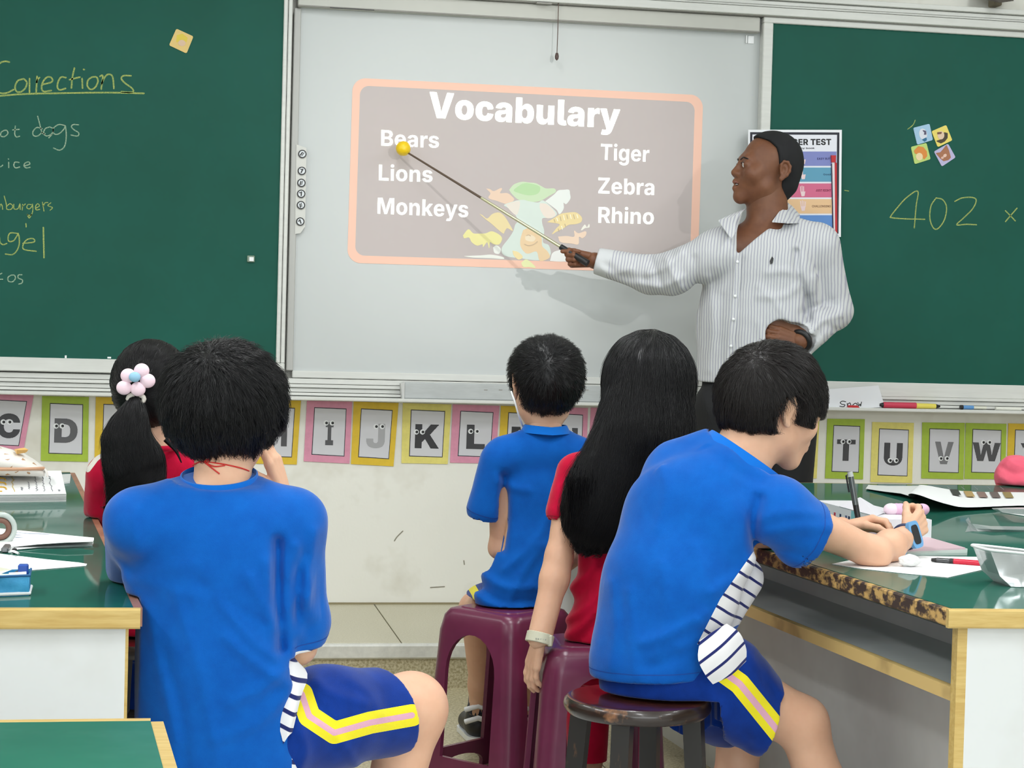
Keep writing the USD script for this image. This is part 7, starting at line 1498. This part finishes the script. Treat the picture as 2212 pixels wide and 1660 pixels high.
sh = U([cn((1626, 880, B, 128), (1626, 700, B, 118), bf, .68), cn((1626, 700, B, 118), (1640, 600, B, 122), bf, .6), cn((1722, 620, B, 46), (1738, 715, B - .01, 44)), cn((1552, 545, B, 46), (1760, 542, B, 46)), cn((1556, 534, B, 44), (1620, 508, B, 40)), cn((1756, 526, B, 44), (1694, 502, B, 40)),
        cn((*sR, 50), (1450, 592, B + .06, 44)), cn((1450, 592, B + .06, 44), (*eR, 40)), cn((*eR, 40), (1292, 565, B + .152, 29)), cn((*sL, 48), (*eL, 40)), cn((*eL, 40), (1744, 728, B - .09, 33))], .028)
cutR = plane(P(1288, 564, B + .155), P(*wR) - P(*eR)); zR = cone(P(1272, 560, B + .17), P(1230, 550, B + .2), .07); cutL = plane(P(1738, 733, B - .10), P(*wL) - P(*eL)); zL = cone(P(1722, 740, B - .13), P(1690, 730, B - .14), .065)
sh = cut(sh, lambda p: np.maximum(zR(p), -cutR(p)), .003); sh = cut(sh, lambda p: np.maximum(zL(p), -cutL(p)), .003)
sh = cut(sh, cn((1310, 568, B + .145, 21), (1270, 560, B + .17, 23)), .003)
# neck opening and the open front
sh = cut(sh, neck_hole(P(1655, 486, B), V3(0, 0, 1), .088, V3(.0, 0, 1) - bf * .35), .006)
sh = cut(sh, px_poly([(1600, 452), (1694, 440), (1690, 466), (1640, 510), (1598, 548), (1590, 546), (1592, 500)], P(1650, 500, B + .03)), .004)
hemT = plane(P(1620, 828, B), V3(0, 0, -1)); sh3 = sh
sh = lambda p: smax(sh3(p), hemT(p), .005)
sh = folds(sh, [([(1500, 560), (1504, 640), (1500, 720)], -.9), ([(1470, 545), (1440, 575), (1400, 590)], 1.0), ([(1470, 600), (1430, 620), (1380, 610)], .9), ([(1440, 560), (1452, 590), (1470, 620)], 1.1), ([(1405, 560), (1420, 590), (1432, 620)], -.8), ([(1360, 580), (1330, 590), (1300, 580)], .7), ([(1390, 605), (1340, 595), (1310, 575)], -.7), ([(1720, 545), (1722, 590), (1740, 640), (1746, 690)], -1.8), ([(1718, 590), (1690, 585), (1660, 590)], .8), ([(1725, 620), (1690, 640), (1640, 640)], .7), ([(1760, 600), (1766, 640), (1770, 670)], .6), ([(1800, 655), (1770, 662), (1735, 676)], -1.0), ([(1815, 680), (1780, 690), (1750, 720)], .9), ([(1800, 710), (1780, 705), (1764, 728)], -.7), ([(1590, 560), (1584, 660), (1575, 800)], .5), ([(1600, 560), (1594, 660), (1586, 800)], -.5), ([(1640, 620), (1680, 660), (1720, 720)], .5), ([(1530, 600), (1540, 700), (1530, 800)], .5), ([(1560, 640), (1556, 720), (1560, 800)], -.4), ([(1640, 700), (1650, 760), (1640, 820)], .5)], .011, 9, P(1625, 650, B + .02))
sh = rough(sh, .005, 8, 21)
lo, hi = box_of([(1265, 450, B - .22), (1850, 850, B + .26)], .05)
vfn = cloth_part(t, 'shirt', sh, lo, hi, .0055, M_shirt); cuff = np.minimum(np.where(np.linalg.norm(vfn[0] - P(1288, 564, B + .155), axis=1) < .09, cutR(vfn[0]) + .050, -1), 9); cuff = np.maximum(cuff, np.where(np.linalg.norm(vfn[0] - P(1738, 733, B - .10), axis=1) < .062, cutL(vfn[0]) + .045, -1))
a_, b_ = split(vfn, cuff); show(t, 'shirt', b_, M_shirt)
for c_ in split(a_, (a_[0] - P(1500, 650, B)) @ CR): show(t, 'cuff', c_, M_cuff)
# collar leaves, placket, buttons, logo
def leaf(pts, th=.004): return fan(pts, th)
def on_front(px, py, off=.004):
    """point of the shirt's surface seen at a pixel, a little in front"""
    d = unit(ray(px, py)); q = EYE + d * (B - .45) / d[1]
    for _ in range(60): q = q + d * max(float(sh(q[None])[0]), -.01) * .8
    return q - d * off
cl1 = [[P(1612, 450, B + .03), P(1604, 456, B - .04), P(1596, 472, B - .09)], [P(1586, 460, B + .01), P(1578, 470, B - .07), P(1590, 500, B - .115)], [P(1560, 472, B - .02), P(1552, 476, B - .08), P(1580, 516, B - .125)]]
cl2 = [[P(1668, 470, B + .075), P(1694, 432, B + .04), P(1690, 448, B - .03), P(1668, 478, B - .09)], [P(1700, 478, B + .075), P(1712, 446, B + .04), P(1712, 468, B - .04), P(1694, 480, B - .10)], [P(1716, 488, B + .07), P(1728, 464, B + .03), P(1726, 480, B - .06), P(1700, 481, B - .115)]]
part(t, 'collar', trimesh.Trimesh(*arr(fan(cl1, .004)), process=False), M_shirt, smooth=50); part(t, 'collar', fan(cl2, .004), M_shirt, smooth=50)
pk = [[on_front(x - 6, y, .002), on_front(x + 8, y, .003)] for x, y in ((1594, 552), (1592, 600), (1588, 650), (1583, 700), (1578, 750), (1574, 800), (1572, 822))]
part(t, 'placket', fan(pk, .002), M_shirt, smooth=50)
for x, y in ((1593, 566), (1588, 640), (1584, 690), (1579, 748)): part(t, 'button', sphere(on_front(x, y, .006), .0055, 2, (1, .6, 1)), M_shiny, smooth=True)
lg = [on_front(x, y, .002) for x, y in ((1668, 554), (1671, 559), (1667, 563), (1669, 569), (1664, 571), (1663, 564), (1666, 558))]
part(t, 'chest_emblem', hull(lg + [q - unit(ray(1668, 562)) * .0016 for q in lg]), M_dark, label='small dark embroidered emblem')
# trousers, shoes, bracelet, ring
tr_s = U([cn((1628, 860, B, 112), (1628, 820, B, 112), bf, .66), cn((1568, 890, B, 72), (1556, 1080, B + .02, 58)), cn((1556, 1080, B + .02, 58), (1556, 1270, B + .03, 52)), cn((1696, 890, B, 72), (1694, 1080, B + .02, 58)), cn((1694, 1080, B + .02, 58), (1694, 1270, B + .03, 52))], .02)
lo, hi = box_of([(1490, 800, B - .15), (1770, 1290, B + .2)], .05); lo[2] = .17
trs_ = lambda p: smax(tr_s(p), p[:, 2] - P(1620, 822, B)[2], .004)
part(t, 'trousers', relax(sdf_mesh(folds(trs_, [([(1720, 900), (1735, 960), (1720, 1040)], .8), ([(1740, 940), (1725, 1000), (1716, 1050)], -.6), ([(1515, 850), (1530, 900), (1526, 960)], .6)], .008, 10), lo, hi, .007), 1), mat('black_trousers', (16, 17, 20), .8, bump=.15, bs=300), smooth=True, label='black trousers')
for x in (1556, 1694):
    a = P(x, 1290, B + .03); a[2] = .15
    sh_ = part(t, 'shoe', relax(sdf_mesh(lambda p: smax(U([cone(a + V3(0, 0, .035), a + bf * .16 + V3(0, 0, .03), .042, .036), cone(a + V3(0, 0, .04), a + V3(0, 0, .09), .042, .04)], .02)(p), .152 - p[:, 2], .004), *bounds([a, a + bf * .2], .09), .006), 1), M_dark, smooth=True)
wax = unit(P(*wL) - P(*eL)); u_, w_ = frame_of(wax); part(t, 'bracelet', tube([P(*wL) - wax * .006 + (u_ * math.cos(a) + w_ * math.sin(a)) * .034 for a in np.linspace(0, 2 * np.pi, 28, endpoint=False)], .011, 8, True), M_dark, smooth=True, label='black wrist band')
# pointer
p0, p1 = P(1243, 553, B + .130), P(879, 329, 6.90)
k = thing('pointer_stick', 'long thin pointer with a yellow ball tip and black grip, held to the slide', 'pointer', p0); d_ = p1 - p0
M_br = mat('pointer_brown', (92, 74, 60), .35); M_steel = mat('pointer_steel', (206, 204, 170), .22, metal=.7)
for nm, u0, u1, r0, r1, m in (('grip', -.07, .085, .013, .0105, M_dark), ('lower_tube', .08, .55, .0062, .0054, M_steel), ('upper_tube', .55, 1.0, .0046, .0036, M_br)):
    q = np.linspace(0, 1, 8); part(k, nm, tube(p0 + d_ * (u0 + (u1 - u0) * q[:, None]), r0 + (r1 - r0) * q, 10), m, smooth=50)
part(k, 'ball_tip', trimesh.Trimesh(*(lambda m: (m.vertices * .0275 * (1 + .12 * (meshkit.fbm(m.vertices * 2.5 + 3, 3, 2)[:, None] - .5)) + P(871, 321, 6.905), m.faces))(trimesh.creation.icosphere(3, 1.0)), process=False), mat('pointer_yellow', (246, 206, 20), .4), smooth=40)
